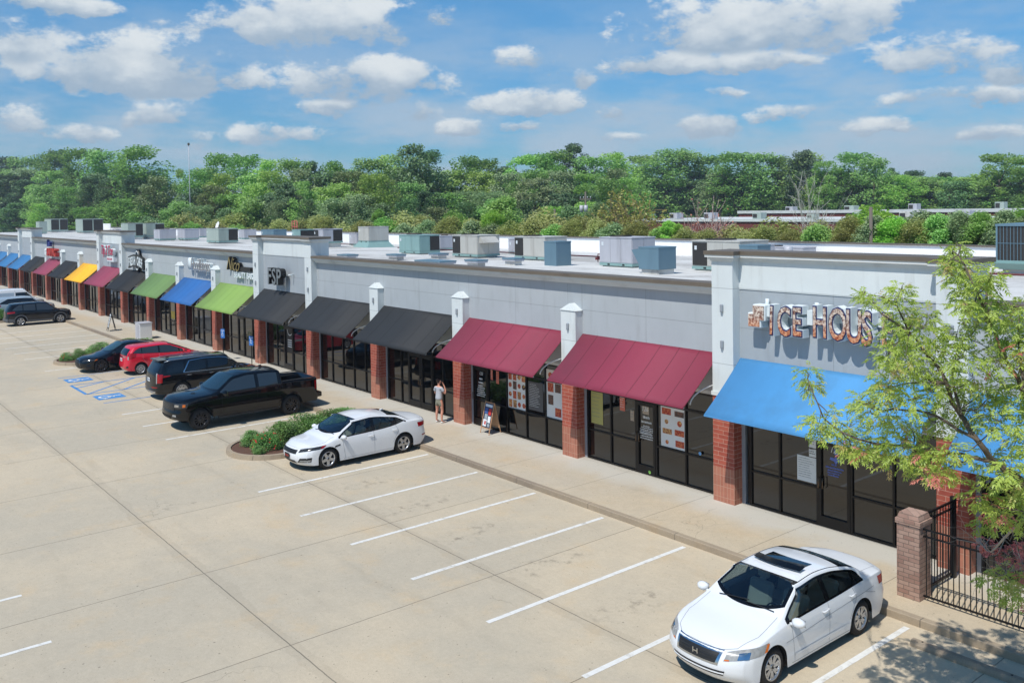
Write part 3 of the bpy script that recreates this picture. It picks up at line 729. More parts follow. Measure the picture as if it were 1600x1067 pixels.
g.box(-1.08,-1.318,1.18,1.08,-1.302,1.2); g.build('cabinet', M['ublue'], t)
g = MB(); g.lathe([(.5,1.9),(.5,1.96),(.46,1.96),(.46,1.91)], 20); g.build('fan_guard', M['coil'], t)
# tall blue grey intake boxes
def intake(x0, x1, y0, y1, z0, z1, label, hood):
    t = thing('air_intake', label, 'roof vent', ((x0+x1)/2, (y0+y1)/2, rz_(y0)-.05), 0, 'air conditioning units on the flat roof')
    a, b, c, d = -(x1-x0)/2, (x1-x0)/2, -(y1-y0)/2, (y1-y0)/2
    if z0 > .05: g = MB(); g.box(a+.08, c+.08, -.1, b-.06, d-.06, z0+.02); g.build('roof_curb', M['roof'], t)
    g = MB(); g.box(a, c, z0, b, d, z1, 0, .01); g.box(a-.01, c-.01, z1-.04, b+.01, d+.01, z1+.008)
    g.build('cabinet', M['ublue'], t)
    if hood:
        g = MB(); g.add([(a,c+.06,z0+.12),(a,d-.06,z0+.12),(a-.42,d-.06,z1-.12),(a-.42,c+.06,z1-.12),(a,c+.06,z1-.06),(a,d-.06,z1-.06)], [(0,3,2,1),(3,4,5,2),(0,4,3),(1,2,5)]); g.build('rain_hood', M['ublue'], t)
intake(-8.0,-7.0,5.75,6.75,.22,1.06,'blue grey box on a white curb with a flared hood on its left',1)
intake(-14.75,-13.95,6.9,7.8,.03,1.12,'tall blue grey box at the right end of a white roof unit',0)
intake(-4.9,-4.1,7.8,8.6,.05,1.16,'blue grey box showing just over the coping of the nearest tower',0)
for i, (x0, x1, y0, y1, hh, lb) in enumerate(((-24.3,-23.3,4.5,5.1,.33,'low capped curb at the far left of the near roof'),(-24.0,-23.1,6.9,7.6,.32,'low capped curb right in front of the faded teal unit'),(-19.5,-17.4,3.1,4.0,.24,'long flat capped curb close to the front coping'),
        (-16.15,-15.2,3.5,4.1,.36,'rusty capped curb in front of the hooded white unit'),(-16.4,-15.5,5.8,6.4,.35,'rusty capped curb in front of the blue grey box'),(-27.3,-26.2,3.3,4.0,.26,'grey capped curb just right of the middle tower'))):
    t = thing('capped_curb', lb, 'roof vent', ((x0+x1)/2, (y0+y1)/2, rz_(y0)-.03), 0, 'capped curbs on the roof')
    w, d = (x1-x0)/2, (y1-y0)/2
    g = MB(); g.box(-w+.1,-d+.1,0,w-.1,d-.1,hh-.1); g.build('roof_curb', M['roof'], t)
    g = MB(); g.box(-w+.02,-d+.02,hh-.14,w-.02,d-.02,hh-.06,1); g.box(-w,-d,hh-.06,w,d,hh); g.build('metal_cap', [M['ublue'], M['ugrey']], t)
# flue, vents, pipes
t = thing('flue_pipe', 'black capped flue beside the lilac grey roof unit', 'flue', (-13.1, 9.6, rz_(9.6)))
g = MB(); g.tube([(0,0,-.02),(0,0,.85)],.09,10); g.build('pipe', M['black'], t)
g = MB(); g.lathe([(.10,.78),(.22,.80),(.20,.95),(.05,1.12),(0,1.12)],12); g.lathe([(.14,.45),(.16,.48),(.14,.51)],12); g.build('cap', M['black'], t)
t = thing('vent_pipe', 'short round white vent behind the nearest tower', 'roof vent', (-3.9, 9.4, rz_(9.4)))
g = MB(); g.tube([(0,0,-.02),(0,0,.92)],.13,12); g.lathe([(.17,.88),(.17,.98),(.12,1.04),(0,1.05)],12); g.build('pipe', M['ugrey'], t)
g = MB()
g.tube([(-36,12.5,rz_(12.5)+.16),(-13.6,12.5,rz_(12.5)+.16),(-13.5,9.9,rz_(9.9)+.18),(-12.7,9.9,rz_(9.9)+.18)],.035,6)
g.tube([(-14.6,10.1,rz_(10)+.05),(-14.6,10.1,rz_(10)+.42),(-14.0,10.1,rz_(10)+.42),(-14.0,10.1,rz_(10)+.05)],.025,6)
g.tube([(-10.2,12.9,rz_(12.9)+.16),(9.5,12.9,rz_(12.9)+.16)],.035,6); g.tube([(-60,13.9,rz_(14)+.16),(-44.5,13.9,rz_(14)+.16)],.03,6)
for x in range(-35, 9, 3):
    if not -13 < x < -10: g.box(x-.08,12.35,rz_(12.5)-.02,x+.08,13.05,rz_(12.5)+.12)
tag(g.build('gas_pipe', M['maroonpipe']), 'long maroon gas pipe on blocks running along the roof', 'pipe')
# roof ladder rail
t = thing('ladder_rail', 'small red square rail standing at the back parapet', 'ladder', (-66.5, 19.6, 6.2))
g = MB()
for x in (-.55, 0, .55): g.tube([(x,.1,-.3),(x,.1,1.0)],.035,6)
for z in (.45, 1.0): g.tube([(-.55,.1,z),(.55,.1,z)],.035,6)
g.build('rail', M['redpaint'], t)
t = thing('satellite_dish', 'small white dish at the back parapet above the script sign', 'dish', (-84.0, 18.9, rz_(19)))
g = MB(); g.tube([(0,0,0),(0,0,1.25)],.04,6); g.build('mast', M['ugrey'], t)
g = MB(); g.lathe([(0,0),(.2,.02),(.42,.10),(.44,.12),(.42,.12),(0,.03)],16, Matrix.Translation((0,-.1,1.35)) @ Matrix.Rotation(radians(70),4,'X')); g.build('dish', M['white'], t)

# ------------------------------------------------------------------ shop signs on the wall
def rust_letter():
    m, t, b = newmat('weathered_sign_face'); v = t.node('ShaderNodeTexCoord').outputs['Object']; x, y, z = t.sep(v)
    n = t.noise(v, 14, 6, .7); n2 = t.noise(v, 60, 3, .8)
    low = t.ramp(t.m('ADD', z, t.m('MULTIPLY', n, .25)), .62, .2)
    c = t.mix(t.ramp(t.m('ADD', n, t.m('MULTIPLY', t.m('SUBTRACT', n2, .5), .6)), .38, .62), lin((104, 60, 46)), lin((226, 210, 194)))
    c = t.mix(t.m('MULTIPLY', low, .8), c, t.mix(t.ramp(n, .35, .65), lin((150, 60, 30)), lin((224, 150, 92))))
    t.l.new(c, b.inputs['Base Color']); pset(b, Roughness=.45); return m
M['rustface'] = rust_letter(); M['navy'] = basic('navy_sign_edge', (34, 44, 96), .4, var=.3, scale=8, dirt=((20, 20, 30), .7))
M['signwhite'] = basic('white_sign_metal', (214, 222, 224), .5, var=.05)
t = thing('shop_sign', 'ICE HOUSE channel letter sign with weathered orange faces above the blue awning', 'shop sign', (1.20, .30, 4.86))
def place(mb, x, y, z, rot=0): return mb.xf(Matrix.Translation((x, y, z)) @ Matrix.Rotation(rot, 4, 'Y'))
sz = 1.20
defs = [('I',0.64,.03,.03,1.0),('C',0.89,.03,0,1.0),('E',1.32,.06,0,.98),('H',1.88,.09,0,1.02),('O',2.32,.07,0,1.06),('U',2.77,.05,0,1.08),('S',3.16,.02,0,1.10),('E',3.65,.06,0,1.04)]
body = MB(); edge = MB(); face = MB(); 
for ch, x, dz, rot, sc_ in defs:
    for mb, off, e, yy in ((body, .062, .13, -.15-.05), (edge, .044, .012, -.345), (face, .012, .01, -.362)):
        q = text_mb(ch, sz*.84*sc_, e, off, 0, .56); place(q, x, yy, dz-.02, rot); mb.add(q.v, q.f)
body.build('letter_body', M['signwhite'], t); edge.build('letter_edge', M['navy'], t); face.build('letter_face', M['rustface'], t)
g = MB(); g.box(.5,-.07,.42,1.9,-.0,.62); g.box(1.62,-.16,.30,1.98,-.0,.66); g.box(1.9,-.07,.40,4.1,-.0,.6); 
for x in (.42, 1.85): g.tube([(x,-.09,.6),(x,-.09,.86)],.05,8)
g.build('raceway', M['signwhite'], t)
g = MB(); g.box(.0,-.36,.12,.40,-.02,.50,0,.02); g.box(.14,-.34,.30,.52,-.02,.72,0,.02); g.box(.3,-.25,.42,.75,-.02,.66); g.build('cube_body', M['signwhite'], t)
g = MB(); g.box(.03,-.372,.15,.37,-.36,.47); g.box(.17,-.374,.33,.49,-.34,.69); g.build('cube_face', M['rustface'], t)

def wall_sign(label, x, z): return thing('shop_sign', label, 'shop sign', (x, .30, z))
# FSP
t = wall_sign('dark FSP block letter sign on the middle tower', -28.15, 4.52)
q = text_mb('FSP', 1.12, .14, .035, 0, .96, 1.06); q.xf(Matrix.Translation((0,-.38,0))); q.build('letter_body', M['blackletter'], t)
q = text_mb('FSP', 1.12, .006, .012, 0, .96, 1.06); q.xf(Matrix.Translation((0,-.528,0))); q.build('letter_face', basic('grey_letter_face', (110, 118, 122), .4), t)
g = MB(); 
for x in (.3, 1.2, 2.0): g.tube([(x,-.3,.5),(x,-.0,.5)],.03,6)
g.build('mounting', M['signwhite'], t)
# beauty bar
t = wall_sign('gold script sign reading BEAUTY BAR beneath, above the lime green awning', -34.5, 4.45)
gold = basic('gold_letter_face', (160, 142, 92), .35, .4, var=.2, scale=8)
for mtx, off, e, yy, nm in ((M['blackletter'],.018,.08,-.15,'letter_body'), (gold,-.012,.008,-.238,'letter_face')):
    q = text_mb('Nico', 1.05, e, off, .45, .95, .9); q.xf(Matrix.Translation((.15,yy,.52)) @ Matrix.Rotation(.04,4,'Y')); q.build(nm, mtx, t)
g = MB(); g.box(1.9,-.2,.50,3.45,-.05,.72); g.build('letter_tail', M['blackletter'], t)
q = text_mb('BEAUTY BAR', .46, .07, .008, 0, .92, 1.05); q.xf(Matrix.Translation((1.15,-.12,.10))); q.build('lower_letters', M['signwhite'], t)
# silver script
t = wall_sign('silver script sign above the deep blue awning', -40.3, 4.72)
for mtx, off, e, yy, nm in ((M['signwhite'],.035,.09,-.2,'letter_body'), (basic('grey_script_face', (128, 124, 126), .4),-.0,.008,-.298,'letter_face')):
    q = text_mb('Hoodlebops', 1.0, e, off, .3, .70, .9); q.xf(Matrix.Translation((.42,yy,.0))); q.build(nm, mtx, t)
g = MB(); g.lathe([(0,-.12),(.30,-.12),(.34,-.08),(.34,.08),(0,.08)],20, Matrix.Translation((.10,-.18,.34)) @ Matrix.Rotation(pi/2,4,'X') @ Matrix.Diagonal((.8,1.1,1,1))); g.build('badge', M['signwhite'], t)
# fresh chef
t = wall_sign('black FRESH CHEF sign with white letters and a round badge behind it', -52.5, 4.25)
g = MB(); 
pts = []
for i in range(13):
    u = i/12; pts.append((u*3.5, .84+.22*sin(pi*u)))
low = [(3.5-u/12*3.5, .02+.20*sin(pi*(1-u/12))) for u in range(13)]
g.extr(pts+low, lambda u, v, k: (u, -.22-.22*k*0-.12*k, v)); g.build('panel', M['blackletter'], t, fix=True)
g = MB(); g.lathe([(0,-.1),(.62,-.1),(.62,.1),(0,.1)],24, Matrix.Translation((1.75,-.14,.62)) @ Matrix.Rotation(pi/2,4,'X') @ Matrix.Diagonal((.8,1.25,1,1))); g.build('round_badge', M['blackletter'], t)
g = MB(); g.lathe([(.50,.0),(.50,.012),(.56,.012),(.56,.0)],24, Matrix.Translation((1.75,-.242,.62)) @ Matrix.Rotation(pi/2,4,'X') @ Matrix.Diagonal((.8,1.25,1,1))); g.build('badge_ring', M['signwhite'], t)
g = MB()
for i, ch in enumerate('FRESH CHEF'):
    if ch == ' ': continue
    x = .16+i*.325; u = x/3.5; q = text_mb(ch, .84, .01, .028, 0, .52); q.xf(Matrix.Translation((x,-.355,.13+.20*sin(pi*(u+.04)))) ); g.add(q.v, q.f)
g.build('letters', M['signwhite'], t)
# pink script with a panel
t = wall_sign('pink script sign with a small lower panel on the rose awning tower', -59.4, 4.55)
pink = basic('pink_letter_face', (184, 40, 84), .45)
q = text_mb('Tip 2 Toe', 1.0, .10, .03, .25, .82, .95); q.xf(Matrix.Translation((0,-.25,.55))); q.build('letter_body', M['signwhite'], t)
q = text_mb('Tip 2 Toe', 1.0, .01, .01, .25, .82, .95); q.xf(Matrix.Translation((0,-.365,.55))); q.build('letter_face', pink, t)
g = MB(); g.box(1.3,-.3,.02,3.1,-.02,.40); g.build('panel', M['signwhite'], t)
q = text_mb('NAIL SALON', .26, .005, 0, 0, .9); q.xf(Matrix.Translation((1.42,-.306,.12))); q.build('panel_letters', pink, t)
# red and blue sign
t = wall_sign('red block letter sign under a blue script word over the far maroon awning', -77.6, 4.30)
red = basic('red_letter_face', (178, 46, 38), .45, var=.3, scale=6); blu = basic('blue_letter_face', (40, 56, 128), .45)
q = text_mb('SAVING', .98, .16, .02, 0, 1.05); q.xf(Matrix.Translation((.0,-.3,.12))); q.build('lower_letters', red, t)
q = text_mb('Los', .85, .12, .02, .2, .9); q.xf(Matrix.Translation((.0,-.3,1.0))); q.build('upper_letters', blu, t)

# ------------------------------------------------------------------ cars
def curve(tab):
    """monotone cubic through (x, y) points"""
    xs = [p[0] for p in tab]; ys = [p[1] for p in tab]; n = len(xs)
    d = [(ys[i+1]-ys[i])/(xs[i+1]-xs[i]) for i in range(n-1)]
    m = [d[0]]+[0 if d[i-1]*d[i] <= 0 else 2*d[i-1]*d[i]/(d[i-1]+d[i]) for i in range(1, n-1)]+[d[-1]]
    def f(x):
        if x <= xs[0]: return ys[0]
        if x >= xs[-1]: return ys[-1]
        i = 0
        while x > xs[i+1]: i += 1
        h = xs[i+1]-xs[i]; t = (x-xs[i])/h
        return ys[i]*(1+2*t)*(1-t)**2+m[i]*h*t*(1-t)**2+ys[i+1]*t*t*(3-2*t)+m[i+1]*h*t*t*(t-1)
    return f
def lint(tab):
    def f(x):
        if x <= tab[0][0]: return tab[0][1]
        for (a, u), (b, v) in zip(tab[:-1], tab[1:]):
            if x <= b: return u+(v-u)*(x-a)/(b-a)
        return tab[-1][1]
    return f

def paint(name, col, rough=.3, flake=0):
    m = basic(name, col, .45, .0 if not flake else .3, var=.03, scale=1.5, coat=1.0, spec=.0 if sum(col) < 150 else .3, dirt=(tuple(min(255, v+(3 if sum(col) < 150 else 10)) for v in col), .25)); return m
M['p_white'] = paint('white_car_paint', (222, 224, 226)); M['p_black'] = paint('black_car_paint', (5, 5, 7), .2); M['p_navy'] = paint('dark_blue_black_paint', (7, 8, 13), .2)
M['p_red'] = paint('red_car_paint', (206, 10, 44)); M['p_silver'] = paint('silver_blue_paint', (170, 184, 194), .3, 1); M['p_dark'] = paint('dark_grey_paint', (12, 13, 15), .25)
for k_ in ('p_black', 'p_navy', 'p_dark'): M[k_].node_tree.nodes['Principled BSDF'].inputs['Coat IOR'].default_value = 1.52
def seeglass(nm, tint):
    m, t, b = newmat(nm); t.n.remove(b); tr = t.node('ShaderNodeBsdfTransparent'); tr.inputs[0].default_value = (*tint, 1); gl = t.node('ShaderNodeBsdfGlossy'); gl.inputs['Roughness'].default_value = .01; gl.inputs[0].default_value = (.9, .95, 1, 1)
    fr = t.node('ShaderNodeLayerWeight'); fr.inputs[0].default_value = .5; mx = t.node('ShaderNodeMixShader'); t.l.new(t.m('ADD', .07, t.m('MULTIPLY', t.m('POWER', fr.outputs[1], 3.5), .85)), mx.inputs[0]); t.l.new(tr.outputs[0], mx.inputs[1]); t.l.new(gl.outputs[0], mx.inputs[2]); t.l.new(mx.outputs[0], t.n['Material Output'].inputs[0]); return m
M['clearglass'] = seeglass('see_through_car_glass', (.62, .65, .64)); M['clearscreen'] = seeglass('see_through_windscreen', (.42, .56, .62))
M['cabin'] = basic('dark_cabin_plastic', (44, 43, 43), .7); M['seatcloth'] = basic('beige_seat_cloth', (176, 164, 144), .9)
M['cladding'] = basic('grey_cladding', (84, 86, 90), .6); M['amber'] = basic('amber_lens', (214, 110, 30), .25)
M['lamp'] = basic('headlamp_glass', (150, 150, 148), .3, .05, var=.6, scale=14); M['lampdark'] = basic('smoked_headlamp', (52, 54, 56), .12, .1, var=.6, scale=20)
M['tail'] = basic('red_tail_lens', (150, 10, 18), .15, var=.2, scale=14); M['plate'] = basic('number_plate', (214, 216, 214), .5); M['plate_art'] = basic('plate_print', (60, 80, 130), .5)
M['under'] = basic('underbody', (10, 10, 10), .9); M['well'] = basic('wheel_well', (9, 9, 9), .95); M['seam'] = basic('panel_gap', (140, 142, 146), .8); M['seamdark'] = basic('dark_panel_gap', (3, 3, 4), .8)
M['trimblk'] = basic('gloss_black_trim', (8, 8, 9), .15)

def wheel(root, x, y, r, w, side, rimmat, spokes, rimr, style=0, rot=.2):
    """side +1: outer face towards +y"""
    Mx = Matrix.Translation((x, y, r)) @ Matrix.Rotation(-pi/2*side, 4, 'X')
    hub = MB(); hub.lathe([(rimr*.97, -w*.35), (rimr*.6, -w*.1), (.0, -w*.1)], 20, Mx, 0)
    W_ = hub.build('wheel', M['black'], root)
    g = MB(); a = w/2
    g.lathe([(rimr-.01,-a+.01),(r-.05,-a),(r-.012,-a+.025),(r,-a+.05),(r,a-.05),(r-.012,a-.025),(r-.045,a-.002),(rimr+.012,a+.004),(rimr-.006,a-.008)], 32, Mx)
    g.build('tyre', M['rubber'], W_)
    g = MB()
    g.lathe([(rimr,a-.012),(rimr-.004,a+.002),(rimr-.026,a-.002),(rimr-.036,a-.03),(rimr-.05,-a*.3)], 32, Mx)
    o = len(g.v)
    zo = a-.014; zi = a-.034
    for k in range(spokes):
        t0 = 2*pi*k/spokes+rot
        def P(rad, off, h): return (rad*cos(t0)-off*sin(t0), rad*sin(t0)+off*cos(t0), h)
        brs = ((0,0),) if style == 0 else ((-.35,-1),(.35,1)) if style == 1 else ((0,0),)
        for (sp, sg) in brs:
            w0 = .052 if spokes <= 5 and style == 0 else .030; w1 = .036 if spokes <= 5 and style == 0 else .020
            if style == 1: w0, w1 = .024, .018
            o0 = 0 + sg*.016; o1 = sg*.058 if style == 1 else 0
            a_ = len(g.v)
            r0, r1 = .045, rimr-.022
            vs = [P(r0,o0-w0,zi+.012),P(r0,o0+w0,zi+.012),P(r1,o1+w1*1.15,zo),P(r1,o1-w1*1.15,zo),P(r0,o0-w0,zi-.03),P(r0,o0+w0,zi-.03),P(r1,o1+w1*1.15,zo-.04),P(r1,o1-w1*1.15,zo-.04)]
            g.add([tuple(Mx @ Vector(v)) for v in vs], [(0,1,2,3),(1,5,6,2),(3,2,6,7),(4,0,3,7),(5,4,7,6)])
    g.lathe([(.062,zi-.03),(.062,zi+.010),(.05,zi+.018),(.0,zi+.02)], 16, Mx)
    g.build('rim', M[rimmat], W_)
    g = MB(); g.lathe([(.026,zi+.018),(.024,zi+.026),(0,zi+.026)], 12, Mx)
    for k in range(5):
        t0 = 2*pi*k/5; g.lathe([(.008,zi+.012),(.008,zi+.024),(0,zi+.024)], 6, Mx @ Matrix.Translation((.042*cos(t0), .042*sin(t0), 0)))
    g.build('hub_cap', M['black'], W_)
    return W_

def make_car(name, label, cat, sp, loc, heading):
    """sp: dict of profile tables; x forward, y left, z up, origin between the axles on the ground"""
    root = thing(name, label, cat, loc, heading)
    T, Bt, W, TE = curve(sp['top']), curve(sp['belt']), curve(sp['w']), curve(sp.get('tum', [(-9, .34), (9, .34)]))
    xf, xb = sp['w'][-1][0], sp['w'][0][0]; ax = sp['wb']/2; R = sp['R']; r = sp['r']; sill = sp['sill']
    zm = sp.get('zm', .62); crn = sp.get('crown', .055); al, au = sp.get('al', .05), sp.get('au', .045)
    bumpf, bumpr = lint(sp['front']), lint(sp['rear']); bowf, bowr = sp.get('bowf', .34), sp.get('bowr', .26); Lf, Lr = sp.get('Lf', .8), sp.get('Lr', .7)
    Wm = max(p[1] for p in sp['w']); SL = curve(sp['sillz']) if 'sillz' in sp else (lambda x: sill)
    open_ = sp.get('bed')
    def side(x, z):
        B = Bt(x); k = 1-al*((zm-z)/zm)**2 if z < zm else 1-au*((z-zm)/max(.05, B-zm))**2
        # shoulder crease
        return W(x)*k
    def edge(x):
        B = Bt(x); h = max(.004, T(x)-B); cr = min(crn, .85*h)
        return W(x)*(1-au)-TE(x)*(h-cr)-min(.045, .45*h), T(x)-cr
    def bend(p):
        x, y, z = p
        if x > xf-Lf: t = ((x-(xf-Lf))/Lf)**2; x -= t*(bowf*min(1, abs(y)/Wm)**2.6+bumpf(z))
        elif x < xb+Lr: t = (((xb+Lr)-x)/Lr)**2; x += t*(bowr*min(1, abs(y)/Wm)**3+bumpr(z))
        return (x, y, z)
    xs = set()
    OPEN = sp.get('open'); n = int((xf-xb)/(.022 if OPEN else .07))
    for i in range(n+1): xs.add(round(xb+(xf-xb)*i/n, 4))
    for s_ in (-ax, ax):
        xs = {x for x in xs if abs(x-s_) > R+.012 }
        for k in range(25): xs.add(round(s_+R*cos(pi*k/24), 4))
    if open_:
        for q in open_[:2]:
            xs = {x for x in xs if abs(x-q) > .02}; xs |= {round(q-.012, 4), round(q+.012, 4)}
    xs = sorted(xs)
    NL, NU, NC = (10, 18, 26) if OPEN else (10, 6, 9)
    rings = []
    for x in xs:
        zb = SL(x)
        for s_ in (-ax, ax):
            if abs(x-s_) <= R: zb = max(zb, r*sp.get('wz', 1.02)+sqrt(max(0, R*R-(x-s_)**2)))
        B = Bt(x); ring = []
        for i in range(NL): z = zb+(B-zb)*i/(NL-1); ring.append((side(x, z), z))
        ye, ze = edge(x); yb_ = side(x, B)
        if open_ and open_[0] < x < open_[1]:
            zf = open_[2]; yi = yb_-.13
            for i in range(1, NU+1):
                s_ = i/NU
                ring.append((yb_-.13*min(1, s_*2), B+.012) if s_ <= .5 else (yi-.004*s_, B+.012-(B-zf)*((s_-.5)*2)))
            for i in range(1, NC+1): ring.append((yi*(1-i/NC), zf))
        else:
            for i in range(1, NU+1):
                s_ = i/NU; ring.append((yb_+(ye-yb_)*s_+.012*sin(pi*s_)*min(1, (ze-B)/.3), B+(ze-B)*s_))
            for i in range(1, NC+1):
                s_ = 1-i/NC; y = ye*sin(s_*pi/2)**.85 if s_ > 0 else 0
                ring.append((y, T(x)-(T(x)-ze)*(y/ye)**2.3))
            # soften the belt and roof corners
            for _ in range(sp.get('soft', 2)):
                rr = ring[:]
                for i in list(range(NL-1, NL+1))+list(range(NL+NU-2-(1 if OPEN else 0), NL+NU+1+(2 if OPEN else 0))):
                    ring[i] = ((rr[i-1][0]+2*rr[i][0]+rr[i+1][0])/4, (rr[i-1][1]+2*rr[i][1]+rr[i+1][1])/4)
        rings.append(ring)
    K = len(rings[0]); v = []; f = []
    def idx(i, k, s_): # s_=0 left, 1 right
        if k == K-1: return i*(2*K-1)+K-1
        return i*(2*K-1)+(k if s_ == 0 else 2*K-2-k)
    for x, ring in zip(xs, rings):
        row = [(x, y, z) for y, z in ring]; row += [(x, -y, z) for y, z in ring[-2::-1]]
        v += [bend(p) for p in row]
    N2 = 2*K-1
    for i in range(len(xs)-1):
        for k in range(N2-1): f.append((i*N2+k, i*N2+k+1, (i+1)*N2+k+1, (i+1)*N2+k))
    # end caps
    for (i, x, rev) in ((0, xs[0], 1), (len(xs)-1, xs[-1], 0)):
        prev = [i*N2+k for k in range(N2)]; ring = rings[i]
        for s_ in (.8, .6, .4, .2, 0):
            cur = []; o = len(v)
            row = [(x, y*s_, z) for y, z in ring]+[(x, -y*s_, z) for y, z in ring[-2::-1]]
            v += [bend(p) for p in row]; cur = [o+k for k in range(N2)]
            for k in range(N2-1):
                q = (prev[k], prev[k+1], cur[k+1], cur[k]); f.append(q if rev == 0 else q[::-1])
            prev = cur
    body = MB(); body.add(v, f, 0, True)
    bm = bmesh.new(); vv = [bm.verts.new(p) for p in v]
    for q in f:
        try: bm.faces.new([vv[k] for k in q])
        except ValueError: pass
    bmesh.ops.remove_doubles(bm, verts=bm.verts, dist=.0008)
    bmesh.ops.dissolve_degenerate(bm, dist=.0006, edges=bm.edges[:])
    bmesh.ops.recalc_face_normals(bm, faces=bm.faces[:])
    # normals must face outwards
    tst = max(bm.faces, key=lambda q: q.calc_center_median().z)
    if tst.normal.z < 0: bmesh.ops.reverse_faces(bm, faces=bm.faces[:])
    bvh = BVHTree.FromBMesh(bm)
    lim = lint(sp['dlo_lim']); lo = lint(sp['dlo_lo']) if 'dlo_lo' in sp else (lambda x: 0)
    ins = sp.get('ins', .035)
    def zt(x): return min(edge(x)[1]-ins, lim(x))
    def zl(x): return min(zt(x), Bt(x)+.022+lo(x))
    if OPEN:
        dead = []
        for q in bm.faces:
            c_ = q.calc_center_median(); n_ = q.normal
            if abs(n_.y) > .45 and any(a < c_.x < b and zl(c_.x)+.004 < c_.z < zt(c_.x)-.004 for a, b in sp['win']): dead.append(q); continue
            if n_.z > .1 and c_.z > Bt(c_.x):
                for (xl, xt, cl, ct), mar, ns in ((sp['ws'], .045, 1), (sp['rw'], .05, -1)):
                    s_ = c_.y/max(.05, edge(c_.x)[0]-mar); xa = xl-cl*s_*s_*ns; xc = xt-ct*s_*s_*ns
                    if abs(s_) < .985 and min(xa, xc)+.008 < c_.x < max(xa, xc)-.008: dead.append(q); break
        bmesh.ops.delete(bm, geom=dead, context='FACES')
    me = bpy.data.meshes.new('body'); bm.to_mesh(me); bm.free()
    me.polygons.foreach_set('use_smooth', [True]*len(me.polygons)); me.materials.append(M[sp['paint']])
    bo = bpy.data.objects.new('body', me); COL.objects.link(bo); bo.parent = root
    # arch returns and liners
    for s_ in (-ax, ax):
        for sd in (1, -1):
            g = MB()
            for k in range(24):
                t0, t1 = pi*k/24, pi*(k+1)/24; q = []
                for t_ in (t0, t1):
                    xx = s_+R*cos(t_); zz = max(SL(xx), r*sp.get('wz', 1.02)+R*sin(t_)); yy = side(xx, zz)
                    q.append(bend((xx, sd*(yy-.002), zz)))
                a, b = q
                g.quad(a, b, (b[0], sd*(Wm-.40), b[2]), (a[0], sd*(Wm-.40), a[2]))
            g.quad((s_-R,sd*(Wm-.40),SL(s_)),(s_+R,sd*(Wm-.40),SL(s_)),(s_+R,sd*(Wm-.40),r+R),(s_-R,sd*(Wm-.40),r+R))
            g.build('wheel_arch_liner', M['well'], root)
    g = MB(); zz = sill
    g.box(xb+.25, -Wm+.42, zz-.03, xf-.32, Wm-.42, zz+.22)
    g.box(-ax+R+.02, -Wm+.10, zz-.02, ax-R-.02, Wm-.10, zz+.12); g.box(ax+R+.02, -Wm+.35, zz-.02, xf-.34, Wm-.35, zz+.1); g.box(xb+.3, -Wm+.34, zz-.0, -ax-R-.02, Wm-.34, zz+.1)
    g.build('underbody', M['under'], root)
    # --- surface tools
    def near(p, off):
        q, nrm, _, _ = bvh.find_nearest(Vector(p)); return tuple(q+nrm*off)
    def ray(o, d, off, fb=None):
        q, nrm, _, dd = bvh.ray_cast(Vector(o), Vector(d).normalized())
        if q is None: return near(fb or o, off)
        if nrm.dot(Vector(d)) > 0: nrm = -nrm
        return tuple(q+nrm*off)
    def sray(x, z, s_, off): return ray((x, s_*2.5, z), (0, -s_, 0), off, (x, s_*Wm, z))
    def tray(x, y, off): return ray((x, y, 4), (0, 0, -1), off)
    def grid(nm, fn, nu, nv, mat, parent=root, mb=None, flip=False, lab=None):
        g_ = mb or MB(); vs = [fn(i/nu, j/nv) for j in range(nv+1) for i in range(nu+1)]
        fs = [(j*(nu+1)+i, j*(nu+1)+i+1, (j+1)*(nu+1)+i+1, (j+1)*(nu+1)+i) for j in range(nv) for i in range(nu)]
        g_.add(vs, fs, 0, True)
        if mb is None:
            return g_.build(nm, M[mat], parent)
        return g_
    def patch(nm, cs, d, mat, off=.006, n=(8, 5), parent=root, mb=None):
        """bilinear patch through 4 rough corners, dropped on to the body along direction d"""
        a, b, c, e = [Vector(p) for p in cs]; d = Vector(d).normalized()
        def fn(u, w_):
            p = (a*(1-u)+b*u)*(1-w_)+(e*(1-u)+c*u)*w_
            return ray(p-d*1.2, d, off, p)
        return grid(nm, fn, n[0], n[1], mat, parent, mb)
    def ribbon(mb, pts, fn, w_=.006, step=.06):
        P = []
        for (a, b) in zip(pts[:-1], pts[1:]):
            a, b = Vector(a), Vector(b); m_ = max(1, int((b-a).length/step))
            for i in range(m_): P.append(a+(b-a)*i/m_)
        P.append(Vector(pts[-1])); L = []
        for i, p in enumerate(P):
            d = (P[min(i+1, len(P)-1)]-P[max(0, i-1)]); d = d.normalized(); nrm = Vector((-d.y, d.x))*w_
            L.append((fn(p+nrm), fn(p-nrm)))
        for (a, b), (c, e) in zip(L[:-1], L[1:]): mb.quad(a, b, e, c)
        return mb
    A = dict(root=root, patch=patch, ribbon=ribbon, sray=sray, tray=tray, near=near, grid=grid, T=T, B=Bt, W=W, edge=edge, ray=ray, Wm=Wm, bend=bend, side=side, body=bo, xf=xf, xb=xb)
    # side windows
    def frame(nm, F, mat):
        """black border: F(p, q, off) takes distances in metres outside (+) or inside (-) the glass edge"""
        g_ = MB()
        for k in range(4): F(k, g_)
        return g_.build(nm, M[mat], root)
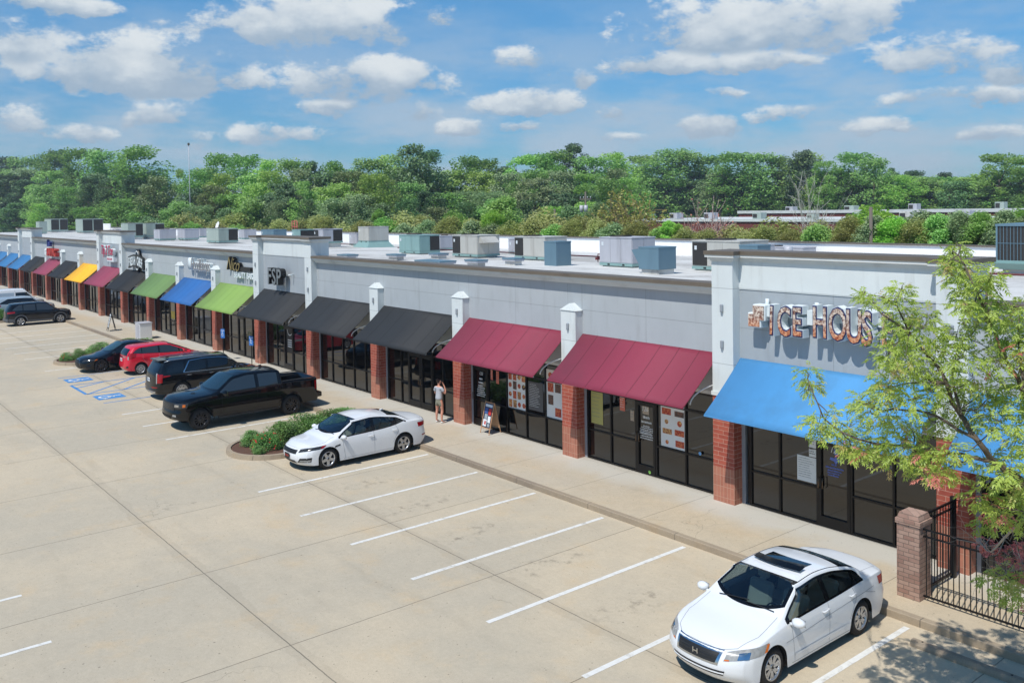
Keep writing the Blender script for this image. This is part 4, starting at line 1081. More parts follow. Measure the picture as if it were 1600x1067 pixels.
    for s_ in (1, -1):
        x0, x1 = sp['dlo']
        if OPEN:
            g_ = MB()
            def pt(x, z, off=.0035): return sray(x, z, s_, off)
            N_ = 60
            for i in range(N_):
                xa_, xb_ = x0-.012+(x1-x0+.024)*i/N_, x0-.012+(x1-x0+.024)*(i+1)/N_
                t0, t1, l0, l1 = zt(xa_), zt(xb_), zl(xa_), zl(xb_)
                g_.quad(pt(xa_,t0-.024),pt(xb_,t1-.024),pt(xb_,t1+.014),pt(xa_,t0+.014)); g_.quad(pt(xa_,l0-.012),pt(xb_,l1-.012),pt(xb_,l1+.022),pt(xa_,l0+.022))
            ed = [x0]+[q for w_ in sp['win'] for q in w_]+[x1]
            for j in range(0, len(ed), 2):
                a, b = ed[j]-.02, ed[j+1]+.02
                for i in range(8):
                    for (xa_, xb_) in ((a, b),):
                        za, zb_ = i/8, (i+1)/8; m_ = (xa_+xb_)/2; f1 = lambda x, u: zl(x)+(zt(x)-zl(x))*u
                        g_.quad(pt(xa_,f1(xa_,za),.0038),pt(m_,f1(m_,za),.0038),pt(m_,f1(m_,zb_),.0038),pt(xa_,f1(xa_,zb_),.0038)); g_.quad(pt(m_,f1(m_,za),.0038),pt(xb_,f1(xb_,za),.0038),pt(xb_,f1(xb_,zb_),.0038),pt(m_,f1(m_,zb_),.0038))
            trim = g_.build('window_trim', M['trimblk'], root)
            for (a, b) in sp['win']:
                def fw(u, w_):
                    x = a+(b-a)*u; return sray(x, zl(x)+(zt(x)-zl(x))*w_, s_, .001)
                grid('side_window', fw, 16, 5, 'clearglass', trim)
            continue
        def fn(u, w_, e=.012, off=.0035):
            x = x0-e+(x1-x0+2*e)*u; a, b = zl(x)-e, zt(x)+e; return sray(x, a+(b-a)*w_, s_, off)
        trim = grid('window_trim', fn, 40, 5, sp.get('trim', 'trimblk'))
        for (a, b) in sp['win']:
            def fw(u, w_):
                x = a+(b-a)*u; return sray(x, zl(x)+(zt(x)-zl(x))*w_, s_, .0075)
            grid('side_window', fw, 16, 5, sp.get('gl', 'cglass'), trim)
    # windscreen and rear window, following the pillars
    def wind(nm, xl, xt, cl, ct, mar, mat, nose):
        def fn(e, off):
            def g_(u, w_):
                s_ = 2*u-1; xa = xl-cl*s_*s_*nose; xc = xt-ct*s_*s_*nose
                w2 = w_*(1+2*e/.6)-e/.6; x = xa+(xc-xa)*w2; y = s_*(edge(x)[0]-mar+e)
                return tray(x, y, off)
            return g_
        if OPEN:
            g_ = MB(); mk = lambda e: fn(e, .005); N_ = 24
            out = fn(.022, .005); 
            for (u0, u1, w0, w1) in ((0, 1, -.03, .075), (0, 1, .93, 1.0), (0, .045, 0, 1), (.955, 1, 0, 1)):
                nu, nv = (N_, 2) if u1-u0 > .5 else (2, N_)
                vs = [out(u0+(u1-u0)*i/nu, w0+(w1-w0)*j/nv) for j in range(nv+1) for i in range(nu+1)]
                g_.add(vs, [(j*(nu+1)+i, j*(nu+1)+i+1, (j+1)*(nu+1)+i+1, (j+1)*(nu+1)+i) for j in range(nv) for i in range(nu)])
            t_ = g_.build(nm+'_surround', M['trimblk'], root); grid(nm, fn(-.0, .002), 24, 22, 'clearscreen', t_)
            return
        t_ = grid(nm+'_surround', fn(.02, .006), 24, 22, 'trimblk'); grid(nm, fn(-.0, .011), 24, 22, mat, t_)
    wind('windscreen', *sp['ws'], .045, sp.get('wsm', 'wglass'), 1)
    if 'rw' in sp: wind('rear_window', *sp['rw'], .05, 'cglass', -1)
    if 'rwv' in sp:   # steep tailgate window, seen from behind
        z0, z1, y0, y1 = sp['rwv']
        def fn(e, off):
            return lambda u, w_: ray((xb-1.5, (2*u-1)*((y0+(y1-y0)*w_)+e), z0-e+(z1-z0+2*e)*w_), (1, 0, 0), off)
        t_ = grid('rear_window_surround', fn(.018, .004), 14, 8, 'trimblk'); grid('rear_window', fn(0, .008), 14, 8, 'cglass', t_)
    if OPEN:   # cabin seen through the glass
        hb = Wm-.13; g = MB(); zb_ = sp.get('cabz', .88)
        g.quad((-1.5,-hb,.34),(1.15,-hb,.34),(1.15,hb,.34),(-1.5,hb,.34))
        for q in (1, -1): g.quad((-1.5,q*hb,.34),(1.15,q*hb,.34),(1.15,q*(hb-.02),zb_),(-1.5,q*(hb-.02),zb_+.06))
        g.quad((1.14,-hb,.34),(1.14,hb,.34),(1.14,hb,zb_),(1.14,-hb,zb_)); g.quad((-1.42,-hb,.34),(-1.42,hb,.34),(-1.50,hb,zb_+.1),(-1.50,-hb,zb_+.1))
        g.box(.78,-hb+.02,.66,1.22,hb-.02,zb_-.01,0,.04); g.box(-1.80,-.60,zb_+.09,-1.42,.60,zb_+.11)
        g.build('cabin_trim', M['cabin'], root)
        for (x, y, w_, b_) in ((.18,-.37,.26,0),(.18,.37,.26,0),(-.80,-.33,.30,1),(-.80,.33,.30,1)):
            g = MB(); a_ = len(g.v); g.box(-.10,-w_,0,.42,w_,.16,0,.04); g.xf(Matrix.Translation((x, y, .42)))
            k = MB(); k.box(-.07,-w_,0,.07,w_,.58,0,.05); k.box(-.05,-.13,.62,.05,.13,.80,0,.04); k.box(-.02,-.06,.56,.02,.06,.64); k.xf(Matrix.Translation((x-.12, y, .48)) @ Matrix.Rotation(-.30, 4, 'Y')); g.add(k.v, k.f)
            g.build('seat', M['seatcloth'], root)
        g = MB(); ring = [(.62+.06*cos(2*pi*i/20)*0-.10*sin(2*pi*i/20)*.4, .37+.18*cos(2*pi*i/20), .84+.18*sin(2*pi*i/20)) for i in range(21)]; g.tube(ring, .014, 6, cap=False); g.tube([(.62,.37,.84),(.85,.37,.74)], .03, 6); g.build('steering_wheel', M['black'], root)
    # panel gaps
    sc = 'seamdark' if sp.get('dark') else 'seam'
    for s_ in (1, -1):
        for pl in sp['seams']: g = MB(); ribbon(g, pl, lambda p: sray(p.x, p.y, s_, .002), .0045); g.build('panel_gap', M[sc], root)
    for pl in sp.get('hood', []):
        g = MB(); ribbon(g, list(pl)+[(p[0], -p[1]) for p in pl[::-1] if p[1]], lambda p: tray(p.x, p.y, .002), .0045); g.build('panel_gap', M[sc], root)
    # handles
    for s_ in (1, -1):
        for (hx, hz) in sp['handles']:
            g = MB(); p = Vector(sray(hx, hz, s_, .0)); q = Vector(sray(hx-.19, hz+.004, s_, 0))
            g.tube([p, p+Vector((-.012,s_*.032,0)), q+Vector((.012,s_*.032,0)), q], [.012,.014,.014,.012], 8)
            g.build('door_handle', M[sp.get('hmat', sp['paint'])], root)
        # mirrors
        mx, mz, my = sp['mirror']; ms = sp.get('msz', (.10, .12, .075))
        base = Vector(sray(mx, mz-.02, s_, 0)); c = Vector((mx-.02, s_*my, mz+.03))
        g = MB(); g.tube([base+Vector((.02,0,0)), c+Vector((.0,-s_*.05,-.03))], [.03,.025], 8)
        prof = []
        bm = bmesh.new(); bmesh.ops.create_icosphere(bm, subdivisions=2, radius=1)
        for v_ in bm.verts:
            px, py, pz = v_.co; 
            if px < -.35: px = -.35
            v_.co = Vector((px*ms[0], py*ms[1]*(1+.15*pz), pz*ms[2]))
        bm.verts.index_update(); o_ = len(g.v)
        g.add([tuple(c+v_.co) for v_ in bm.verts], [[k.index for k in f_.verts] for f_ in bm.faces], 0, True); bm.free()
        mo = g.build('wing_mirror', M[sp.get('mmat', sp['paint'])], root)
        g = MB(); g.box(c.x-ms[0]*.35-.006, c.y-ms[1]*.78, c.z-ms[2]*.7, c.x-ms[0]*.35+.002, c.y+ms[1]*.78, c.z+ms[2]*.7); g.build('mirror_glass', M['chrome'], mo)
    # wheels
    for s_ in (1, -1):
        for wx in (-ax, ax):
            wheel(root, wx, s_*(W(wx)*.985-sp['tw']/2-.012), r, sp['tw'], s_, *sp['rim'])
    # lamps and other patches: (name, corners for the left side, direction, material, offset, mirrored)
    for it in sp['patches']:
        nm, cs, d, mat, off, both = it[:6]; n_ = it[6] if len(it) > 6 else (8, 5)
        for s_ in ((1, -1) if both else (1,)):
            o = patch(nm, [(p[0], p[1]*s_, p[2]) for p in cs], (d[0], d[1]*s_, d[2]), mat, off, n_)
    return A
def sedan(**k):
    L = k['L']; ff, rr = k['ff'], k['rr']; wb = k['wb']; a = wb/2; w = k['hw']; H = k['H']; xf, xb = a+ff, -a-rr
    d = dict(wb=wb, R=k['r']+.045, r=k['r'], sill=.20, tw=k.get('tw', .225),
        top=[(xb,k.get('tail',.93)),(xb+.12,k.get('tail',.93)+.06),(k['rg0']-.25,k['deck']),(k['rg0'],k['deck']+.015),(k['rg0']*.5+k['rg1']*.5,(k['deck']+H)*.5+.03),(k['rg1'],H-.075),(k['rg1']+.45,H-.012),(-.25,H),(k['ws1']+.12,H-.04),(k['ws1'],H-.075),(k['ws1']*.5+k['ws0']*.5,(H+k['cowl'])*.5+.0),(k['ws0'],k['cowl']+.015),(k['ws0']+.12,k['cowl']-.02),(a+.05,k['cowl']-.10),(xf-.35,k['nose']+.10),(xf-.08,k['nose']+.025),(xf,k['nose'])],
        belt=[(xb,k.get('tail',.93)-.05),(xb+.4,k['deck']-.06),(k['rg0'],k['deck']-.055),(-.6,k['belt']+.03),(.5,k['belt']),(k['ws0'],k['belt']-.02),(a,k['cowl']-.16),(xf-.3,k['nose']+.01),(xf,k['nose']-.04)],
        w=[(xb,w*.88),(xb+.25,w*.95),(-a,w),(-.3,w*.995),(a-.3,w),(a+.1,w*.995),(xf-.35,w*.95),(xf,w*.86)],
        tum=[(-9,.30),(-a,.36),(0,.40),(9,.40)], front=[(.18,.16),(.28,.05),(.38,0),(.52,0),(.62,.035),(k['nose']+.02,.12),(k['nose']+.2,.2)],
        rear=[(.2,.18),(.3,.06),(.45,0),(.6,.0),(.75,.05),(k['deck'],.03),(k['deck']+.2,.05)], bowf=.40, bowr=.26)
    d.update({a_: b_ for a_, b_ in k.items() if a_ != 'belt'}); return d
def W_acc():
    s = sedan(L=4.94, ff=.96, rr=1.16, wb=2.80, hw=.922, H=1.475, r=.332, rg0=-1.78, rg1=-1.02, ws1=.30, ws0=1.06, deck=1.07, cowl=1.03, nose=.72, belt=.93, tail=.98)
    s.update(open=1, paint='p_white', dlo=(-1.50,.94), win=[(-1.46,-1.21),(-1.18,-.35),(-.26,.88)], dlo_lim=[(-1.50,1.03),(-1.40,1.16),(-1.2,1.30),(-.9,1.40),(9,9)], ins=.055,
      ws=(1.03,.36,.26,.10), rw=(-1.68,-1.08,.14,.06), wsm='wglass', msz=(.11,.13,.085),
      seams=[[(.86,.94),(.84,.62),(.78,.26)],[(-.30,.95),(-.30,.25)],[(-1.12,.98),(-1.22,.80),(-1.08,.60),(-.98,.45)],[(.86,.24),(-.98,.24)],[(-1.9,.70),(-1.55,.80)]],
      hood=[[(1.02,.72),(1.6,.74),(2.0,.62),(2.20,.40),(2.23,0)],[(-1.75,.66),(-2.3,.66),(-2.42,.4),(-2.45,0)]],
      handles=[(-.10,.84),(-1.00,.87)], mirror=(.86,.94,1.03), rim=('alloy',7,.225,1,.15),
      patches=[('headlight',[(2.22,.47,.575),(1.70,.93,.66),(1.52,.90,.80),(2.10,.46,.70)],(-.6,-.75,-.12),'lamp',.006,True,(12,6)),
        ('indicator_lens',[(1.68,.93,.67),(1.60,.93,.675),(1.50,.90,.785),(1.56,.88,.785)],(-.5,-.85,-.1),'amber',.009,True,(6,5)),
        ('indicator_lens',[(2.22,.50,.585),(2.16,.55,.588),(2.16,.55,.61),(2.21,.50,.605)],(-.7,-.7,-.1),'amber',.010,True,(4,4)),
        ('headlamp_lens',[(2.06,.62,.61),(1.92,.76,.625),(1.86,.76,.72),(2.0,.62,.695)],(-.6,-.75,-.12),'chrome',.010,True,(5,5)),
        ('grille_surround',[(2.4,-.43,.50),(2.4,.43,.50),(2.4,.47,.725),(2.4,-.47,.725)],(-1,0,0),'chrome',.006,False,(16,6)),
        ('grille',[(2.4,-.38,.53),(2.4,.38,.53),(2.4,.42,.685),(2.4,-.42,.685)],(-1,0,0),'black',.012,False,(16,6)),
        ('bumper_intake',[(2.4,-.50,.335),(2.4,.50,.335),(2.4,.54,.42),(2.4,-.54,.42)],(-1,0,0),'black',.006,False,(16,4)),
        ('taillight',[(-2.08,.92,.80),(-2.48,.62,.80),(-2.44,.60,.95),(-2.04,.90,.955)],(.45,-.85,0),'tail',.006,True,(10,5))])
    return s
acc = make_car('parked_car', 'white sedan with a raised sunroof, nearest car at the bottom right', 'car', W_acc(), (5.63, -5.30, 0), -pi/2)
def bars(A, zs, hw, x=2.6, mat='alloy', t=.006, nm='grille_bar', w0=None):
    g = MB()
    for z in zs:
        for i in range(12):
            y0 = -hw+2*hw*i/12; y1 = -hw+2*hw*(i+1)/12
            p = A['ray']((x, y0, z), (-1,0,0), .020); q = A['ray']((x, y1, z), (-1,0,0), .020)
            g.quad((p[0],p[1],z-t),(q[0],q[1],z-t),(q[0],q[1],z+t),(p[0],p[1],z+t)); g.quad((p[0],p[1],z+t),(q[0],q[1],z+t),(q[0]-.015,q[1],z+t),(p[0]-.015,p[1],z+t))
    return g.build(nm, M[mat], A['root'])
bars(acc, (.56,.60,.64), .38, mat='lampdark'); bars(acc, (.378,), .52, mat='p_white', t=.008)
def box_on(A, x, y, z, sx, sy, sz, mat, nm, ch=.01):
    g = MB(); g.box(x-sx/2, y-sy/2, z-sz/2, x+sx/2, y+sy/2, z+sz/2, 0, ch); return g.build(nm, M[mat], A['root'])
# sunroof with its tilted visor
g = MB(); vs = []
def sroof(A, x0, x1, hw, lift, nm, off=.02):
    def fn(u, w_):
        s_ = 2*u-1; x = x0+(x1-x0)*w_+.08*s_*s_*(1 if x1 > x0 else -1)*(-1); p = A['tray'](x, s_*hw, off); return (p[0], p[1], p[2]+lift*(1-w_))
    return A['grid'](nm, fn, 14, 6, 'cglass')
sroof(acc, -.44, -.02, .42, 0, 'sunroof', .006); 
def visor(u, w_):
    s_ = 2*u-1; x = .10-.10*s_*s_-.17*w_; p = acc['tray'](x, s_*.50, .012); return (p[0], p[1], p[2]+.035+.02*w_)
acc['grid']('sunroof_visor', visor, 14, 4, 'trimblk')
g = MB()
for (a, b) in (((1.06,.06),(1.02,.62)),((1.08,-.50),(1.01,.10))):
    pts = []
    for i in range(8):
        u = i/7; x = a[0]+(b[0]-a[0])*u-.02; y = a[1]+(b[1]-a[1])*u; p = acc['tray'](x-.03, y, .02); pts.append(p)
    g.tube(pts, .009, 6)
g.build('wiper', M['black'], acc['root'])
def badge_h(A, z, x=2.7):
    g = MB(); p = A['ray']((x,0,z),(-1,0,0),.024)[0]
    for (y0,z0,y1,z1) in ((-.055,-.045,-.035,.05),(.035,-.045,.055,.05),(-.035,-.01,.035,.01)): g.box(p,y0,z+z0,p+.006,y1,z+z1)
    return g.build('grille_badge', M['chrome'], A['root'])
badge_h(acc, .61)
def moulding(A, pts, mat, w_=.012, nm='door_moulding', off=.012):
    for s_ in (1, -1):
        g = MB(); A['ribbon'](g, pts, lambda p: A['sray'](p.x, p.y, s_, off), w_); g.build(nm, M[mat], A['root'])
moulding(acc, [(1.05,.655),(-1.85,.83)], 'seam', .004, 'crease_shade_line', .003)  # thin grey ribbon paints in the shade along the body crease
moulding(acc, [(.78,.36),(-.96,.36)], 'p_white', .03, 'door_moulding', .012)
def roof_rails(A, x0, x1, mat, y_in=.05, off=.004, w_=.008, nm='roof_channel'):
    for s_ in (1, -1):
        g = MB(); P = []
        for i in range(25):
            x = x0+(x1-x0)*i/24; y = A['edge'](x)[0]-y_in; P.append((A['tray'](x, s_*(y+w_), off), A['tray'](x, s_*(y-w_), off)))
        for (a, b), (c, e) in zip(P[:-1], P[1:]): g.quad(a, b, e, c)
        g.build(nm, M[mat], A['root'])
roof_rails(acc, -1.4, .75, 'trimblk', .03)
# number plate etc. behind
box_on(acc, -2.53, 0, .62, .02, .32, .16, 'plate', 'number_plate')

def W_kia():
    s = sedan(L=4.845, ff=.965, rr=1.085, wb=2.795, hw=.915, H=1.455, r=.335, rg0=-1.72, rg1=-.90, ws1=.34, ws0=1.14, deck=1.09, cowl=.98, nose=.72, belt=.91, tail=1.0)
    s.update(open=1, cabz=.86, paint='p_white', dlo=(-1.50,1.00), win=[(-1.46,-1.13),(-1.09,-.30),(-.22,.94)], dlo_lim=[(-1.50,1.06),(-1.38,1.12),(-1.1,1.26),(-.85,1.36),(9,9)], dlo_lo=[(-1.5,.05),(-1.1,.01),(0,0)], ins=.06,
      ws=(1.11,.40,.26,.10), rw=(-1.64,-.98,.14,.06), wsm='wglass', gl='cglass', msz=(.10,.12,.075),
      seams=[[(.90,.92),(.86,.62),(.80,.26)],[(-.26,.95),(-.28,.25)],[(-1.10,1.0),(-1.20,.80),(-1.06,.60),(-.98,.45)],[(.86,.26),(-.98,.26)]],
      hood=[[(1.12,.72),(1.6,.74),(2.0,.64),(2.20,.44),(2.25,0)],[(-1.72,.64),(-2.2,.66),(-2.36,.4),(-2.38,0)]],
      handles=[(-.06,.82),(-.96,.86)], mirror=(.92,.93,1.02), rim=('alloy',5,.235,0,.3),
      patches=[('headlight',[(2.2,.44,.60),(1.66,.92,.70),(1.48,.90,.79),(2.10,.43,.69)],(-.6,-.75,-.12),'lampdark',.006,True,(12,6)),
        ('indicator_lens',[(1.70,.93,.71),(1.60,.93,.71),(1.47,.90,.785),(1.6,.88,.785)],(-.5,-.85,-.1),'tail',.009,True,(6,4)),
        ('grille',[(2.4,-.42,.56),(2.4,.42,.56),(2.4,.45,.68),(2.4,-.45,.68)],(-1,0,0),'black',.010,False,(16,5)),
        ('bumper_intake',[(2.4,-.42,.27),(2.4,.42,.27),(2.4,.36,.36),(2.4,-.36,.36)],(-1,0,0),'black',.006,False,(16,4)),
        ('fog_lamp_bezel',[(2.3,.50,.30),(2.0,.86,.33),(1.95,.86,.47),(2.25,.60,.44)],(-.7,-.6,0),'black',.006,True,(6,5)),
        ('fog_lamp',[(2.3,.57,.325),(2.0,.82,.345),(1.95,.82,.40),(2.25,.63,.385)],(-.7,-.6,0),'lamp',.012,True,(6,5)),
        ('fender_vent',[(1.20,.9,.66),(.98,.9,.70),(.98,.9,.745),(1.16,.9,.715)],(0,-1,0),'black',.006,True,(5,3)),
        ('taillight',[(-2.0,.90,.80),(-2.44,.62,.83),(-2.40,.6,.95),(-1.95,.86,.95)],(.45,-.85,0),'tail',.006,True,(10,5)),
        ('side_reflector',[(-2.15,.90,.48),(-2.32,.82,.49),(-2.32,.82,.53),(-2.15,.90,.52)],(.4,-.9,0),'tail',.006,True,(4,2))])
    return s
kia = make_car('parked_car', 'white sedan beside the planted island with red flowers', 'car', W_kia(), (-11.10, -4.86, 0), -pi/2)
p = kia['ray']((3,0,.47),(-1,0,0),.02)[0]
def plate(A, x, z, front=True, y=0, art='plate_art', bg='plate', w_=.155, h_=.08):
    g = MB(); sx = .012 if front else -.012
    g.box(x, y-w_, z-h_, x+sx, y+w_, z+h_); o = g.build('number_plate', M[bg], A['root'])
    g = MB(); xx = x+sx*1.15
    for i in range(6):
        y0 = y-w_*.74+i*w_*.26; g.box(x+sx, y0, z-h_*.42, xx, y0+w_*.16, z+h_*.36)
    g.build('plate_characters', M[art], o)
plate(kia, p, .47, True, 0, 'tail', 'black'); roof_rails(kia, -1.3, .75, 'seam', .035, .003, .006)
g = MB(); g.tube([kia['tray'](-1.0, 0, 0), tuple(Vector(kia['tray'](-1.12, 0, 0))+Vector((0,0,.05))), kia['tray'](-1.16, 0, 0)], [.03,.015,.01], 6); g.build('roof_antenna', M['p_white'], kia['root'])
g = MB()
for (a, b) in (((1.14,.06),(1.08,.62)),((1.16,-.50),(1.09,.10))):
    g.tube([kia['tray'](a[0]+(b[0]-a[0])*i/7-.03, a[1]+(b[1]-a[1])*i/7, .02) for i in range(8)], .009, 6)
g.build('wiper', M['black'], kia['root'])

# black sedan between the far island and the red hatchback
s = sedan(L=4.97, ff=.98, rr=1.11, wb=2.87, hw=.932, H=1.445, r=.345, rg0=-1.85, rg1=-.95, ws1=.22, ws0=1.06, deck=1.07, cowl=.97, nose=.70, belt=.90, tail=.98)
s.update(paint='p_navy', dark=1, dlo=(-1.5,.92), win=[(-1.46,-1.1),(-1.06,-.36),(-.28,.86)], dlo_lim=[(-1.5,1.04),(-1.3,1.18),(-1.0,1.32),(9,9)], ins=.055, ws=(1.03,.28,.26,.10), rw=(-1.75,-1.05,.14,.06), wsm='lglass',
   seams=[[(.84,.92),(.80,.26)],[(-.32,.95),(-.32,.25)],[(.82,.25),(-1.0,.25)]], hood=[[(1.04,.72),(1.7,.74),(2.15,.5),(2.25,0)]], handles=[(-.12,.80),(-1.05,.83)], mirror=(.84,.92,1.04), rim=('darkalloy',10,.25,0,.1),
   patches=[('headlight',[(2.25,.52,.585),(1.66,.93,.64),(1.55,.92,.73),(2.12,.54,.70)],(-.6,-.75,-.1),'lampdark',.006,True,(12,6)),
     ('indicator_lens',[(1.78,.93,.655),(1.60,.93,.66),(1.54,.92,.71),(1.66,.9,.71)],(-.5,-.85,-.1),'amber',.009,True,(6,4)),
     ('grille_surround',[(2.4,-.56,.24),(2.4,.56,.24),(2.4,.30,.70),(2.4,-.30,.70)],(-1,0,0),'chrome',.006,False,(14,10)),
     ('grille',[(2.4,-.53,.255),(2.4,.53,.255),(2.4,.275,.685),(2.4,-.275,.685)],(-1,0,0),'black',.012,False,(14,10)),
     ('taillight',[(-2.2,.90,.80),(-2.5,.55,.82),(-2.45,.52,.92),(-2.1,.86,.92)],(.45,-.85,0),'tail',.006,True)])
lex = make_car('parked_car', 'black sedan with a spindle grille between the far planted island and the red hatchback', 'car', s, (-34.95, -5.37, 0), -pi/2)

def wagon(**k):
    wb = k['wb']; a = wb/2; w = k['hw']; H = k['H']; xf, xb = a+k['ff'], -a-k['rr']
    d = dict(wb=wb, R=k['r']+.05, r=k['r'], sill=k.get('sill',.24), tw=k.get('tw', .235), zm=k.get('zm', .7),
        top=[(xb,H-k.get('drop',.14)),(xb+.30,H-k.get('drop',.14)*.45),(xb+.9,H-.02),(-.1,H),(k['ws1']+.1,H-.04),(k['ws1'],H-.075),((k['ws1']+k['ws0'])/2,(H+k['cowl'])/2),(k['ws0'],k['cowl']+.02),(k['ws0']+.12,k['cowl']-.015),(a,k['cowl']-.09),(xf-.35,k['nose']+.10),(xf-.08,k['nose']+.03),(xf,k['nose'])],
        belt=[(xb,k['belt']+.10),(-a,k['belt']+.08),(.3,k['belt']+.01),(k['ws0'],k['belt']-.02),(a,k['cowl']-.15),(xf-.3,k['nose']+.01),(xf,k['nose']-.05)],
        w=[(xb,w*.93),(xb+.25,w*.97),(-a,w),(0,w*.99),(a-.2,w),(xf-.35,w*.96),(xf,w*.87)],
        tum=[(-9,.24),(-a,.27),(0,.30),(9,.34)], front=[(.2,.14),(.3,.04),(.42,0),(.6,0),(.75,.03),(k['nose']+.02,.10),(k['nose']+.2,.2)],
        rear=[(.25,.12),(.35,.02),(.5,0),(.7,.03),(k['belt'],.07),(k['belt']+.12,.10),(H-.12,k.get('rake',.34)),(H,k.get('rake',.34)+.02)], bowf=.36, bowr=.20, Lr=.75)
    d.update({a_: b_ for a_, b_ in k.items() if a_ != 'belt'}); return d
s = wagon(wb=2.53, ff=.80, rr=.73, hw=.845, H=1.50, r=.31, ws1=.22, ws0=1.34, cowl=.99, nose=.76, belt=.97, drop=.15, rake=.36)
s.update(paint='p_red', dlo=(-1.62,1.10), win=[(-1.58,-1.20),(-1.16,-.36),(-.28,.66),(.72,1.05)], dlo_lim=[(-1.62,1.12),(-1.52,1.24),(-1.3,1.34),(9,9)], dlo_lo=[(-1.6,.06),(-1.2,.02),(0,0)], ins=.06, ws=(1.31,.28,.2,.08), rwv=(1.02,1.30,.58,.48), wsm='cglass', gl='mglass',
   seams=[[(.80,1.0),(.78,.28)],[(-.32,1.0),(-.32,.28)],[(-1.14,1.02),(-1.14,.84),(-.92,.5)]], handles=[(-.12,.86),(-1.0,.90)], mirror=(.86,1.02,.98), rim=('alloy',5,.215,1,.2),
   patches=[('taillight',[(-1.88,.74,.80),(-1.50,.84,.92),(-1.46,.80,1.10),(-1.82,.66,1.16)],(.65,-.75,0),'tail',.006,True,(8,8)),
     ('taillight_lens',[(-1.90,.72,.80),(-1.85,.78,.82),(-1.82,.72,.98),(-1.88,.66,.96)],(.8,-.6,0),'lamp',.010,True,(4,6)),
     ('bumper_vent',[(-1.98,.62,.40),(-1.85,.76,.40),(-1.85,.76,.52),(-1.95,.62,.46)],(.8,-.6,0),'black',.006,True,(4,4)),
     ('tailgate_bar',[(-2.2,-.5,.90),(-2.2,.5,.90),(-2.2,.5,.95),(-2.2,-.5,.95)],(1,0,0),'chrome',.008,False,(14,2)),
     ('headlight',[(1.98,.45,.72),(1.45,.83,.80),(1.30,.82,.92),(1.85,.45,.84)],(-.6,-.75,-.1),'lamp',.006,True)])
fit = make_car('parked_car', 'red hatchback parked nose in between two black cars', 'car', s, (-32.64, -4.23, 0), pi/2)
plate(fit, fit['ray']((-3,0,.78),(1,0,0),.01)[0], .78, False)
# black SUV in the accessible bay
s = wagon(wb=2.90, ff=.93, rr=1.15, hw=.985, H=1.75, r=.375, ws1=.60, ws0=1.34, cowl=1.18, nose=.92, belt=1.08, drop=.15, rake=.40, zm=.78, sill=.28)
s.update(paint='p_dark', dark=1, dlo=(-2.12,1.22), win=[(-2.08,-1.32),(-1.20,-.34),(-.24,1.14)], dlo_lim=[(-2.12,1.40),(-1.9,1.50),(9,9)], ins=.075, ws=(1.32,.66,.2,.08), rwv=(1.20,1.56,.72,.64), wsm='cglass', hmat='chrome', gl='cglass',
   seams=[[(.92,1.1),(.88,.32)],[(-.28,1.1),(-.28,.32)],[(-1.26,1.12),(-1.26,.9),(-1.02,.5)]], handles=[(-.02,1.0),(-1.02,1.03)], mirror=(.98,1.16,1.12), rim=('alloy',7,.255,1,.2),
   patches=[('taillight',[(-2.55,.80,.78),(-2.30,.96,.80),(-2.22,.90,1.16),(-2.50,.76,1.18)],(.8,-.6,0),'tail',.006,True,(6,8)),
     ('taillight_lens',[(-2.55,.76,.76),(-2.50,.80,.77),(-2.45,.75,1.2),(-2.52,.70,1.2)],(.9,-.4,0),'lamp',.010,True,(3,8)),
     ('taillight_lens',[(-2.25,.98,1.02),(-1.95,.98,1.05),(-1.95,.98,1.09),(-2.25,.96,1.10)],(.2,-1,0),'tail',.008,True,(5,3)),
     ('skid_plate',[(-2.8,-.6,.30),(-2.8,.6,.30),(-2.8,.72,.42),(-2.8,-.72,.42)],(1,0,0),'alloy',.008,False,(14,4)),
     ('side_reflector',[(-2.7,.45,.56),(-2.6,.85,.58),(-2.6,.85,.61),(-2.7,.45,.60)],(.95,-.3,0),'tail',.008,True,(5,2)),
     ('headlight',[(2.3,.60,.80),(1.75,.96,.84),(1.75,.95,1.0),(2.2,.6,.98)],(-.6,-.75,-.1),'lampdark',.006,True)])
pal = make_car('parked_car', 'black SUV with chrome window line, backing out next to the black pickup', 'suv', s, (-25.42, -4.50, 0), pi/2)
plate(pal, pal['ray']((-3.4,0,.88),(1,0,0),.01)[0], .88, False)
moulding(pal, [(-1.36,1.16),(-1.26,1.30),(-1.16,1.46),(-1.06,1.60)], 'chrome', .022, 'chrome_trim', .012)
moulding(pal, [(-1.06,1.615),(-.4,1.655),(.3,1.63),(.62,1.58),(.9,1.45),(1.2,1.24)], 'chrome', .012, 'chrome_trim', .012)
moulding(pal, [(-1.36,1.15),(-.2,1.125),(1.16,1.11)], 'chrome', .012, 'chrome_trim', .012)
moulding(pal, [(.9,.36),(-.95,.36)], 'chrome', .012, 'chrome_trim', .012)
g = MB()
for s_ in (1, -1): g.tube([tuple(Vector(pal['tray'](x, s_*(pal['edge'](x)[0]-.07), 0))+Vector((0,0,.035 if 0 < i < 9 else 0))) for i, x in enumerate([-2.1+.27*q for q in range(10)])], .018, 6)
g.build('roof_rail', M['alloy'], pal['root'])
box_on(pal, -2.12, 0, 1.70, .42, 1.15, .05, 'p_dark', 'rear_spoiler', .02)
box_on(pal, -1.75, 0, 1.77, .14, .04, .05, 'black', 'roof_antenna', .01)
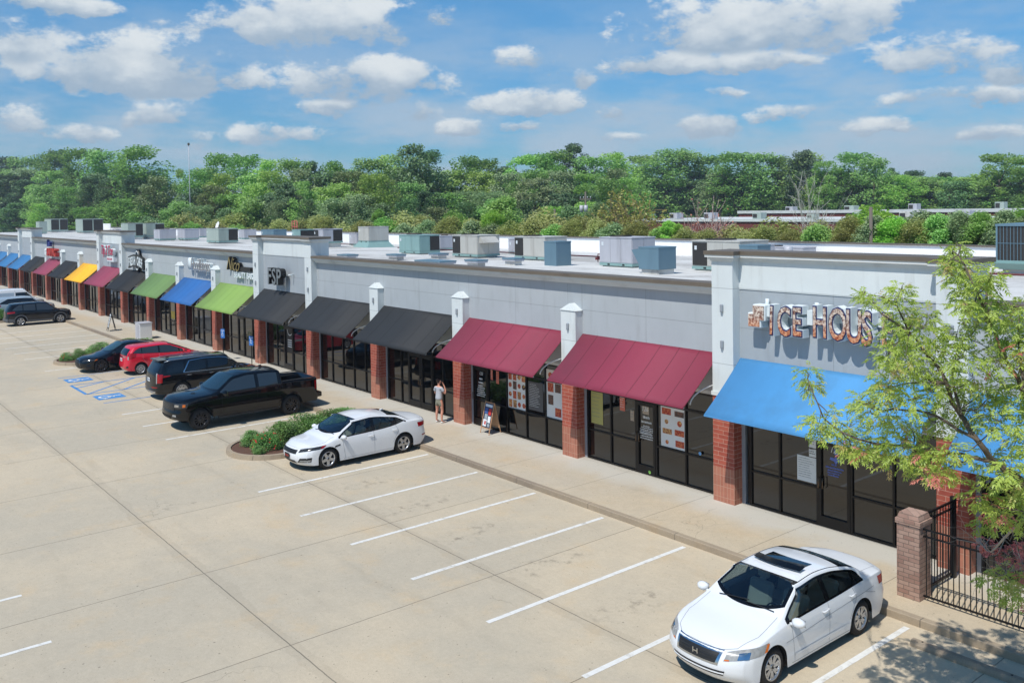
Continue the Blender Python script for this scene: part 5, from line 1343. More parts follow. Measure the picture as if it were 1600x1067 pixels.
# black crossover at the far left
s = wagon(wb=2.69, ff=.92, rr=.98, hw=.925, H=1.685, r=.355, ws1=.46, ws0=1.14, cowl=1.12, nose=.90, belt=1.05, drop=.13, rake=.36, zm=.74, sill=.28)
s.update(paint='p_navy', dark=1, dlo=(-1.92,1.04), win=[(-1.88,-1.20),(-1.14,-.34),(-.25,.96)], dlo_lim=[(-1.92,1.18),(-1.75,1.34),(-1.5,1.48),(9,9)], ins=.07, ws=(1.12,.52,.2,.08), rwv=(1.14,1.46,.66,.56), wsm='cglass', gl='mglass',
   seams=[[(.86,1.05),(.82,.34)],[(-.3,1.05),(-.3,.34)]], handles=[(-.1,.95),(-1.02,.98)], mirror=(.88,1.10,1.06), rim=('alloy',5,.25,0,.3),
   patches=[('taillight',[(-2.22,.70,.94),(-1.75,.93,.98),(-1.75,.92,1.10),(-2.16,.68,1.08)],(.7,-.7,0),'tail',.006,True),
     ('bumper_cladding',[(-2.5,-.8,.30),(-2.5,.8,.30),(-2.5,.8,.58),(-2.5,-.8,.58)],(1,0,0),'cladding',.008,False,(16,4)),
     ('bumper_cladding',[(-2.2,.9,.30),(-1.72,.95,.30),(-1.78,.95,.56),(-2.15,.9,.58)],(.3,-.95,0),'cladding',.009,True,(6,4)),
     ('headlight',[(2.2,.50,.82),(1.72,.90,.85),(1.66,.9,.96),(2.1,.5,.93)],(-.6,-.75,-.1),'lampdark',.006,True)])
rav = make_car('parked_car', 'black crossover with grey wheel arches, nearest of the three vehicles at the far left', 'suv', s, (-60.12, -4.49, 0), pi/2)
def arch_trim(A, mat, wb, r, R, w_=.05):
    for s_ in (1, -1):
        for cx in (-wb/2, wb/2):
            g = MB(); P = []
            for k in range(21):
                t = pi*(-.10+1.2*k/20)
                z0 = max(.28, r*1.02+R*sin(t)); x0 = cx+R*cos(t); z1 = max(.28, r*1.02+(R+w_)*sin(t)); x1 = cx+(R+w_)*cos(t)
                def sp_(x, z): p = A['sray'](x, z+.004, s_, .012); return p
                P.append(((x0, A['sray'](x1, z1, s_, .016)[1], z0), sp_(x1, z1)))
            for (a, b), (c, e) in zip(P[:-1], P[1:]): g.quad(a, b, e, c)
            g.build('arch_trim', M[mat], A['root'])
arch_trim(rav, 'cladding', 2.69, .355, .405, .075); moulding(rav, [(.82,.36),(-.84,.36)], 'cladding', .05, 'sill_cladding', .012)
s = wagon(wb=2.79, ff=.95, rr=1.0, hw=.945, H=1.67, r=.36, ws1=.50, ws0=1.22, cowl=1.12, nose=.90, belt=1.06, drop=.16, rake=.5, zm=.74, sill=.26)
s.update(paint='p_silver', dlo=(-1.85,1.10), win=[(-1.81,-1.20),(-1.14,-.34),(-.25,1.02)], dlo_lim=[(-1.85,1.2),(-1.6,1.34),(-1.3,1.48),(9,9)], ins=.07, ws=(1.20,.56,.2,.08), rwv=(1.16,1.42,.62,.50), wsm='lglass', gl='cglass',
   seams=[[(.9,1.05),(.86,.34)],[(-.3,1.05),(-.3,.34)]], handles=[(-.1,.95),(-1.02,.98)], mirror=(.92,1.10,1.08), rim=('alloy',5,.24,1,.3),
   patches=[('taillight',[(-2.3,.70,.94),(-1.75,.95,.98),(-1.75,.94,1.10),(-2.2,.68,1.08)],(.7,-.7,0),'tail',.006,True),
     ('headlight',[(2.25,.50,.80),(1.75,.92,.85),(1.66,.92,.97),(2.15,.5,.93)],(-.6,-.75,-.1),'lamp',.006,True),
     ('indicator_lens',[(1.95,.9,.84),(1.75,.93,.85),(1.70,.93,.92),(1.9,.9,.92)],(-.5,-.85,-.1),'amber',.010,True,(4,3))])
sil = make_car('parked_car', 'pale silver blue crossover between the black crossover and the white van', 'suv', s, (-66.4, -4.35, 0), pi/2)
# white van
s = wagon(wb=3.06, ff=.90, rr=.88, hw=.92, H=2.06, r=.33, ws1=.72, ws0=1.52, cowl=1.26, nose=.98, belt=1.16, drop=.04, rake=.10, zm=.8, sill=.26)
s['belt'] = [(-9,1.16),(1.0,1.16),(1.5,1.12),(1.9,1.0),(2.43,.92)]; s['tum'] = [(-9,.12),(0,.14),(1,.2),(9,.3)]
s.update(paint='p_white', dlo=(.10,1.50), win=[(.14,1.44)], dlo_lim=[(0,1.72),(9,1.72)], ins=.09, ws=(1.50,.80,.2,.08), wsm='wglass',
   seams=[[(1.02,1.15),(1.0,.34)],[(.05,1.95),(.05,.34)],[(-1.5,1.9),(-1.5,.6)]], handles=[(.2,1.02)], mirror=(1.16,1.22,1.06), msz=(.09,.12,.13), rim=('alloy',5,.2,0,.3), mmat='black',
   patches=[('side_panel_recess',[(-1.4,.92,1.22),(-.02,.92,1.22),(-.02,.92,1.74),(-1.4,.92,1.74)],(0,-1,0),'p_silver',.002,True,(10,6)),
     ('taillight',[(-2.4,.80,.80),(-2.2,.92,.80),(-2.2,.9,1.5),(-2.4,.78,1.5)],(.8,-.6,0),'tail',.006,True),
     ('headlight',[(2.4,.55,.86),(1.8,.92,.9),(1.7,.92,1.08),(2.2,.5,1.02)],(-.6,-.75,-.1),'lamp',.006,True)])
van = make_car('parked_van', 'white panel van, farthest of the three vehicles at the far left', 'van', s, (-70.2, -4.4, 0), pi/2)
# pickup
w = .99
s = dict(wb=3.67, R=.475, r=.405, sill=.44, tw=.28, zm=.95, crown=.05, al=.04, au=.035, wz=1.0,
    top=[(-3.06,1.36),(-1.47,1.385),(-1.46,1.41),(-1.452,1.80),(-1.36,1.88),(-.9,1.93),(-.1,1.94),(.30,1.885),(.46,1.86),(.85,1.62),(1.22,1.385),(1.36,1.345),(2.0,1.30),(2.50,1.235),(2.74,1.16),(2.83,1.10)],
    belt=[(-3.06,1.345),(-1.45,1.37),(-1.3,1.32),(0,1.29),(1.25,1.27),(1.9,1.23),(2.5,1.13),(2.83,1.04)],
    w=[(-3.06,w*.965),(-2.8,w),(-1.8,w),(0,w*.985),(1.6,w),(2.2,w),(2.55,w*.97),(2.83,w*.90)], tum=[(-9,.30),(9,.34)],
    front=[(.44,.10),(.55,0),(.75,0),(.80,.05),(1.05,.06),(1.15,.12)], rear=[(.45,.06),(.6,0),(.78,0),(.80,.06),(1.3,.06),(1.5,.02)], bowf=.26, bowr=.04, Lf=.6, Lr=.3, bed=(-2.98,-1.50,.84), soft=1,
    paint='p_black', dark=1, dlo=(-1.34,1.14), win=[(-1.28,-.50),(-.36,1.06)], gl='sglass', dlo_lim=[(-1.34,9),(9,9)], ins=.085, ws=(1.24,.48,.16,.06), wsm='wglass', trim='trimblk', msz=(.13,.14,.12),
    seams=[[(1.02,1.28),(.98,.5)],[(-.42,1.28),(-.42,.5)],[(-1.38,1.30),(-1.38,.9),(-1.30,.62),(-1.2,.5)],[(-1.46,1.36),(-1.46,.48)],[(.98,.52),(-1.2,.52)]],
    hood=[[(1.30,.78),(2.2,.80),(2.55,.66),(2.66,.3),(2.68,0)],[(1.4,.42),(2.5,.40)]],
    handles=[(-.18,1.13),(-1.16,1.14)], mirror=(.98,1.27,1.20), rim=('darkalloy',6,.265,1,.2),
    patches=[('grille',[(3,-.62,.80),(3,.62,.80),(3,.66,1.09),(3,-.66,1.09)],(-1,0,0),'black',.010,False,(16,6)),
     ('headlight',[(2.78,.64,.90),(2.35,.985,.92),(2.30,.98,1.10),(2.74,.62,1.08)],(-.8,-.6,0),'lampdark',.010,True,(8,6)),('headlamp_lens',[(2.76,.68,.95),(2.62,.84,.96),(2.60,.84,1.04),(2.72,.68,1.04)],(-.8,-.6,0),'chrome',.015,True,(4,4)),
     ('indicator_lens',[(2.52,.96,.95),(2.42,.985,.96),(2.42,.985,1.05),(2.50,.94,1.05)],(-.6,-.8,0),'amber',.014,True,(3,3)),
     ('bumper_intake',[(3,-.45,.50),(3,.45,.50),(3,.45,.62),(3,-.45,.62)],(-1,0,0),'under',.008,False,(14,4)),
     ('fog_lamp',[(2.9,.66,.60),(2.8,.82,.60),(2.8,.82,.67),(2.9,.66,.67)],(-.9,-.4,0),'lamp',.010,True,(3,3)),
     ('taillight',[(-2.86,1.0,.92),(-3.06,.84,.92),(-3.06,.84,1.26),(-2.88,1.0,1.26)],(.5,-.85,0),'tail',.008,True,(6,6)),
     ('cab_rear_window',[(-1.9,-.62,1.46),(-1.9,.62,1.46),(-1.9,.56,1.80),(-1.9,-.56,1.80)],(1,0,0),'cglass',.008,False,(12,6))])
ram = make_car('parked_pickup', 'black four-door pickup truck with an open bed in the middle of the lot', 'pickup', s, (-19.10, -5.59, 0), -pi/2)
bars(ram, (.86,.92,.98,1.04), .60, 3.2, 'lampdark', .012); arch_trim(ram, 'p_black', 3.67, .405, .475, .06)
box_on(ram, -3.10, 0, .66, .20, 1.90, .20, 'p_black', 'rear_bumper', .03); box_on(ram, .45, 0, 1.10, .001+.04, .01, .01, 'black', 'badge')
box_on(ram, -.95, 0, 1.985, .12, .04, .06, 'black', 'roof_antenna', .012)
g = MB()
for s_ in (1, -1): g.box(-1.3, s_*.93-.06, .36, 1.15, s_*.93+.06, .42)
g.build('side_step', M['black'], ram['root'])
g = MB(); A_ = ram
for q in (-.30, .30): ram['patch']('hood_vent', [(1.95,q-.11,1.6),(1.95,q+.11,1.6),(1.80,q+.13,1.6),(1.80,q-.13,1.6)], (0,0,-1), 'black', .006, (4,2))
for s_ in (1, -1): 
    g = MB(); g.box(-2.9, s_*.90-.06, 1.392, -1.5, s_*.90+.065, 1.408, 0, .006); g.build('bed_rail_cap', M['black'], ram['root'])
roof_rails(ram, -1.3, .4, 'trimblk', .06, .003, .006)
TREES=[(-405.3,43.7,31.1,11.7,'o'),(-346.5,44.2,29.0,5.9,'p'),(-307.6,42.5,26.9,7.0,'o'),(-280.0,43.7,27.0,5.7,'o'),(-281.0,45.7,27.9,4.2,'p'),(-235.3,41.7,25.3,6.0,'o'),(-221.3,43.7,23.9,5.4,'o'),(-176.0,37.5,21.9,6.0,'o'),(-180.0,43.7,16.5,3.8,'o'),(-167.8,43.7,17.0,1.7,'l'),(-155.4,43.7,16.8,2.9,'o'),(-143.1,42.7,18.7,4.1,'o'),(-135.2,43.7,18.0,3.6,'o'),(-126.3,43.7,16.8,3.4,'o'),(-116.4,43.2,16.3,3.8,'o'),(-118.5,47.9,16.1,2.3,'p'),(-117.0,50.8,16.2,3.1,'o'),(-124.4,58.2,15.4,3.1,'o'),(-115.8,57.1,16.7,3.8,'o'),(-119.5,62.7,17.7,3.8,'o'),(-110.6,61.7,18.9,4.2,'d'),(-114.1,67.4,18.2,4.0,'d'),(-119.5,75.5,15.2,4.0,'o'),(-120.0,79.9,17.9,3.8,'o'),(-119.4,84.0,17.4,3.4,'o'),(-121.6,89.4,16.0,3.7,'p'),(-116.6,90.8,18.1,4.9,'l'),(-118.5,97.7,18.7,4.8,'o'),(-119.8,106.7,20.9,3.4,'p'),(-119.8,102.2,19.4,5.2,'o'),(-113.4,106.2,18.0,5.3,'o'),(-113.6,113.1,19.1,5.2,'o'),(-166.3,178.0,22.9,7.9,'l'),(-147.7,168.0,23.2,7.6,'o'),(-142.2,172.0,22.3,7.2,'o'),(-140.5,178.0,21.5,5.9,'o'),(-123.5,166.0,21.0,6.7,'o'),(-119.5,170.0,20.6,5.7,'o'),(-115.6,174.0,19.8,4.8,'o'),(-107.1,170.0,20.5,3.7,'p'),(-108.5,174.0,20.1,5.9,'o'),(-98.4,166.0,17.5,4.4,'l'),(-93.8,170.0,19.3,6.4,'o'),(-87.0,166.0,17.5,4.7,'o'),(-97.0,192.5,16.4,2.2,'p'),(-96.3,198.5,15.5,2.2,'p'),(-94.4,199.5,15.6,2.4,'p'),(-86.6,197.7,14.8,2.5,'p'),(-89.2,179.7,14.0,5.0,'l'),(-86.1,186.9,13.8,5.9,'o'),(-79.8,187.6,13.5,5.5,'o'),(-73.7,187.1,13.9,4.8,'o'),(-63.4,172.0,17.4,4.9,'l'),(-61.4,176.0,16.6,4.7,'l'),(-54.6,170.0,14.2,4.9,'o'),(-371.7,39.6,25.6,8.5,'g'),(-326.7,39.2,24.1,8.0,'d'),(-289.5,38.9,22.4,5.9,'g'),(-253.8,37.8,20.2,5.6,'l'),(-234.8,39.1,19.3,4.8,'d'),(-215.3,39.6,18.1,4.3,'d'),(-189.8,38.9,18.4,5.2,'d'),(-178.2,40.1,16.6,4.0,'l'),(-142.5,37.4,15.8,3.3,'o'),(-134.6,39.4,14.8,3.7,'o'),(-121.6,38.2,13.9,3.3,'l'),(-116.3,40.1,14.6,3.0,'o'),(-103.0,38.3,14.3,3.3,'g'),(-100.9,41.7,13.7,3.2,'d'),(-97.7,43.5,13.8,3.3,'g'),(-92.4,44.3,13.2,3.1,'o'),(-117.2,64.7,15.2,4.1,'o'),(-116.6,69.6,14.8,3.3,'g'),(-119.5,76.5,14.4,3.6,'d'),(-115.7,80.0,14.9,3.8,'o'),(-107.9,80.5,14.3,3.6,'g'),(-104.3,83.1,14.6,3.9,'o'),(-108.5,93.5,14.8,3.6,'g'),(-97.3,90.1,13.8,4.0,'l'),(-94.6,93.4,14.6,3.6,'g'),(-156.0,167.7,16.1,5.8,'o'),(-151.8,173.5,17.7,5.7,'l'),(-146.0,178.5,16.9,5.3,'o'),(-130.8,169.1,16.3,5.5,'g'),(-125.8,172.7,15.4,5.9,'o'),(-120.3,176.7,16.2,5.7,'l'),(-114.9,179.0,14.7,5.7,'o'),(-101.3,169.1,14.9,4.2,'o'),(-94.5,168.0,15.2,4.5,'o'),(-93.1,175.9,14.5,5.2,'o'),(-81.5,166.8,13.8,5.0,'o'),(-78.7,174.0,13.1,4.6,'o'),(-72.2,173.3,12.9,4.7,'l'),(-66.9,172.0,12.1,4.4,'l'),(-64.1,176.5,12.5,4.8,'o'),(-58.8,174.3,12.2,4.4,'d'),(-322.3,33.9,22.2,6.6,'o'),(-289.5,35.2,20.6,7.2,'p'),(-269.5,35.8,18.2,5.6,'p'),(-240.8,34.5,16.1,5.0,'o'),(-220.3,35.5,14.9,5.3,'o'),(-200.2,35.3,16.4,4.2,'p'),(-183.3,34.8,15.6,3.7,'p'),(-171.3,35.7,15.2,3.5,'p'),(-150.5,33.2,14.9,3.2,'g'),(-138.9,35.9,12.4,3.0,'p'),(-125.3,34.2,12.5,2.9,'g'),(-121.0,35.7,11.0,3.7,'o'),(-105.5,32.8,12.3,2.6,'o'),(-99.7,33.4,12.1,2.8,'p'),(-92.2,33.4,12.0,2.2,'l'),(-95.5,37.5,11.4,2.5,'o'),(-95.3,40.2,12.0,2.4,'o'),(-91.7,41.4,10.3,2.8,'g'),(-104.0,52.8,13.0,2.7,'g'),(-105.5,57.3,12.4,3.3,'o'),(-95.9,55.1,10.8,2.6,'p'),(-103.1,63.9,10.7,3.8,'o'),(-103.5,68.2,11.0,3.5,'g'),(-97.9,68.6,10.7,3.7,'g'),(-100.9,76.1,12.6,3.2,'o'),(-95.1,75.3,12.9,3.7,'g'),(-91.0,76.8,10.4,2.8,'p'),(-87.6,78.9,10.1,3.3,'p'),(-90.5,87.2,12.7,3.1,'o'),(-90.0,92.1,12.8,3.7,'l'),(-161.0,176.8,15.9,6.7,'g'),(-154.5,179.8,15.4,6.7,'g'),(-138.2,170.6,14.6,5.7,'d'),(-129.3,166.4,14.0,5.3,'g'),(-126.4,169.7,14.5,5.4,'p'),(-127.0,178.0,13.0,5.0,'l'),(-117.9,173.5,11.8,5.9,'o'),(-114.6,176.4,11.8,5.1,'p'),(-109.2,177.4,13.3,4.2,'o'),(-98.3,168.8,13.3,4.2,'g'),(-92.6,167.7,13.1,3.8,'p'),(-92.8,177.8,13.3,4.1,'d'),(-85.1,172.3,11.6,5.3,'p'),(-82.2,174.0,10.6,3.7,'l'),(-79.5,178.9,12.3,3.9,'g'),(-70.4,169.0,12.0,4.5,'d'),(-67.8,171.8,9.5,4.5,'l'),(-64.4,172.2,9.8,4.4,'l'),(-62.6,179.7,11.3,3.5,'d'),(-54.3,169.3,10.9,3.3,'d'),(-293.9,30.8,12.1,6.4,'d'),(-260.9,30.7,11.7,5.7,'d'),(-230.6,30.8,11.2,3.8,'o'),(-197.0,29.0,10.9,4.5,'d'),(-185.7,30.8,9.8,4.1,'o'),(-162.2,29.8,11.1,4.0,'o'),(-151.4,31.8,9.7,3.2,'o'),(-128.0,29.3,10.0,2.8,'o'),(-122.4,30.8,9.3,2.8,'g'),(-108.8,29.6,8.8,2.4,'d'),(-101.0,30.1,9.9,2.9,'o'),(-94.6,30.6,9.6,1.9,'g'),(-86.4,31.2,9.7,1.8,'d'),(-80.7,31.4,9.6,2.4,'g'),(-74.9,31.6,9.4,1.7,'d'),(-68.6,30.8,8.9,2.1,'d'),(-83.7,43.8,9.5,2.1,'d'),(-79.2,45.3,8.4,2.7,'g'),(-75.9,47.3,8.9,2.3,'d'),(-74.5,51.0,9.3,2.7,'o'),(-76.0,57.5,9.1,1.9,'d'),(-69.4,56.4,8.3,2.3,'o'),(-73.7,66.1,8.8,2.4,'o'),(-70.5,68.4,9.0,2.4,'d'),(-157.7,168.0,12.1,4.5,'p'),(-148.6,168.0,10.6,5.9,'g'),(-144.4,170.8,10.7,4.2,'g'),(-135.1,170.5,10.0,4.2,'d'),(-124.8,167.7,10.7,5.3,'p'),(-117.7,167.7,10.8,5.1,'o'),(-113.1,171.5,10.1,4.2,'d'),(-105.1,169.3,10.8,4.1,'d'),(-99.3,170.3,10.8,3.7,'o'),(-95.6,171.8,11.1,5.0,'d'),(-89.0,171.5,9.0,4.3,'d'),(-83.7,169.9,10.6,3.9,'o'),(-82.2,178.7,9.3,3.6,'p'),(-75.7,176.4,10.5,4.4,'d'),(-72.0,177.1,10.0,4.5,'d'),(-64.9,169.8,10.4,4.0,'d'),(-60.3,171.5,9.2,3.2,'d'),(-56.6,173.8,9.9,3.0,'p'),]
BUSHES=[(-133.5,26.3,7.8,2.7,'b'),(-119.9,27.7,8.3,2.9,'r'),(-99.8,27.0,8.1,3.2,'r'),(-148.7,27.7,7.0,2.7,'b'),(-108.6,38.9,9.5,3.2,'y'),(-89.4,27.7,7.6,2.4,'b'),(-75.4,27.0,7.6,2.0,'r'),(-80.2,33.3,9.1,2.8,'g'),(-61.5,26.3,8.0,0.6,'y'),(-58.2,27.0,8.0,2.6,'r'),(-58.6,29.1,7.5,1.9,'r'),(-52.9,29.1,7.9,2.0,'y'),(-48.0,27.7,7.1,1.2,'r'),(-52.9,35.4,9.2,2.0,'y'),(-42.4,25.6,7.8,1.0,'Y'),(-38.5,27.7,8.1,2.5,'r'),(-34.0,27.0,7.4,1.9,'r'),(-36.4,31.9,8.2,1.3,'g'),(-44.7,36.1,8.1,1.4,'b'),(-29.1,27.7,9.2,1.7,'t'),(-22.2,27.7,8.4,1.9,'w'),(-23.7,25.6,6.9,0.5,'Y'),(-22.9,25.6,6.7,0.3,'Y'),(-18.1,29.1,7.2,2.0,'r'),(-20.0,27.7,6.7,1.4,'r'),(-14.9,29.1,7.0,1.4,'r'),(-11.2,28.4,7.9,2.0,'Y'),(-11.6,27.0,6.9,0.9,'Y'),(-9.0,29.8,7.5,1.5,'g'),(-9.0,28.4,6.9,1.1,'b'),(-7.2,30.5,7.4,1.2,'g'),(-5.1,29.1,7.3,1.7,'y'),(-3.7,29.8,7.6,1.3,'y'),(-2.5,29.8,7.4,1.1,'g'),(-30.5,52.9,11.0,1.7,'w2'),(-115.6,172.0,10.0,4.4,'y'),(-125.5,24.4,7.2,2.5,'g'),(-117.7,24.3,7.2,2.9,'y'),(-108.3,24.4,7.0,2.6,'y'),(-99.1,24.3,7.2,2.0,'r'),(-94.8,25.3,6.7,2.3,'y'),(-86.0,24.5,6.8,2.4,'r'),(-80.1,24.6,7.2,1.7,'r'),(-76.4,25.2,7.3,1.6,'r'),(-70.3,24.9,7.5,1.7,'r'),(-67.6,25.5,6.9,2.0,'r'),(-62.1,24.5,7.1,1.9,'r'),(-58.4,24.9,7.4,1.9,'y'),(-54.5,24.8,6.8,1.5,'g'),(-52.0,25.5,7.0,1.3,'g'),(-47.6,25.0,7.4,1.5,'r'),(-43.3,24.2,7.0,1.4,'g'),(-41.6,24.9,6.8,1.2,'g'),(-39.6,25.3,7.0,1.4,'r'),(-36.1,24.7,7.3,1.5,'r'),(-33.3,24.2,6.8,1.3,'y'),(-31.9,24.8,7.1,1.1,'r'),(-29.7,24.9,7.2,1.1,'r'),(-28.0,24.9,6.9,1.3,'g'),(-26.1,25.1,7.0,1.0,'r'),(-24.4,25.6,6.6,1.0,'y'),(-22.3,25.6,6.6,0.9,'r'),(-20.5,25.6,6.5,1.1,'r'),(-18.1,25.6,6.5,1.0,'r'),(-16.5,25.6,6.7,1.0,'r'),(-14.6,25.6,6.5,0.8,'r'),(-12.9,25.6,6.8,1.0,'y'),(-11.2,25.6,6.6,0.7,'r'),(-11.2,26.3,7.2,0.9,'r'),(-9.9,26.3,7.2,0.9,'g'),(-8.7,26.3,7.2,0.9,'Y'),(-7.5,26.3,7.1,0.9,'r'),(-6.4,26.3,7.3,0.8,'y'),(-5.3,26.3,7.3,0.8,'g'),(-4.3,26.3,7.4,0.8,'y'),(-3.2,26.3,7.4,0.8,'g'),(-2.3,26.3,7.1,0.8,'g'),(-1.3,26.3,7.4,0.8,'r'),]

# ------------------------------------------------------------------ trees and shrubs
M['l_oak'] = foliage('oak_leaves', (98, 138, 62), (130, 164, 82), .4)
M['l_dark'] = foliage('dark_leaves', (80, 112, 64), (108, 136, 82), .35)
M['l_pine'] = foliage('pine_needles', (66, 94, 60), (96, 120, 78), .3)
M['l_light'] = foliage('light_leaves', (118, 158, 72), (146, 182, 92), .42)
M['l_grey'] = foliage('greyish_leaves', (112, 136, 90), (142, 160, 110), .38)
M['l_yel'] = foliage('yellow_green_leaves', (128, 168, 58), (152, 190, 78), .42)
M['l_olive'] = foliage('olive_brown_leaves', (140, 150, 74), (152, 150, 92), .42)
M['l_shrub'] = foliage('shrub_leaves', (78, 116, 50), (112, 148, 70), .35, nscale=1.5)
M['l_mesh'] = foliage('fresh_tree_leaves', (138, 162, 56), (168, 190, 84), .45, dead=(190, 160, 110), nscale=1.2)
M['l_pink'] = foliage('pink_new_leaves', (188, 96, 92), (206, 140, 110), .4)
M['flower'] = basic('red_flowers', (196, 28, 34), .6)
def rdir(r):
    z = r.uniform(-1, 1); t = r.uniform(0, 2*pi); q = sqrt(1-z*z); return Vector((q*cos(t), q*sin(t), z))
def leafquad(V, F, p, s, r, up=.5, asp=.6):
    n = (rdir(r)+Vector((0,-.25*up,up))).normalized(); a = n.orthogonal().normalized(); b = n.cross(a); t = r.uniform(0, 2*pi)
    u = a*cos(t)+b*sin(t); v_ = n.cross(u); o = len(V)
    V += [p-u*s*.5, p+v_*s*asp*.5+n*s*.1, p+u*s*.5, p-v_*s*asp*.5+n*s*.1]
    F.append((o, o+1, o+2, o+3))
def crown_mesh(kind, seed, R=5.0, H=17.0, nleaf=4200, ls=.46):
    r = random.Random(seed); V = []; F = []; cl = []
    z0 = {'p': .45, 'd': .12, 'l': .2}.get(kind, .2)*H
    nc = {'p': 50, 'l': 60}.get(kind, 84)
    for i in range(nc):
        u = r.random(); z = z0+(H-z0)*u
        if kind == 'p': w = .25+.85*sin(pi*min(1, (u*.8+.15)))**.7*(1-.3*u)
        elif kind == 'd': w = (1-u)**.45*1.05+.12
        else: w = (max(0, 1-(max(0, u-.30)/.78)**2))**.5*(.72+.28*min(1, u/.3))
        w = max(.12, min(1, w)); t = r.uniform(0, 2*pi); rad = R*w*sqrt(r.uniform(.02, 1))*.88
        rc = R*(.20+.16*r.random())*(.8 if kind in 'pl' else 1)
        cl.append((Vector((rad*cos(t), rad*sin(t), min(z, H-rc*.7))), rc))
    cl.append((Vector((r.uniform(-1,1)*.15*R, r.uniform(-1,1)*.15*R, H-R*.22)), R*.24))
    tot = sum(c[1]**2 for c in cl)
    for c, rc in cl:
        n = int(nleaf*rc*rc/tot)
        for _ in range(n):
            d = rdir(r); d.z = d.z*.72+.12; p = c+d*rc*(r.random()**.38)
            leafquad(V, F, p, ls*r.uniform(.6, 1.25), r, 1.3, .7)
    me = bpy.data.meshes.new('crown'); me.from_pydata(V, [], F); me.update(); return me
MINR = .012
def limb(g, p, d, L, rad, r, depth, tips=None, bend_=.35, n=5):
    pts = [p]; rs = [rad]
    for i in range(n):
        d = (d+rdir(r)*bend_*.5+Vector((0,0,.06))).normalized(); p = p+d*L/n; pts.append(p); rs.append(max(rad*(1-.6*(i+1)/n), MINR))
    g.tube(pts, rs, 5 if depth < 2 else 3, cap=False)
    if tips is not None: tips.append((pts[-1], d))
    if depth > 0:
        for k in range(r.randint(2, 4)):
            j = r.randint(2, n); dd = (d+rdir(r)*.9).normalized(); limb(g, pts[j], dd, L*.62, rs[j]*.7, r, depth-1, tips, bend_, max(3, n-1))
def trunk_mesh(seed, R=5.0, H=17.0, depth=2):
    r = random.Random(seed); g = MB()
    g.tube([(0,0,-.5),(.1,0,H*.2),(.0,.15,H*.42),(.1,.1,H*.7)], [R*.07,R*.055,R*.042,R*.02], 8)
    for k in range(7):
        z = H*(.25+.5*k/7); t = k*2.4+r.random(); limb(g, Vector((.05,.08,z)), Vector((cos(t), sin(t), .8)).normalized(), R*(.95-.05*k), R*.022, r, depth-1)
    me = bpy.data.meshes.new('trunk'); me.from_pydata(g.v, [], g.f); me.update(); return me
M['l_fresh'] = foliage('fresh_oak_leaves', (124, 160, 62), (150, 176, 84), .42); M['l_brown'] = foliage('brownish_leaves', (104, 122, 76), (128, 138, 92), .35)
KIND = {'o': ('l_oak', 'leafy green oak'), 'p': ('l_pine', 'dark rounded pine'), 'd': ('l_dark', 'tall conical dark tree'), 'l': ('l_light', 'light green airy tree'), 'g': ('l_grey', 'grey green bushy tree')}
PROTO = {}
for k in 'opdlg':
    PROTO[k] = [(crown_mesh(k, 10+s_, nleaf=6200), trunk_mesh(40+s_)) for s_ in range(3 if k in 'o' else 2)]
    for i_, (cm, tm) in enumerate(PROTO[k]): cm.materials.append(M[KIND[k][0] if i_ else {'o': 'l_fresh', 'g': 'l_brown'}.get(k, KIND[k][0])]); tm.materials.append(M['bark'])
rt = random.Random(3)
def put_tree(kind, x, y, H, R, label, cat='tree', group='trees of the wood behind the shops', name=None, zbase=0):
    cm, tm = PROTO[kind][rt.randrange(len(PROTO[kind]))]
    t = thing(name or {'p': 'pine_tree', 'o': 'oak_tree'}.get(kind, 'tree'), label, cat, (x, y, zbase), rt.uniform(0, 6.28), group)
    a = bpy.data.objects.new('crown', cm); b = bpy.data.objects.new('trunk', tm)
    for o in (b, a): COL.objects.link(o); o.parent = t
    s_ = R/5.0; t.scale = (s_*rt.uniform(.95, 1.1), s_*rt.uniform(.95, 1.1), H/17.0)
    return t
TREEROW = {}
for i, (x, y, h_, R, k) in enumerate(TREES):
    R_ = max(R*1.22, 1.6)
    o = put_tree(k, x, y, h_, R_, KIND[k][1]+' among the others in the wood along the horizon', group='wood of '+KIND[k][1]+'s on the horizon')
    TREEROW[o.name] = 0 if i < 53 else 1 if h_ > 9.9 else 2
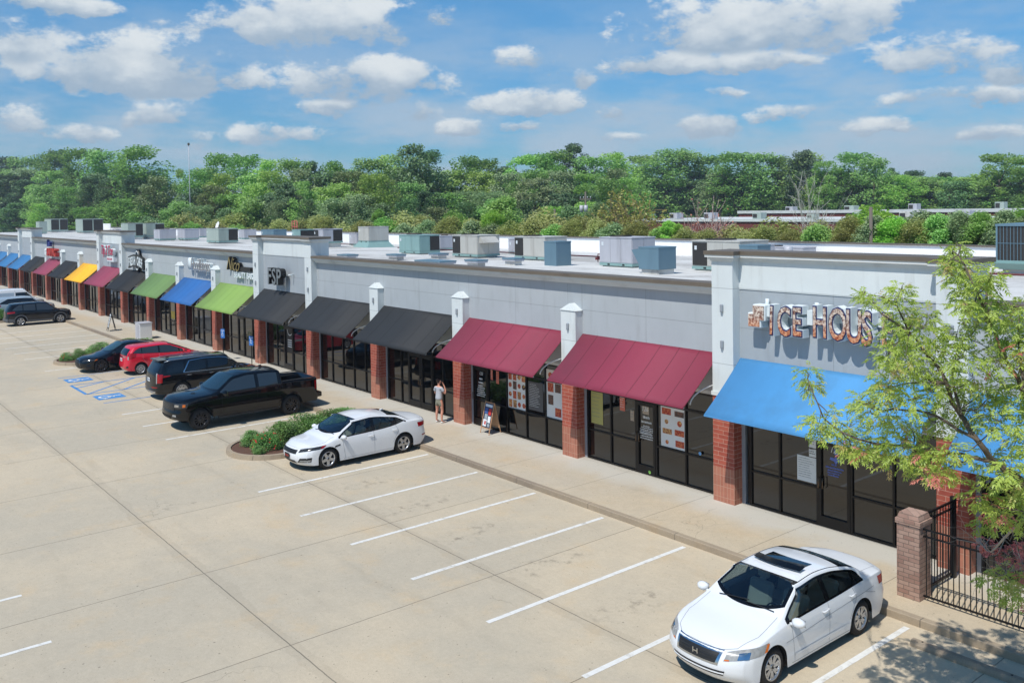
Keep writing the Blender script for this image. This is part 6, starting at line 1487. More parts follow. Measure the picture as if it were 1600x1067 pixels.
# closer bushes behind the back parapet
def bush_mesh(seed, R, H, n, ls, lo=.0, rough=.25):
    r = random.Random(seed); V = []; F = []; cl = []
    for i in range(26):
        d = rdir(r); d.z = abs(d.z); p = Vector((d.x*R*.72, d.y*R*.72, lo*H+d.z*(H*(1-lo))*.80)); cl.append((p, R*r.uniform(.22, .36)))
    cl.append((Vector((0,0,H*.5)), R*.6)); cl.append((Vector((0,0,H*.78)), R*.35))
    tot = sum(c[1]**2 for c in cl)
    for c, rc in cl:
        for _ in range(int(n*rc*rc/tot)):
            d = rdir(r); p = c+d*rc*(r.random()**.35)*(1+rough*r.uniform(-.3, .5)); p.z = min(max(p.z, .03), H)
            leafquad(V, F, p, ls*r.uniform(.6, 1.3), r, 1.3, .7)
    me = bpy.data.meshes.new('crown'); me.from_pydata(V, [], F); me.update(); return me
def twig_mesh(seed, R, H, n=26, leaves=0, ls=.12, spread=.5):
    r = random.Random(seed); g = MB(); tips = []
    for i in range(n):
        t = r.uniform(0, 2*pi); q = r.uniform(.1, 1)*spread; limb(g, Vector((0,0,H*.25)), Vector((cos(t)*q, sin(t)*q, 1)).normalized(), H*.78*r.uniform(.7, 1)*(1-.25*q), .085, r, 2, tips, .22, 5)
    g.tube([(0,0,-.2),(0,0,H*.3)], [.16,.12], 7)
    zx = max(p[2] for p in g.v); xx = max(max(abs(p[0]), abs(p[1])) for p in g.v); kz = H/zx; kx = min(1, R*1.25/xx)
    g.v = [(p[0]*kx, p[1]*kx, p[2]*kz) for p in g.v]; tips = [(Vector((p.x*kx, p.y*kx, p.z*kz)), d) for p, d in tips]
    me = bpy.data.meshes.new('branches'); me.from_pydata(g.v, [], g.f); me.update()
    lm = None
    if leaves:
        V = []; F = []
        for p, d in tips:
            for _ in range(leaves):
                leafquad(V, F, p+rdir(r)*r.uniform(.0, .3)-Vector((0,0,1))*r.uniform(0, .5), ls*r.uniform(.7, 1.3), r, .3, .6)
        lm = bpy.data.meshes.new('crown'); lm.from_pydata(V, [], F); lm.update()
    return me, lm
BK = {'b': ('l_dark', 'dark green'), 'r': ('l_olive', 'olive brown'), 'y': ('l_light', 'light green'), 'Y': ('l_yel', 'bright yellow green'), 'g': ('l_grey', 'soft grey green'), 't': None, 'w': None, 'w2': None}
BM_ = {}
for k in 'bryYg':
    BM_[k] = [bush_mesh(70+i+ord(k), 1.0, 2.0, 11000, .085 if k != 'r' else .07) for i in range(2)]
    for m_ in BM_[k]: m_.materials.append(M[BK[k][0]])
BT = trunk_mesh(99, 1.6, 6.5, 2); BT.materials.append(M['bark'])
MINR = .022
tw1, tl1 = twig_mesh(5, 1.7, 8.0, 40, 8, .17, .40); tw1.materials.append(basic('tan_twigs', (138, 116, 84), .9)); tl1.materials.append(foliage('budding_leaves', (160, 152, 76), (146, 156, 62), .35))
tw2, tl2 = twig_mesh(6, 2.1, 7.6, 80, 1, .12, .62); tw2.materials.append(basic('pinkish_bare_twigs', (186, 160, 150), .9)); tl2.materials.append(M['l_pink'])
tw3, _ = twig_mesh(8, 2.0, 9.5, 14, 0, .1, .55); tw3.materials.append(basic('bleached_twigs', (186, 182, 170), .9))
for i, (x, y, h_, R, k) in enumerate(BUSHES):
    if k in ('t', 'w', 'w2'):
        me, lm, lb, hh = {'t': (tw1, tl1, 'tan budding tree with upright twigs behind the back parapet', 8.0), 'w': (tw2, tl2, 'bare pinkish shrub fanning out in front of the far brick building', 7.6), 'w2': (tw3, None, 'bleached leafless tree beside the far brick building', 9.5)}[k]
        t = thing('bare_tree', lb, 'tree', (x, y, 0), i*1.3); s_ = h_/hh*1.04; t.scale = (s_*1.15, s_*1.15, s_)
        for nm, me_ in (('branches', me), ('crown', lm)):
            if me_: o = bpy.data.objects.new(nm, me_); COL.objects.link(o); o.parent = t
        continue
    h_ *= 1.05; zc = max(0.0, h_-2.0*R*1.35)       # crown sits on a short trunk
    t = thing('small_tree', BK[k][1]+' rounded small tree peeking over the back parapet of the shops', 'tree', (x, y, 0), 0, BK[k][1]+' small trees behind the parapet')
    o = bpy.data.objects.new('crown', BM_[k][i % 2]); COL.objects.link(o); o.parent = t; o.location = (0, 0, zc); R_ = R*1.5
    o.scale = (R_, R_, (h_-zc)/2.0); o.rotation_euler = (0, 0, i*2.1)
    o = bpy.data.objects.new('trunk', BT); COL.objects.link(o); o.parent = t; o.scale = (R_*.5, R_*.5, h_/8.2)

MINR = .0018
# far brick building with rooftop units
fb = thing('brick_building', 'long low red brick building with a white roof edge beyond the shops', 'building', (-60, 90, 0))
g = MB(); g.box(-34, 0, 0, 95, 30, 5.55); g.build('wall', M['bbrick'], fb)
g = MB(); g.box(-34.2, -.2, 5.55, 95.2, .4, 5.95); g.box(-34.2, .4, 5.55, 95.2, 30.2, 5.7); g.build('roof', M['trim'], fb)
fb2 = thing('brick_building', 'second brick building farther off with white roof edge behind the near one', 'building', (-70, 130, 0))
g = MB(); g.box(-26, 0, 0, 110, 30, 6.2); g.build('wall', M['bbrick'], fb2)
g = MB(); g.box(-26.2, -.2, 6.2, 110, .4, 6.75); g.box(-26.2, .4, 6.2, 110, 30, 6.4); g.build('roof', M['trim'], fb2)
rr = random.Random(11)
def small_unit(x, y, z, w_, h_, mat, label):
    t = thing('rooftop_unit', label, 'air conditioner', (x, y, z), 0, 'rooftop units on the far brick buildings')
    g = MB(); g.box(-w_/2,-w_/2,.15,w_/2,w_/2,h_,0,.03); g.build('cabinet', M[mat], t)
    g = MB(); g.box(-w_/2+.1,-w_/2-.02,.3,w_/2*.1,-w_/2+.01,h_-.2); g.build('condenser_coil', M['coil'], t)
    g = MB(); g.box(-w_/2-.05,-w_/2-.05,0,w_/2+.05,w_/2+.05,.15); g.build('base_rail', M['uteal'], t)
for i in range(13): small_unit(-90+i*7.6+rr.uniform(-2,2), 94+rr.uniform(0,5), 5.7, rr.uniform(1.2,1.9), rr.uniform(.8,1.2), rr.choice(['ugrey','ugreen','ublue','ubeige']), 'small unit on the roof of the near far-off brick building')
for i in range(9): small_unit(-90+i*13+rr.uniform(-3,3), 136+rr.uniform(0,8), 6.4, rr.uniform(1.5,2.2), rr.uniform(1.0,1.4), rr.choice(['ugrey','ublue','ugreen']), 'small unit on the roof of the farthest brick building')
# poles and mast
t = thing('radio_mast', 'tall thin grey mast standing in the gap of the trees at left', 'mast', (-134.8, 33.7, 0)); g = MB(); g.tube([(0,0,0),(0,0,12),(0,0,19.6)], [.09,.07,.05], 8); g.build('mast', M['ugrey'], t); g = MB(); g.box(-.14,-.14,19.4,.14,.14,19.8); g.build('antenna_head', M['pole'], t)
def upole(x, y, h_, label, cross=True):
    t = thing('utility_pole', label, 'pole', (x, y, 0)); g = MB(); g.tube([(0,0,0),(0,0,h_)], [.13,.09], 8); g.build('pole', M['pole'], t)
    if cross:
        g = MB(); g.box(-.9,-.06,h_-.9,.9,.06,h_-.76); g.build('crossarm', M['pole'], t)
        g = MB(); 
        for q in (-.8,-.3,.3,.8): g.tube([(q,0,h_-.76),(q,0,h_-.55)],.05,6)
        g.build('insulator', M['ugrey'], t); g = MB(); g.tube([(-.35,-.3,h_-2.3),(-.35,-.3,h_-1.5)],.22,10); g.tube([(.35,-.3,h_-2.3),(.35,-.3,h_-1.5)],.22,10); g.build('transformer', M['ugrey'], t)
upole(-56.3, 49.4, 9.8, 'utility pole with crossarm and transformers above the bushes'); upole(-9.6, 25.5, 7.9, 'plain brown pole rising behind the parapet at right', False); upole(-41.9, 31.9, 8.0, 'short plain pole between the bushes behind the roof', False); upole(-129, 45, 9.5, 'utility pole with crossarm in front of the dark trees at left')

# planted islands in the lot
def island(label, x0, x1, tipx, group=None):
    t = thing('kerbed_island', label, 'planter', ((x0+x1)/2, -5.4, 0))
    cx = (x0+x1)/2; w_ = (x1-x0)/2; yr = -2.79+5.4; yf = -8.06+5.4
    def outline(e):
        P = [(w_-e, yr), (w_-e, yf+1.5)]
        for k in range(1, 14):
            a = pi*k/14; xx = (w_-e)*cos(a); P.append((xx, yf+1.5-(1.5-e)*sin(a)+(tipx-cx)*0))
        P += [(-w_+e, yf+1.5), (-w_+e, yr)]
        return P
    o, i_ = outline(0), outline(.16); g = MB(); n = len(o)
    for k in range(n-1):
        (ax, ay), (bx, by), (cx2, cy2), (dx, dy) = o[k], o[k+1], i_[k+1], i_[k]
        g.quad((ax,ay,-.01),(bx,by,-.01),(bx*.99,by*.99+.0,.15),(ax*.99,ay*.99,.15)); g.quad((ax*.99,ay*.99,.15),(bx*.99,by*.99,.15),(cx2,cy2,.15),(dx,dy,.15)); g.quad((dx,dy,.15),(cx2,cy2,.15),(cx2,cy2,.05),(dx,dy,.05))
    g.build('kerb_ring', M['kerb'], t, fix=True)
    g = MB(); g.prism([(p[0], p[1]) for p in i_], .02, .11); o = g.build('mulch_bed', M['mulch'], t)
    return t
island('kerbed bed of mulch between the pickup and the white sedan', -15.35, -12.35, -14)
island('kerbed bed of mulch left of the black sedan with the spindle grille', -40.25, -37.1, -38.6)
island('kerbed bed at the far left beside the black crossover', -65.6, -62.7, -64)
sr = random.Random(21)
SB = [bush_mesh(200+i, 1.0, 1.0, 6500, .07, .12, .35) for i in range(3)]
for m_ in SB: m_.materials.append(M['l_shrub'])
def shrub(x, y, r_, h_, label, flowers=0, cat='shrub', grp='green shrubs in the kerbed beds', z=.10):
    t = thing('flowering_shrub' if flowers else 'shrub', label, cat, (x, y, z), 0, None if flowers else grp)
    o = bpy.data.objects.new('foliage', SB[sr.randrange(3)]); COL.objects.link(o); o.parent = t; o.scale = (r_, r_, h_); o.rotation_euler = (0, 0, sr.uniform(0, 6))
    g = MB()
    for k in range(7):
        a = k*.9; g.tube([(0,0,0),(cos(a)*r_*.35,sin(a)*r_*.35,h_*.7)], [.015,.006], 5)
    g.build('stem', M['bark'], t)
    if flowers:
        g = MB()
        for k in range(flowers):
            d = rdir(sr); d.z = abs(d.z)*.9+.15; d.y -= .3; d.x += .3; d.normalize(); c = Vector((d.x*r_*.95, d.y*r_*.95, min(d.z*h_*1.0, h_)+.03))
            for q in range(3): V = []; F = []; leafquad(V, F, c+rdir(sr)*.012, .055, sr, 1, .9); g.add(V, F)
        g.build('blossom', M['flower'], t)
SW = iter(['just behind the red flowers', 'left one of the second rank', 'right one of the second rank', 'left one of the third rank', 'right one of the third rank', 'left one against the sidewalk', 'right one against the sidewalk'])
for (x, y, r_, h_) in ((-13.9,-6.0,.85,.72),(-14.3,-5.1,.9,.80),(-13.3,-4.9,.9,.78),(-14.2,-4.1,.95,.80),(-13.3,-3.8,.9,.74),(-14.6,-3.3,.8,.66),(-13.6,-3.1,.75,.62)):
    shrub(x, y, r_, h_, 'dense green shrub in the bed beside the pickup, '+next(SW), grp='shrubs massed in the bed beside the pickup')
shrub(-13.55, -6.85, .60, .55, 'shrub with small red flowers at the front of the bed beside the white sedan', 34)
shrub(-14.35, -7.05, .42, .50, 'small leafy shrub at the tip of the bed next to the red flowers')
shrub(-13.1, -7.35, .25, .28, 'smallest low green tuft on the mulch right of the red flowers')
for (x, y, r_, h_) in ((-38.6,-5.6,.95,.85),(-38.6,-4.2,1.0,.9),(-38.8,-3.2,.9,.8)): shrub(x, y, r_, h_, {-5.6: 'nearest', -4.2: 'middle', -3.2: 'farthest'}[y]+' rounded green shrub in the bed left of the spindle grille sedan', grp='rounded shrubs in the far bed')
shrub(-38.8, -6.75, .55, .6, 'green shrub in front of the rounded ones in the far bed'); shrub(-38.9, -7.35, .40, .45, 'reddish flowering shrub at the tip of the far bed', 14)
for (x, y) in ((-64.1,-6.6),(-64.1,-5.4)): shrub(x, y, .9, .85, ('nearer' if y < -6 else 'farther')+' green shrub at the far left edge behind the black crossover', grp='shrubs at the far left edge')
CLUMPS=[(7.02,-6.38,5.36,0.19,'l'),(7.09,-6.39,5.14,0.15,'l'),(8.34,-8.00,5.08,0.24,'l'),(8.18,-7.95,4.93,0.19,'l'),(7.86,-6.60,4.64,0.28,'l'),(8.18,-6.78,4.51,0.25,'l'),(8.09,-6.89,4.42,0.18,'d'),(8.77,-7.55,5.22,0.27,'l'),(8.62,-7.01,5.40,0.25,'l'),(8.32,-7.01,5.21,0.17,'l'),(8.52,-7.05,6.72,0.15,'l'),(8.83,-7.81,6.87,0.09,'l'),(9.11,-7.32,6.94,0.13,'l'),(9.11,-7.39,6.79,0.16,'l'),(8.88,-6.80,6.54,0.21,'l'),(8.48,-6.31,6.36,0.16,'l'),(9.04,-6.39,6.49,0.15,'l'),(8.88,-7.12,6.19,0.28,'l'),(9.21,-7.30,6.34,0.27,'l'),(9.55,-7.62,6.45,0.24,'l'),(9.30,-8.04,6.08,0.21,'l'),(9.55,-8.05,6.15,0.27,'l'),(9.46,-7.26,6.09,0.28,'l'),(9.14,-7.53,5.82,0.25,'l'),(9.36,-7.42,5.79,0.27,'l'),(9.23,-6.49,5.70,0.28,'l'),(9.68,-7.15,6.19,0.23,'l'),(9.78,-7.09,6.37,0.21,'l'),(10.08,-7.67,6.13,0.23,'l'),(9.33,-8.06,5.69,0.19,'l'),(9.63,-7.51,5.58,0.22,'l'),(9.49,-7.85,5.52,0.21,'l'),(8.86,-7.18,4.99,0.26,'l'),(8.69,-6.30,4.77,0.25,'l'),(8.60,-6.89,4.61,0.25,'l'),(9.36,-7.77,4.83,0.24,'l'),(8.99,-6.49,4.62,0.25,'t'),(9.35,-6.67,5.00,0.22,'l'),(9.68,-6.78,5.25,0.25,'l'),(9.54,-6.47,5.46,0.22,'l'),(9.91,-6.73,5.19,0.25,'l'),(10.02,-6.68,5.47,0.23,'l'),(10.15,-7.46,5.86,0.20,'l'),(10.00,-6.33,5.60,0.22,'l'),(10.19,-6.37,5.36,0.25,'l'),(10.61,-7.81,5.41,0.21,'l'),(10.42,-6.74,5.02,0.24,'l'),(10.52,-6.81,5.65,0.25,'l'),(10.59,-7.27,6.14,0.21,'l'),(10.62,-7.15,6.38,0.20,'l'),(10.45,-7.22,6.45,0.17,'l'),(10.34,-6.44,6.54,0.16,'l'),(10.60,-7.20,6.79,0.13,'l'),(10.12,-6.60,6.53,0.16,'l'),(10.41,-7.46,6.88,0.13,'l'),(9.47,-6.51,7.38,0.13,'l'),(9.50,-6.48,7.52,0.09,'l'),(9.78,-7.27,7.30,0.14,'l'),(9.82,-7.08,7.16,0.17,'l'),(9.66,-6.44,7.21,0.20,'l'),(9.86,-6.80,7.01,0.19,'l'),(9.92,-7.22,6.96,0.15,'l'),(10.49,-7.70,7.23,0.11,'l'),(10.34,-7.52,7.13,0.12,'l'),(9.92,-6.84,6.80,0.14,'l'),(10.22,-7.80,6.81,0.11,'l'),(9.80,-6.47,6.49,0.16,'l'),(10.44,-7.62,6.73,0.13,'l'),(9.93,-6.46,6.10,0.18,'l'),(10.50,-7.54,6.12,0.18,'t'),(10.52,-6.38,6.02,0.26,'l'),(10.73,-6.83,5.43,0.25,'l'),(10.82,-7.19,5.01,0.24,'l'),(10.96,-7.17,5.85,0.32,'l'),(10.87,-6.93,6.46,0.25,'l'),(11.06,-7.04,5.36,0.32,'l'),(11.38,-7.54,6.11,0.38,'l'),(11.58,-7.73,5.71,0.45,'l'),(11.53,-7.18,6.40,0.39,'l'),(9.87,-6.42,4.50,0.23,'l'),(10.27,-6.98,4.48,0.24,'l'),(10.83,-7.96,4.92,0.20,'l'),(9.87,-6.62,4.09,0.20,'l'),(10.11,-6.79,4.01,0.19,'t'),(10.23,-6.47,4.05,0.23,'l'),(10.89,-7.76,4.65,0.22,'l'),(9.62,-5.73,3.41,0.15,'t'),(10.09,-6.35,3.77,0.16,'t'),(10.14,-5.81,3.61,0.20,'l'),(9.71,-7.61,4.78,0.21,'t'),(10.01,-7.69,4.94,0.20,'l'),(8.90,-6.52,4.22,0.17,'l'),(9.82,-7.91,4.61,0.12,'t'),(9.67,-7.16,4.47,0.16,'l'),(7.90,-6.56,4.32,0.12,'t'),(8.73,-7.66,4.61,0.09,'t'),(9.19,-7.72,4.65,0.18,'l'),(10.57,-6.51,4.23,0.22,'l'),(11.03,-7.34,4.84,0.24,'l'),(9.00,-4.51,2.63,0.10,'p'),(9.28,-4.79,2.66,0.12,'p'),(9.45,-4.66,2.59,0.14,'p'),(9.67,-4.73,2.57,0.14,'p'),(9.54,-4.53,2.75,0.10,'p'),(9.30,-4.77,2.18,0.20,'l'),(9.36,-4.42,2.20,0.21,'t'),(9.66,-4.79,2.25,0.20,'l'),(9.44,-4.51,1.89,0.16,'l'),(9.83,-4.79,2.40,0.20,'p'),(9.80,-4.70,2.06,0.18,'t')]
LIMBS=[[(11.62,-7.44,3.68),(10.98,-7.20,4.39),(10.26,-6.96,4.64),(10.17,-7.32,4.99),(9.77,-7.08,5.31),(9.81,-7.44,5.72),(9.48,-7.20,6.00),(9.04,-6.96,6.29),(9.04,-7.32,6.69)],[(10.22,-7.44,5.02),(9.69,-7.20,5.14),(9.13,-6.96,5.19),(8.84,-7.32,5.20),(8.25,-7.08,5.21)],[(10.46,-7.44,4.78),(9.87,-7.20,4.74),(9.12,-6.96,4.63),(8.64,-7.32,4.70),(7.88,-7.08,4.76),(7.84,-7.44,5.15),(7.56,-7.20,5.47)],[(11.42,-7.44,4.40),(10.97,-7.20,5.13),(10.58,-6.96,5.68),(10.49,-7.32,6.13),(10.23,-7.08,6.50),(10.22,-7.44,6.95),(9.87,-7.20,7.43)],[(10.38,-7.44,6.55),(10.20,-7.20,6.93),(10.20,-6.96,7.17)],[(9.81,-7.44,5.72),(9.34,-7.20,5.71),(8.89,-6.96,5.76)],[(10.77,-7.44,5.78),(10.60,-7.20,6.21),(10.52,-6.96,6.73)],[(9.98,-7.44,5.32),(9.78,-7.20,5.77),(9.76,-6.96,6.27)],[(9.28,-7.44,6.36),(8.88,-7.20,6.48),(8.45,-6.96,6.71)],]
LOWLIMB=[(10.70,-6.00,3.89),(10.05,-5.60,3.49),(9.60,-5.10,3.03),(9.25,-4.80,2.61),(9.08,-4.70,2.66)]
LOWLIMB2=[(10.18,-5.00,2.76),(9.70,-4.70,2.48),(9.33,-4.60,2.19)]

# ------------------------------------------------------------------ young street tree in front of the nearest awning
t = thing('street_tree', 'yellow green young tree reaching in from the right over the sky blue awning', 'tree', (12.1, -7.25, 0))
O_ = Vector((12.1, -7.25, 0)); fr = random.Random(77)
g = MB(); tips = []
g.tube([(0,0,-.1),(.03,.02,1.2),(.0,-.05,2.2),(.08,-.1,2.95),(.0,.05,4.2),(-.1,0,6.3)], [.13,.11,.10,.085,.06,.02], 10)
def smooth(pts, k=3):
    P = [Vector(p) for p in pts]; out = []
    for i in range(len(P)-1):
        a, b, c, d = P[max(i-1,0)], P[i], P[i+1], P[min(i+2,len(P)-1)]
        for j in range(k):
            u = j/k; out.append(.5*((2*b)+(c-a)*u+(2*a-5*b+4*c-d)*u*u+(3*b-a-3*c+d)*u**3))
    out.append(P[-1]); return out
skel = []
for i, L_ in enumerate(LIMBS):
    P = [p-O_ for p in smooth(L_)]; r0 = .050 if i == 0 else .040 if i == 3 else .021
    for q in P: q += rdir(fr)*.02
    g.tube(P, [r0*(1-.88*j/(len(P)-1))+.004 for j in range(len(P))], 7, cap=False); skel += P
P = [p-O_ for p in smooth([(12.1,-7.25,2.6)]+LIMBS[0][:2])]; g.tube(P, [.08-.002*j for j in range(len(P))], 7)
P = [p-O_ for p in smooth([(12.1,-7.25,3.2)]+LIMBS[3][:2])]; g.tube(P, [.06-.001*j for j in range(len(P))], 7)
pb = MB()
for L_ in (LOWLIMB, LOWLIMB2):
    P = [p-O_ for p in smooth(L_)]; pb.tube(P, [.028*(1-.8*j/(len(P)-1))+.003 for j in range(len(P))], 6); skel += P[3:]
    for k in range(12):
        b_ = P[fr.randint(3, len(P)-1)]; limb(pb, b_, (rdir(fr)+Vector((-.5,.1,-.1))).normalized(), fr.uniform(.2,.5), .007, fr, 1, None, .5, 4)
P = [p-O_ for p in smooth([(12.1,-7.25,2.7),(11.3,-6.6,3.4),LOWLIMB[0]])]; pb.tube(P, [.045,.04,.036,.034,.032,.03,.028][:len(P)], 6)
P = [p-O_ for p in smooth([(12.1,-7.25,2.2),(11.2,-6.2,2.6),LOWLIMB2[0]])]; pb.tube(P, [.04,.038,.036,.034,.032,.03,.028][:len(P)], 6)
LV = {k: MB() for k in 'ldp'}
def leaflet(mb, p, d, L, w_, nrm):
    s_ = d.cross(nrm).normalized()*w_; mb.add([p, p+d*L*.45+s_+nrm*L*.05, p+d*L-nrm*L*.12, p+d*L*.45-s_+nrm*L*.05], [(0,1,2,3)])
def sprig(mb, p, d, r, size):
    """one compound leaf: a drooping stalk with paired leaflets"""
    d = d.normalized(); up = Vector((0,0,1)); s_ = d.cross(up)
    s_ = s_.normalized() if s_.length > .1 else Vector((1,0,0)); nrm = s_.cross(d)
    n = r.randint(4, 6); q = p.copy(); dd = d.copy()
    for i in range(n):
        dd = (dd+Vector((0,0,-.10))).normalized(); q = q+dd*size*.19
        for sg in (-1, 1):
            ld = (dd*.55+s_*sg*.85+Vector((0,0,r.uniform(-.35,.05)))+rdir(r)*.22).normalized()
            leaflet(mb, q, ld, size*r.uniform(.36,.50), size*.075, (nrm+rdir(r)*.35).normalized())
    leaflet(mb, q, dd, size*.45, size*.075, nrm)
for (x, y, z, r_, k) in CLUMPS:
    c = Vector((x, y, z))-O_
    b_ = min(skel, key=lambda q: (q-c).length+(.6 if q.z > c.z+.3 else 0)); m_ = (b_+c)/2+rdir(fr)*.08
    tg = pb if k == 'p' or z < 2.2 else g
    tg.tube(smooth([b_, m_, c]), [.010,.009,.008,.007,.006,.005,.004], 5, cap=False)
    nsp = int(9+r_*140) if k != 'p' else 18
    if r_ > .42: nsp = 50
    for q in range(4+int(r_*14)):
        e = c+rdir(fr)*r_*fr.uniform(.5,1.0); tg.tube([c+(e-c)*.1, c+(e-c)*.6+Vector((0,0,.03)), e], [.004,.003,.002], 3, cap=False)
    for q in range(nsp):
        d = rdir(fr); d.z = d.z*.8; rad = r_*fr.random()**.5*1.05; p = c+Vector((d.x*1.0,d.y*1.1,d.z*.95))*rad
        mb = LV['p'] if k == 'p' or (k == 't' and fr.random() < .22) else LV['l']
        dd = Vector((d.x, d.y, d.z*.5-.1))+rdir(fr)*.6
        sprig(mb, p, dd, fr, fr.uniform(.11,.175) if k != 'p' else fr.uniform(.08,.12))
g.build('trunk', M['bark'], t); pb.build('bare_branch', M['paleb'], t)
LV['l'].build('crown', M['l_mesh'], t); LV['p'].build('pink_leaves', M['l_pink'], t)

# ------------------------------------------------------------------ brick post, iron fence and gate
t = thing('brick_post', 'square brown brick post with a capped top at the end of the iron fence', 'post', (6.485, -1.80, .15))
g = MB(); g.box(-.235,-.235,0,.235,.235,1.50); g.box(-.26,-.26,1.50,.26,.26,1.60); g.add([(-.235,-.235,1.60),(.235,-.235,1.60),(.235,.235,1.60),(-.235,.235,1.60),(-.20,-.20,1.72),(.20,-.20,1.72),(.20,.20,1.72),(-.20,.20,1.72)], [(0,1,5,4),(1,2,6,5),(2,3,7,6),(3,0,4,7),(4,5,6,7)])
g.build('post', M['post'], t)
t = thing('iron_fence', 'black iron bar fence running right from the brick post along the sidewalk', 'fence', (6.72, -1.87, .15))
g = MB(); 
for z in (1.44, 1.30, .09): g.box(0,-.016,z-.016,6.2,.016,z+.016)
g.build('rail', M['iron'], t)
g = MB()
for i in range(60): g.box(.06+i*.108-.008,-.008,.06,.06+i*.108+.008,.008,1.43)
tag(g.build('bars', M['iron'], t)); 
g = MB(); g.box(2.9,-.03,0,2.96,.03,1.50); g.build('fence_post', M['iron'], t); g = MB(); g.box(5.9,-.03,0,5.96,.03,1.50); g.build('fence_post', M['iron'], t)
t = thing('iron_gate', 'narrow black iron gate between the brick post and the red brick pier', 'gate', (6.60, -1.55, .15))
g = MB(); g.box(-.02,0,.08,.02,1.16,.12); g.box(-.02,0,1.62,.02,1.16,1.66); g.box(-.02,0,1.48,.02,1.16,1.51)
for y in (0, 1.13): g.box(-.02,y,.08,.02,y+.03,1.66)
g.build('gate_frame', M['iron'], t); g = MB()
for i in range(1, 9): g.box(-.008,.02+i*.125-.008,.1,.008,.02+i*.125+.008,1.63)
g.build('gate_bars', M['iron'], t); g = MB(); g.box(-.05,1.18,0,.05,1.27,1.74); g.box(-.02,1.27,0,.03,1.31,1.68); g.build('gate_post', M['iron'], t)
g = MB(); g.tube([(.05,1.22,1.68),(.12,1.22,1.68),(.12,1.22,1.55),(.06,1.22,1.53)],.012,6); g.build('latch', M['iron'], t)
def wstop(x0, x1, y, label):
    t = thing('wheel_stop', label, 'wheel stop', ((x0+x1)/2, y, .002), 0); w_ = (x1-x0)/2; g = MB()
    pr = [(-.09,0),(.09,0),(.085,.05),(.055,.11),(-.055,.11),(-.085,.05)]
    g.extr(pr, lambda u, v, k: (-w_ if k == 0 else w_, u, v)); g.build('block', M['kerb'], t, fix=True)
    for q in (-w_*.8, w_*.8): g2 = MB(); g2.lathe([(.018,.105),(.018,.118),(0,.118)], 8, Matrix.Translation((q,0,0))); g2.build('anchor_pin', M['iron'], t)
wstop(7.32, 9.25, -3.52, 'concrete wheel stop in the leaf shaded bay right of the white sedan')

# ------------------------------------------------------------------ sidewalk things
def aframe(x, y, rz, h_, w_, label, wood, panel, art):
    t = thing('sandwich_board', label, 'sign', (x, y, .15), rz)
    lean = .27
    def lp(u, v, side, off=0): return (u, side*(lean*(1-v/h_))+off*side, v)
    for side in (-1, 1):
        g = MB()
        for u in (-w_/2, w_/2): g.tube([lp(u,0,side), lp(u,h_,side)], .018, 5, sm=False)
        for v in (.18*h_, h_-.02): g.tube([lp(-w_/2,v,side), lp(w_/2,v,side)], .018, 5, sm=False)
        F = g.build('leg_frame', wood, t)
        g = MB(); g.quad(lp(-w_/2+.015,.2*h_,side,.006), lp(w_/2-.015,.2*h_,side,.006), lp(w_/2-.015,h_-.04,side,.006), lp(-w_/2+.015,h_-.04,side,.006)); g.quad(lp(-w_/2+.015,h_-.04,side,-.004), lp(w_/2-.015,h_-.04,side,-.004), lp(w_/2-.015,.2*h_,side,-.004), lp(-w_/2+.015,.2*h_,side,-.004))
        g.build('panel', panel if side < 0 or wood is panel else wood, t)
    art(t, lp)
def art1(t, lp):
    rr = random.Random(4)
    cols = [('white_print', (220,224,226)), ('blue_print', (60,90,150)), ('red_print', (190,50,44)), ('grey_print', (150,160,168)), ('navy_print', (30,40,70))]
    for nm, c_ in cols: M.setdefault(nm, basic(nm, c_, .6))
    for (u0,v0,u1,v1,m_) in ((-.2,.93,.2,1.02,'white_print'),(-.19,.70,-.02,.90,'blue_print'),(.03,.66,.18,.88,'red_print'),(-.16,.52,.0,.68,'grey_print'),(.04,.40,.19,.62,'white_print'),(-.2,.26,.0,.50,'white_print'),(-.12,.32,-.03,.44,'red_print'),(.06,.26,.19,.37,'grey_print'),(.06,.90,.20,.925,'blue_print')):
        g = MB(); o = .009 if m_ != 'red_print' else .012; g.quad(lp(u0,v0,-1,o), lp(u1,v0,-1,o), lp(u1,v1,-1,o), lp(u0,v1,-1,o)); g.build('printed_block', M[m_], t)
aframe(-9.92, .0, radians(-6)+.10, 1.10, .50, 'wooden sandwich board with blue and red print beside the maroon awning door', M['wood'], basic('navy_board', (34, 40, 62), .6), art1)
def art2(t, lp):
    M.setdefault('white_print', basic('white_print', (224,226,226), .6))
    g = MB(); g.quad(lp(-.24,.28,-1,.010), lp(.24,.28,-1,.010), lp(.24,1.14,-1,.010), lp(-.24,1.14,-1,.010)); g.build('printed_block', M['white_print'], t)
    g = MB()
    for i, (u, w_, v) in enumerate(((-.14,.28,.96),(-.10,.2,.80),(-.12,.26,.64),(-.08,.18,.48),(-.13,.22,.36))): g.quad(lp(u,v,-1,.014), lp(u+w_,v,-1,.014), lp(u+w_,v+.09,-1,.014), lp(u,v+.09,-1,.014))
    g.build('lettering', M['blackletter'], t)
aframe(-50.1, -1.95, radians(-8), 1.22, .62, 'black sandwich board with a white poster standing by the kerb far left', M['black'], M['black'], art2)
t = thing('utility_cabinet', 'plain white metal cabinet on the sidewalk above the red hatchback roof', 'cabinet', (-44.3, -1.55, .15))
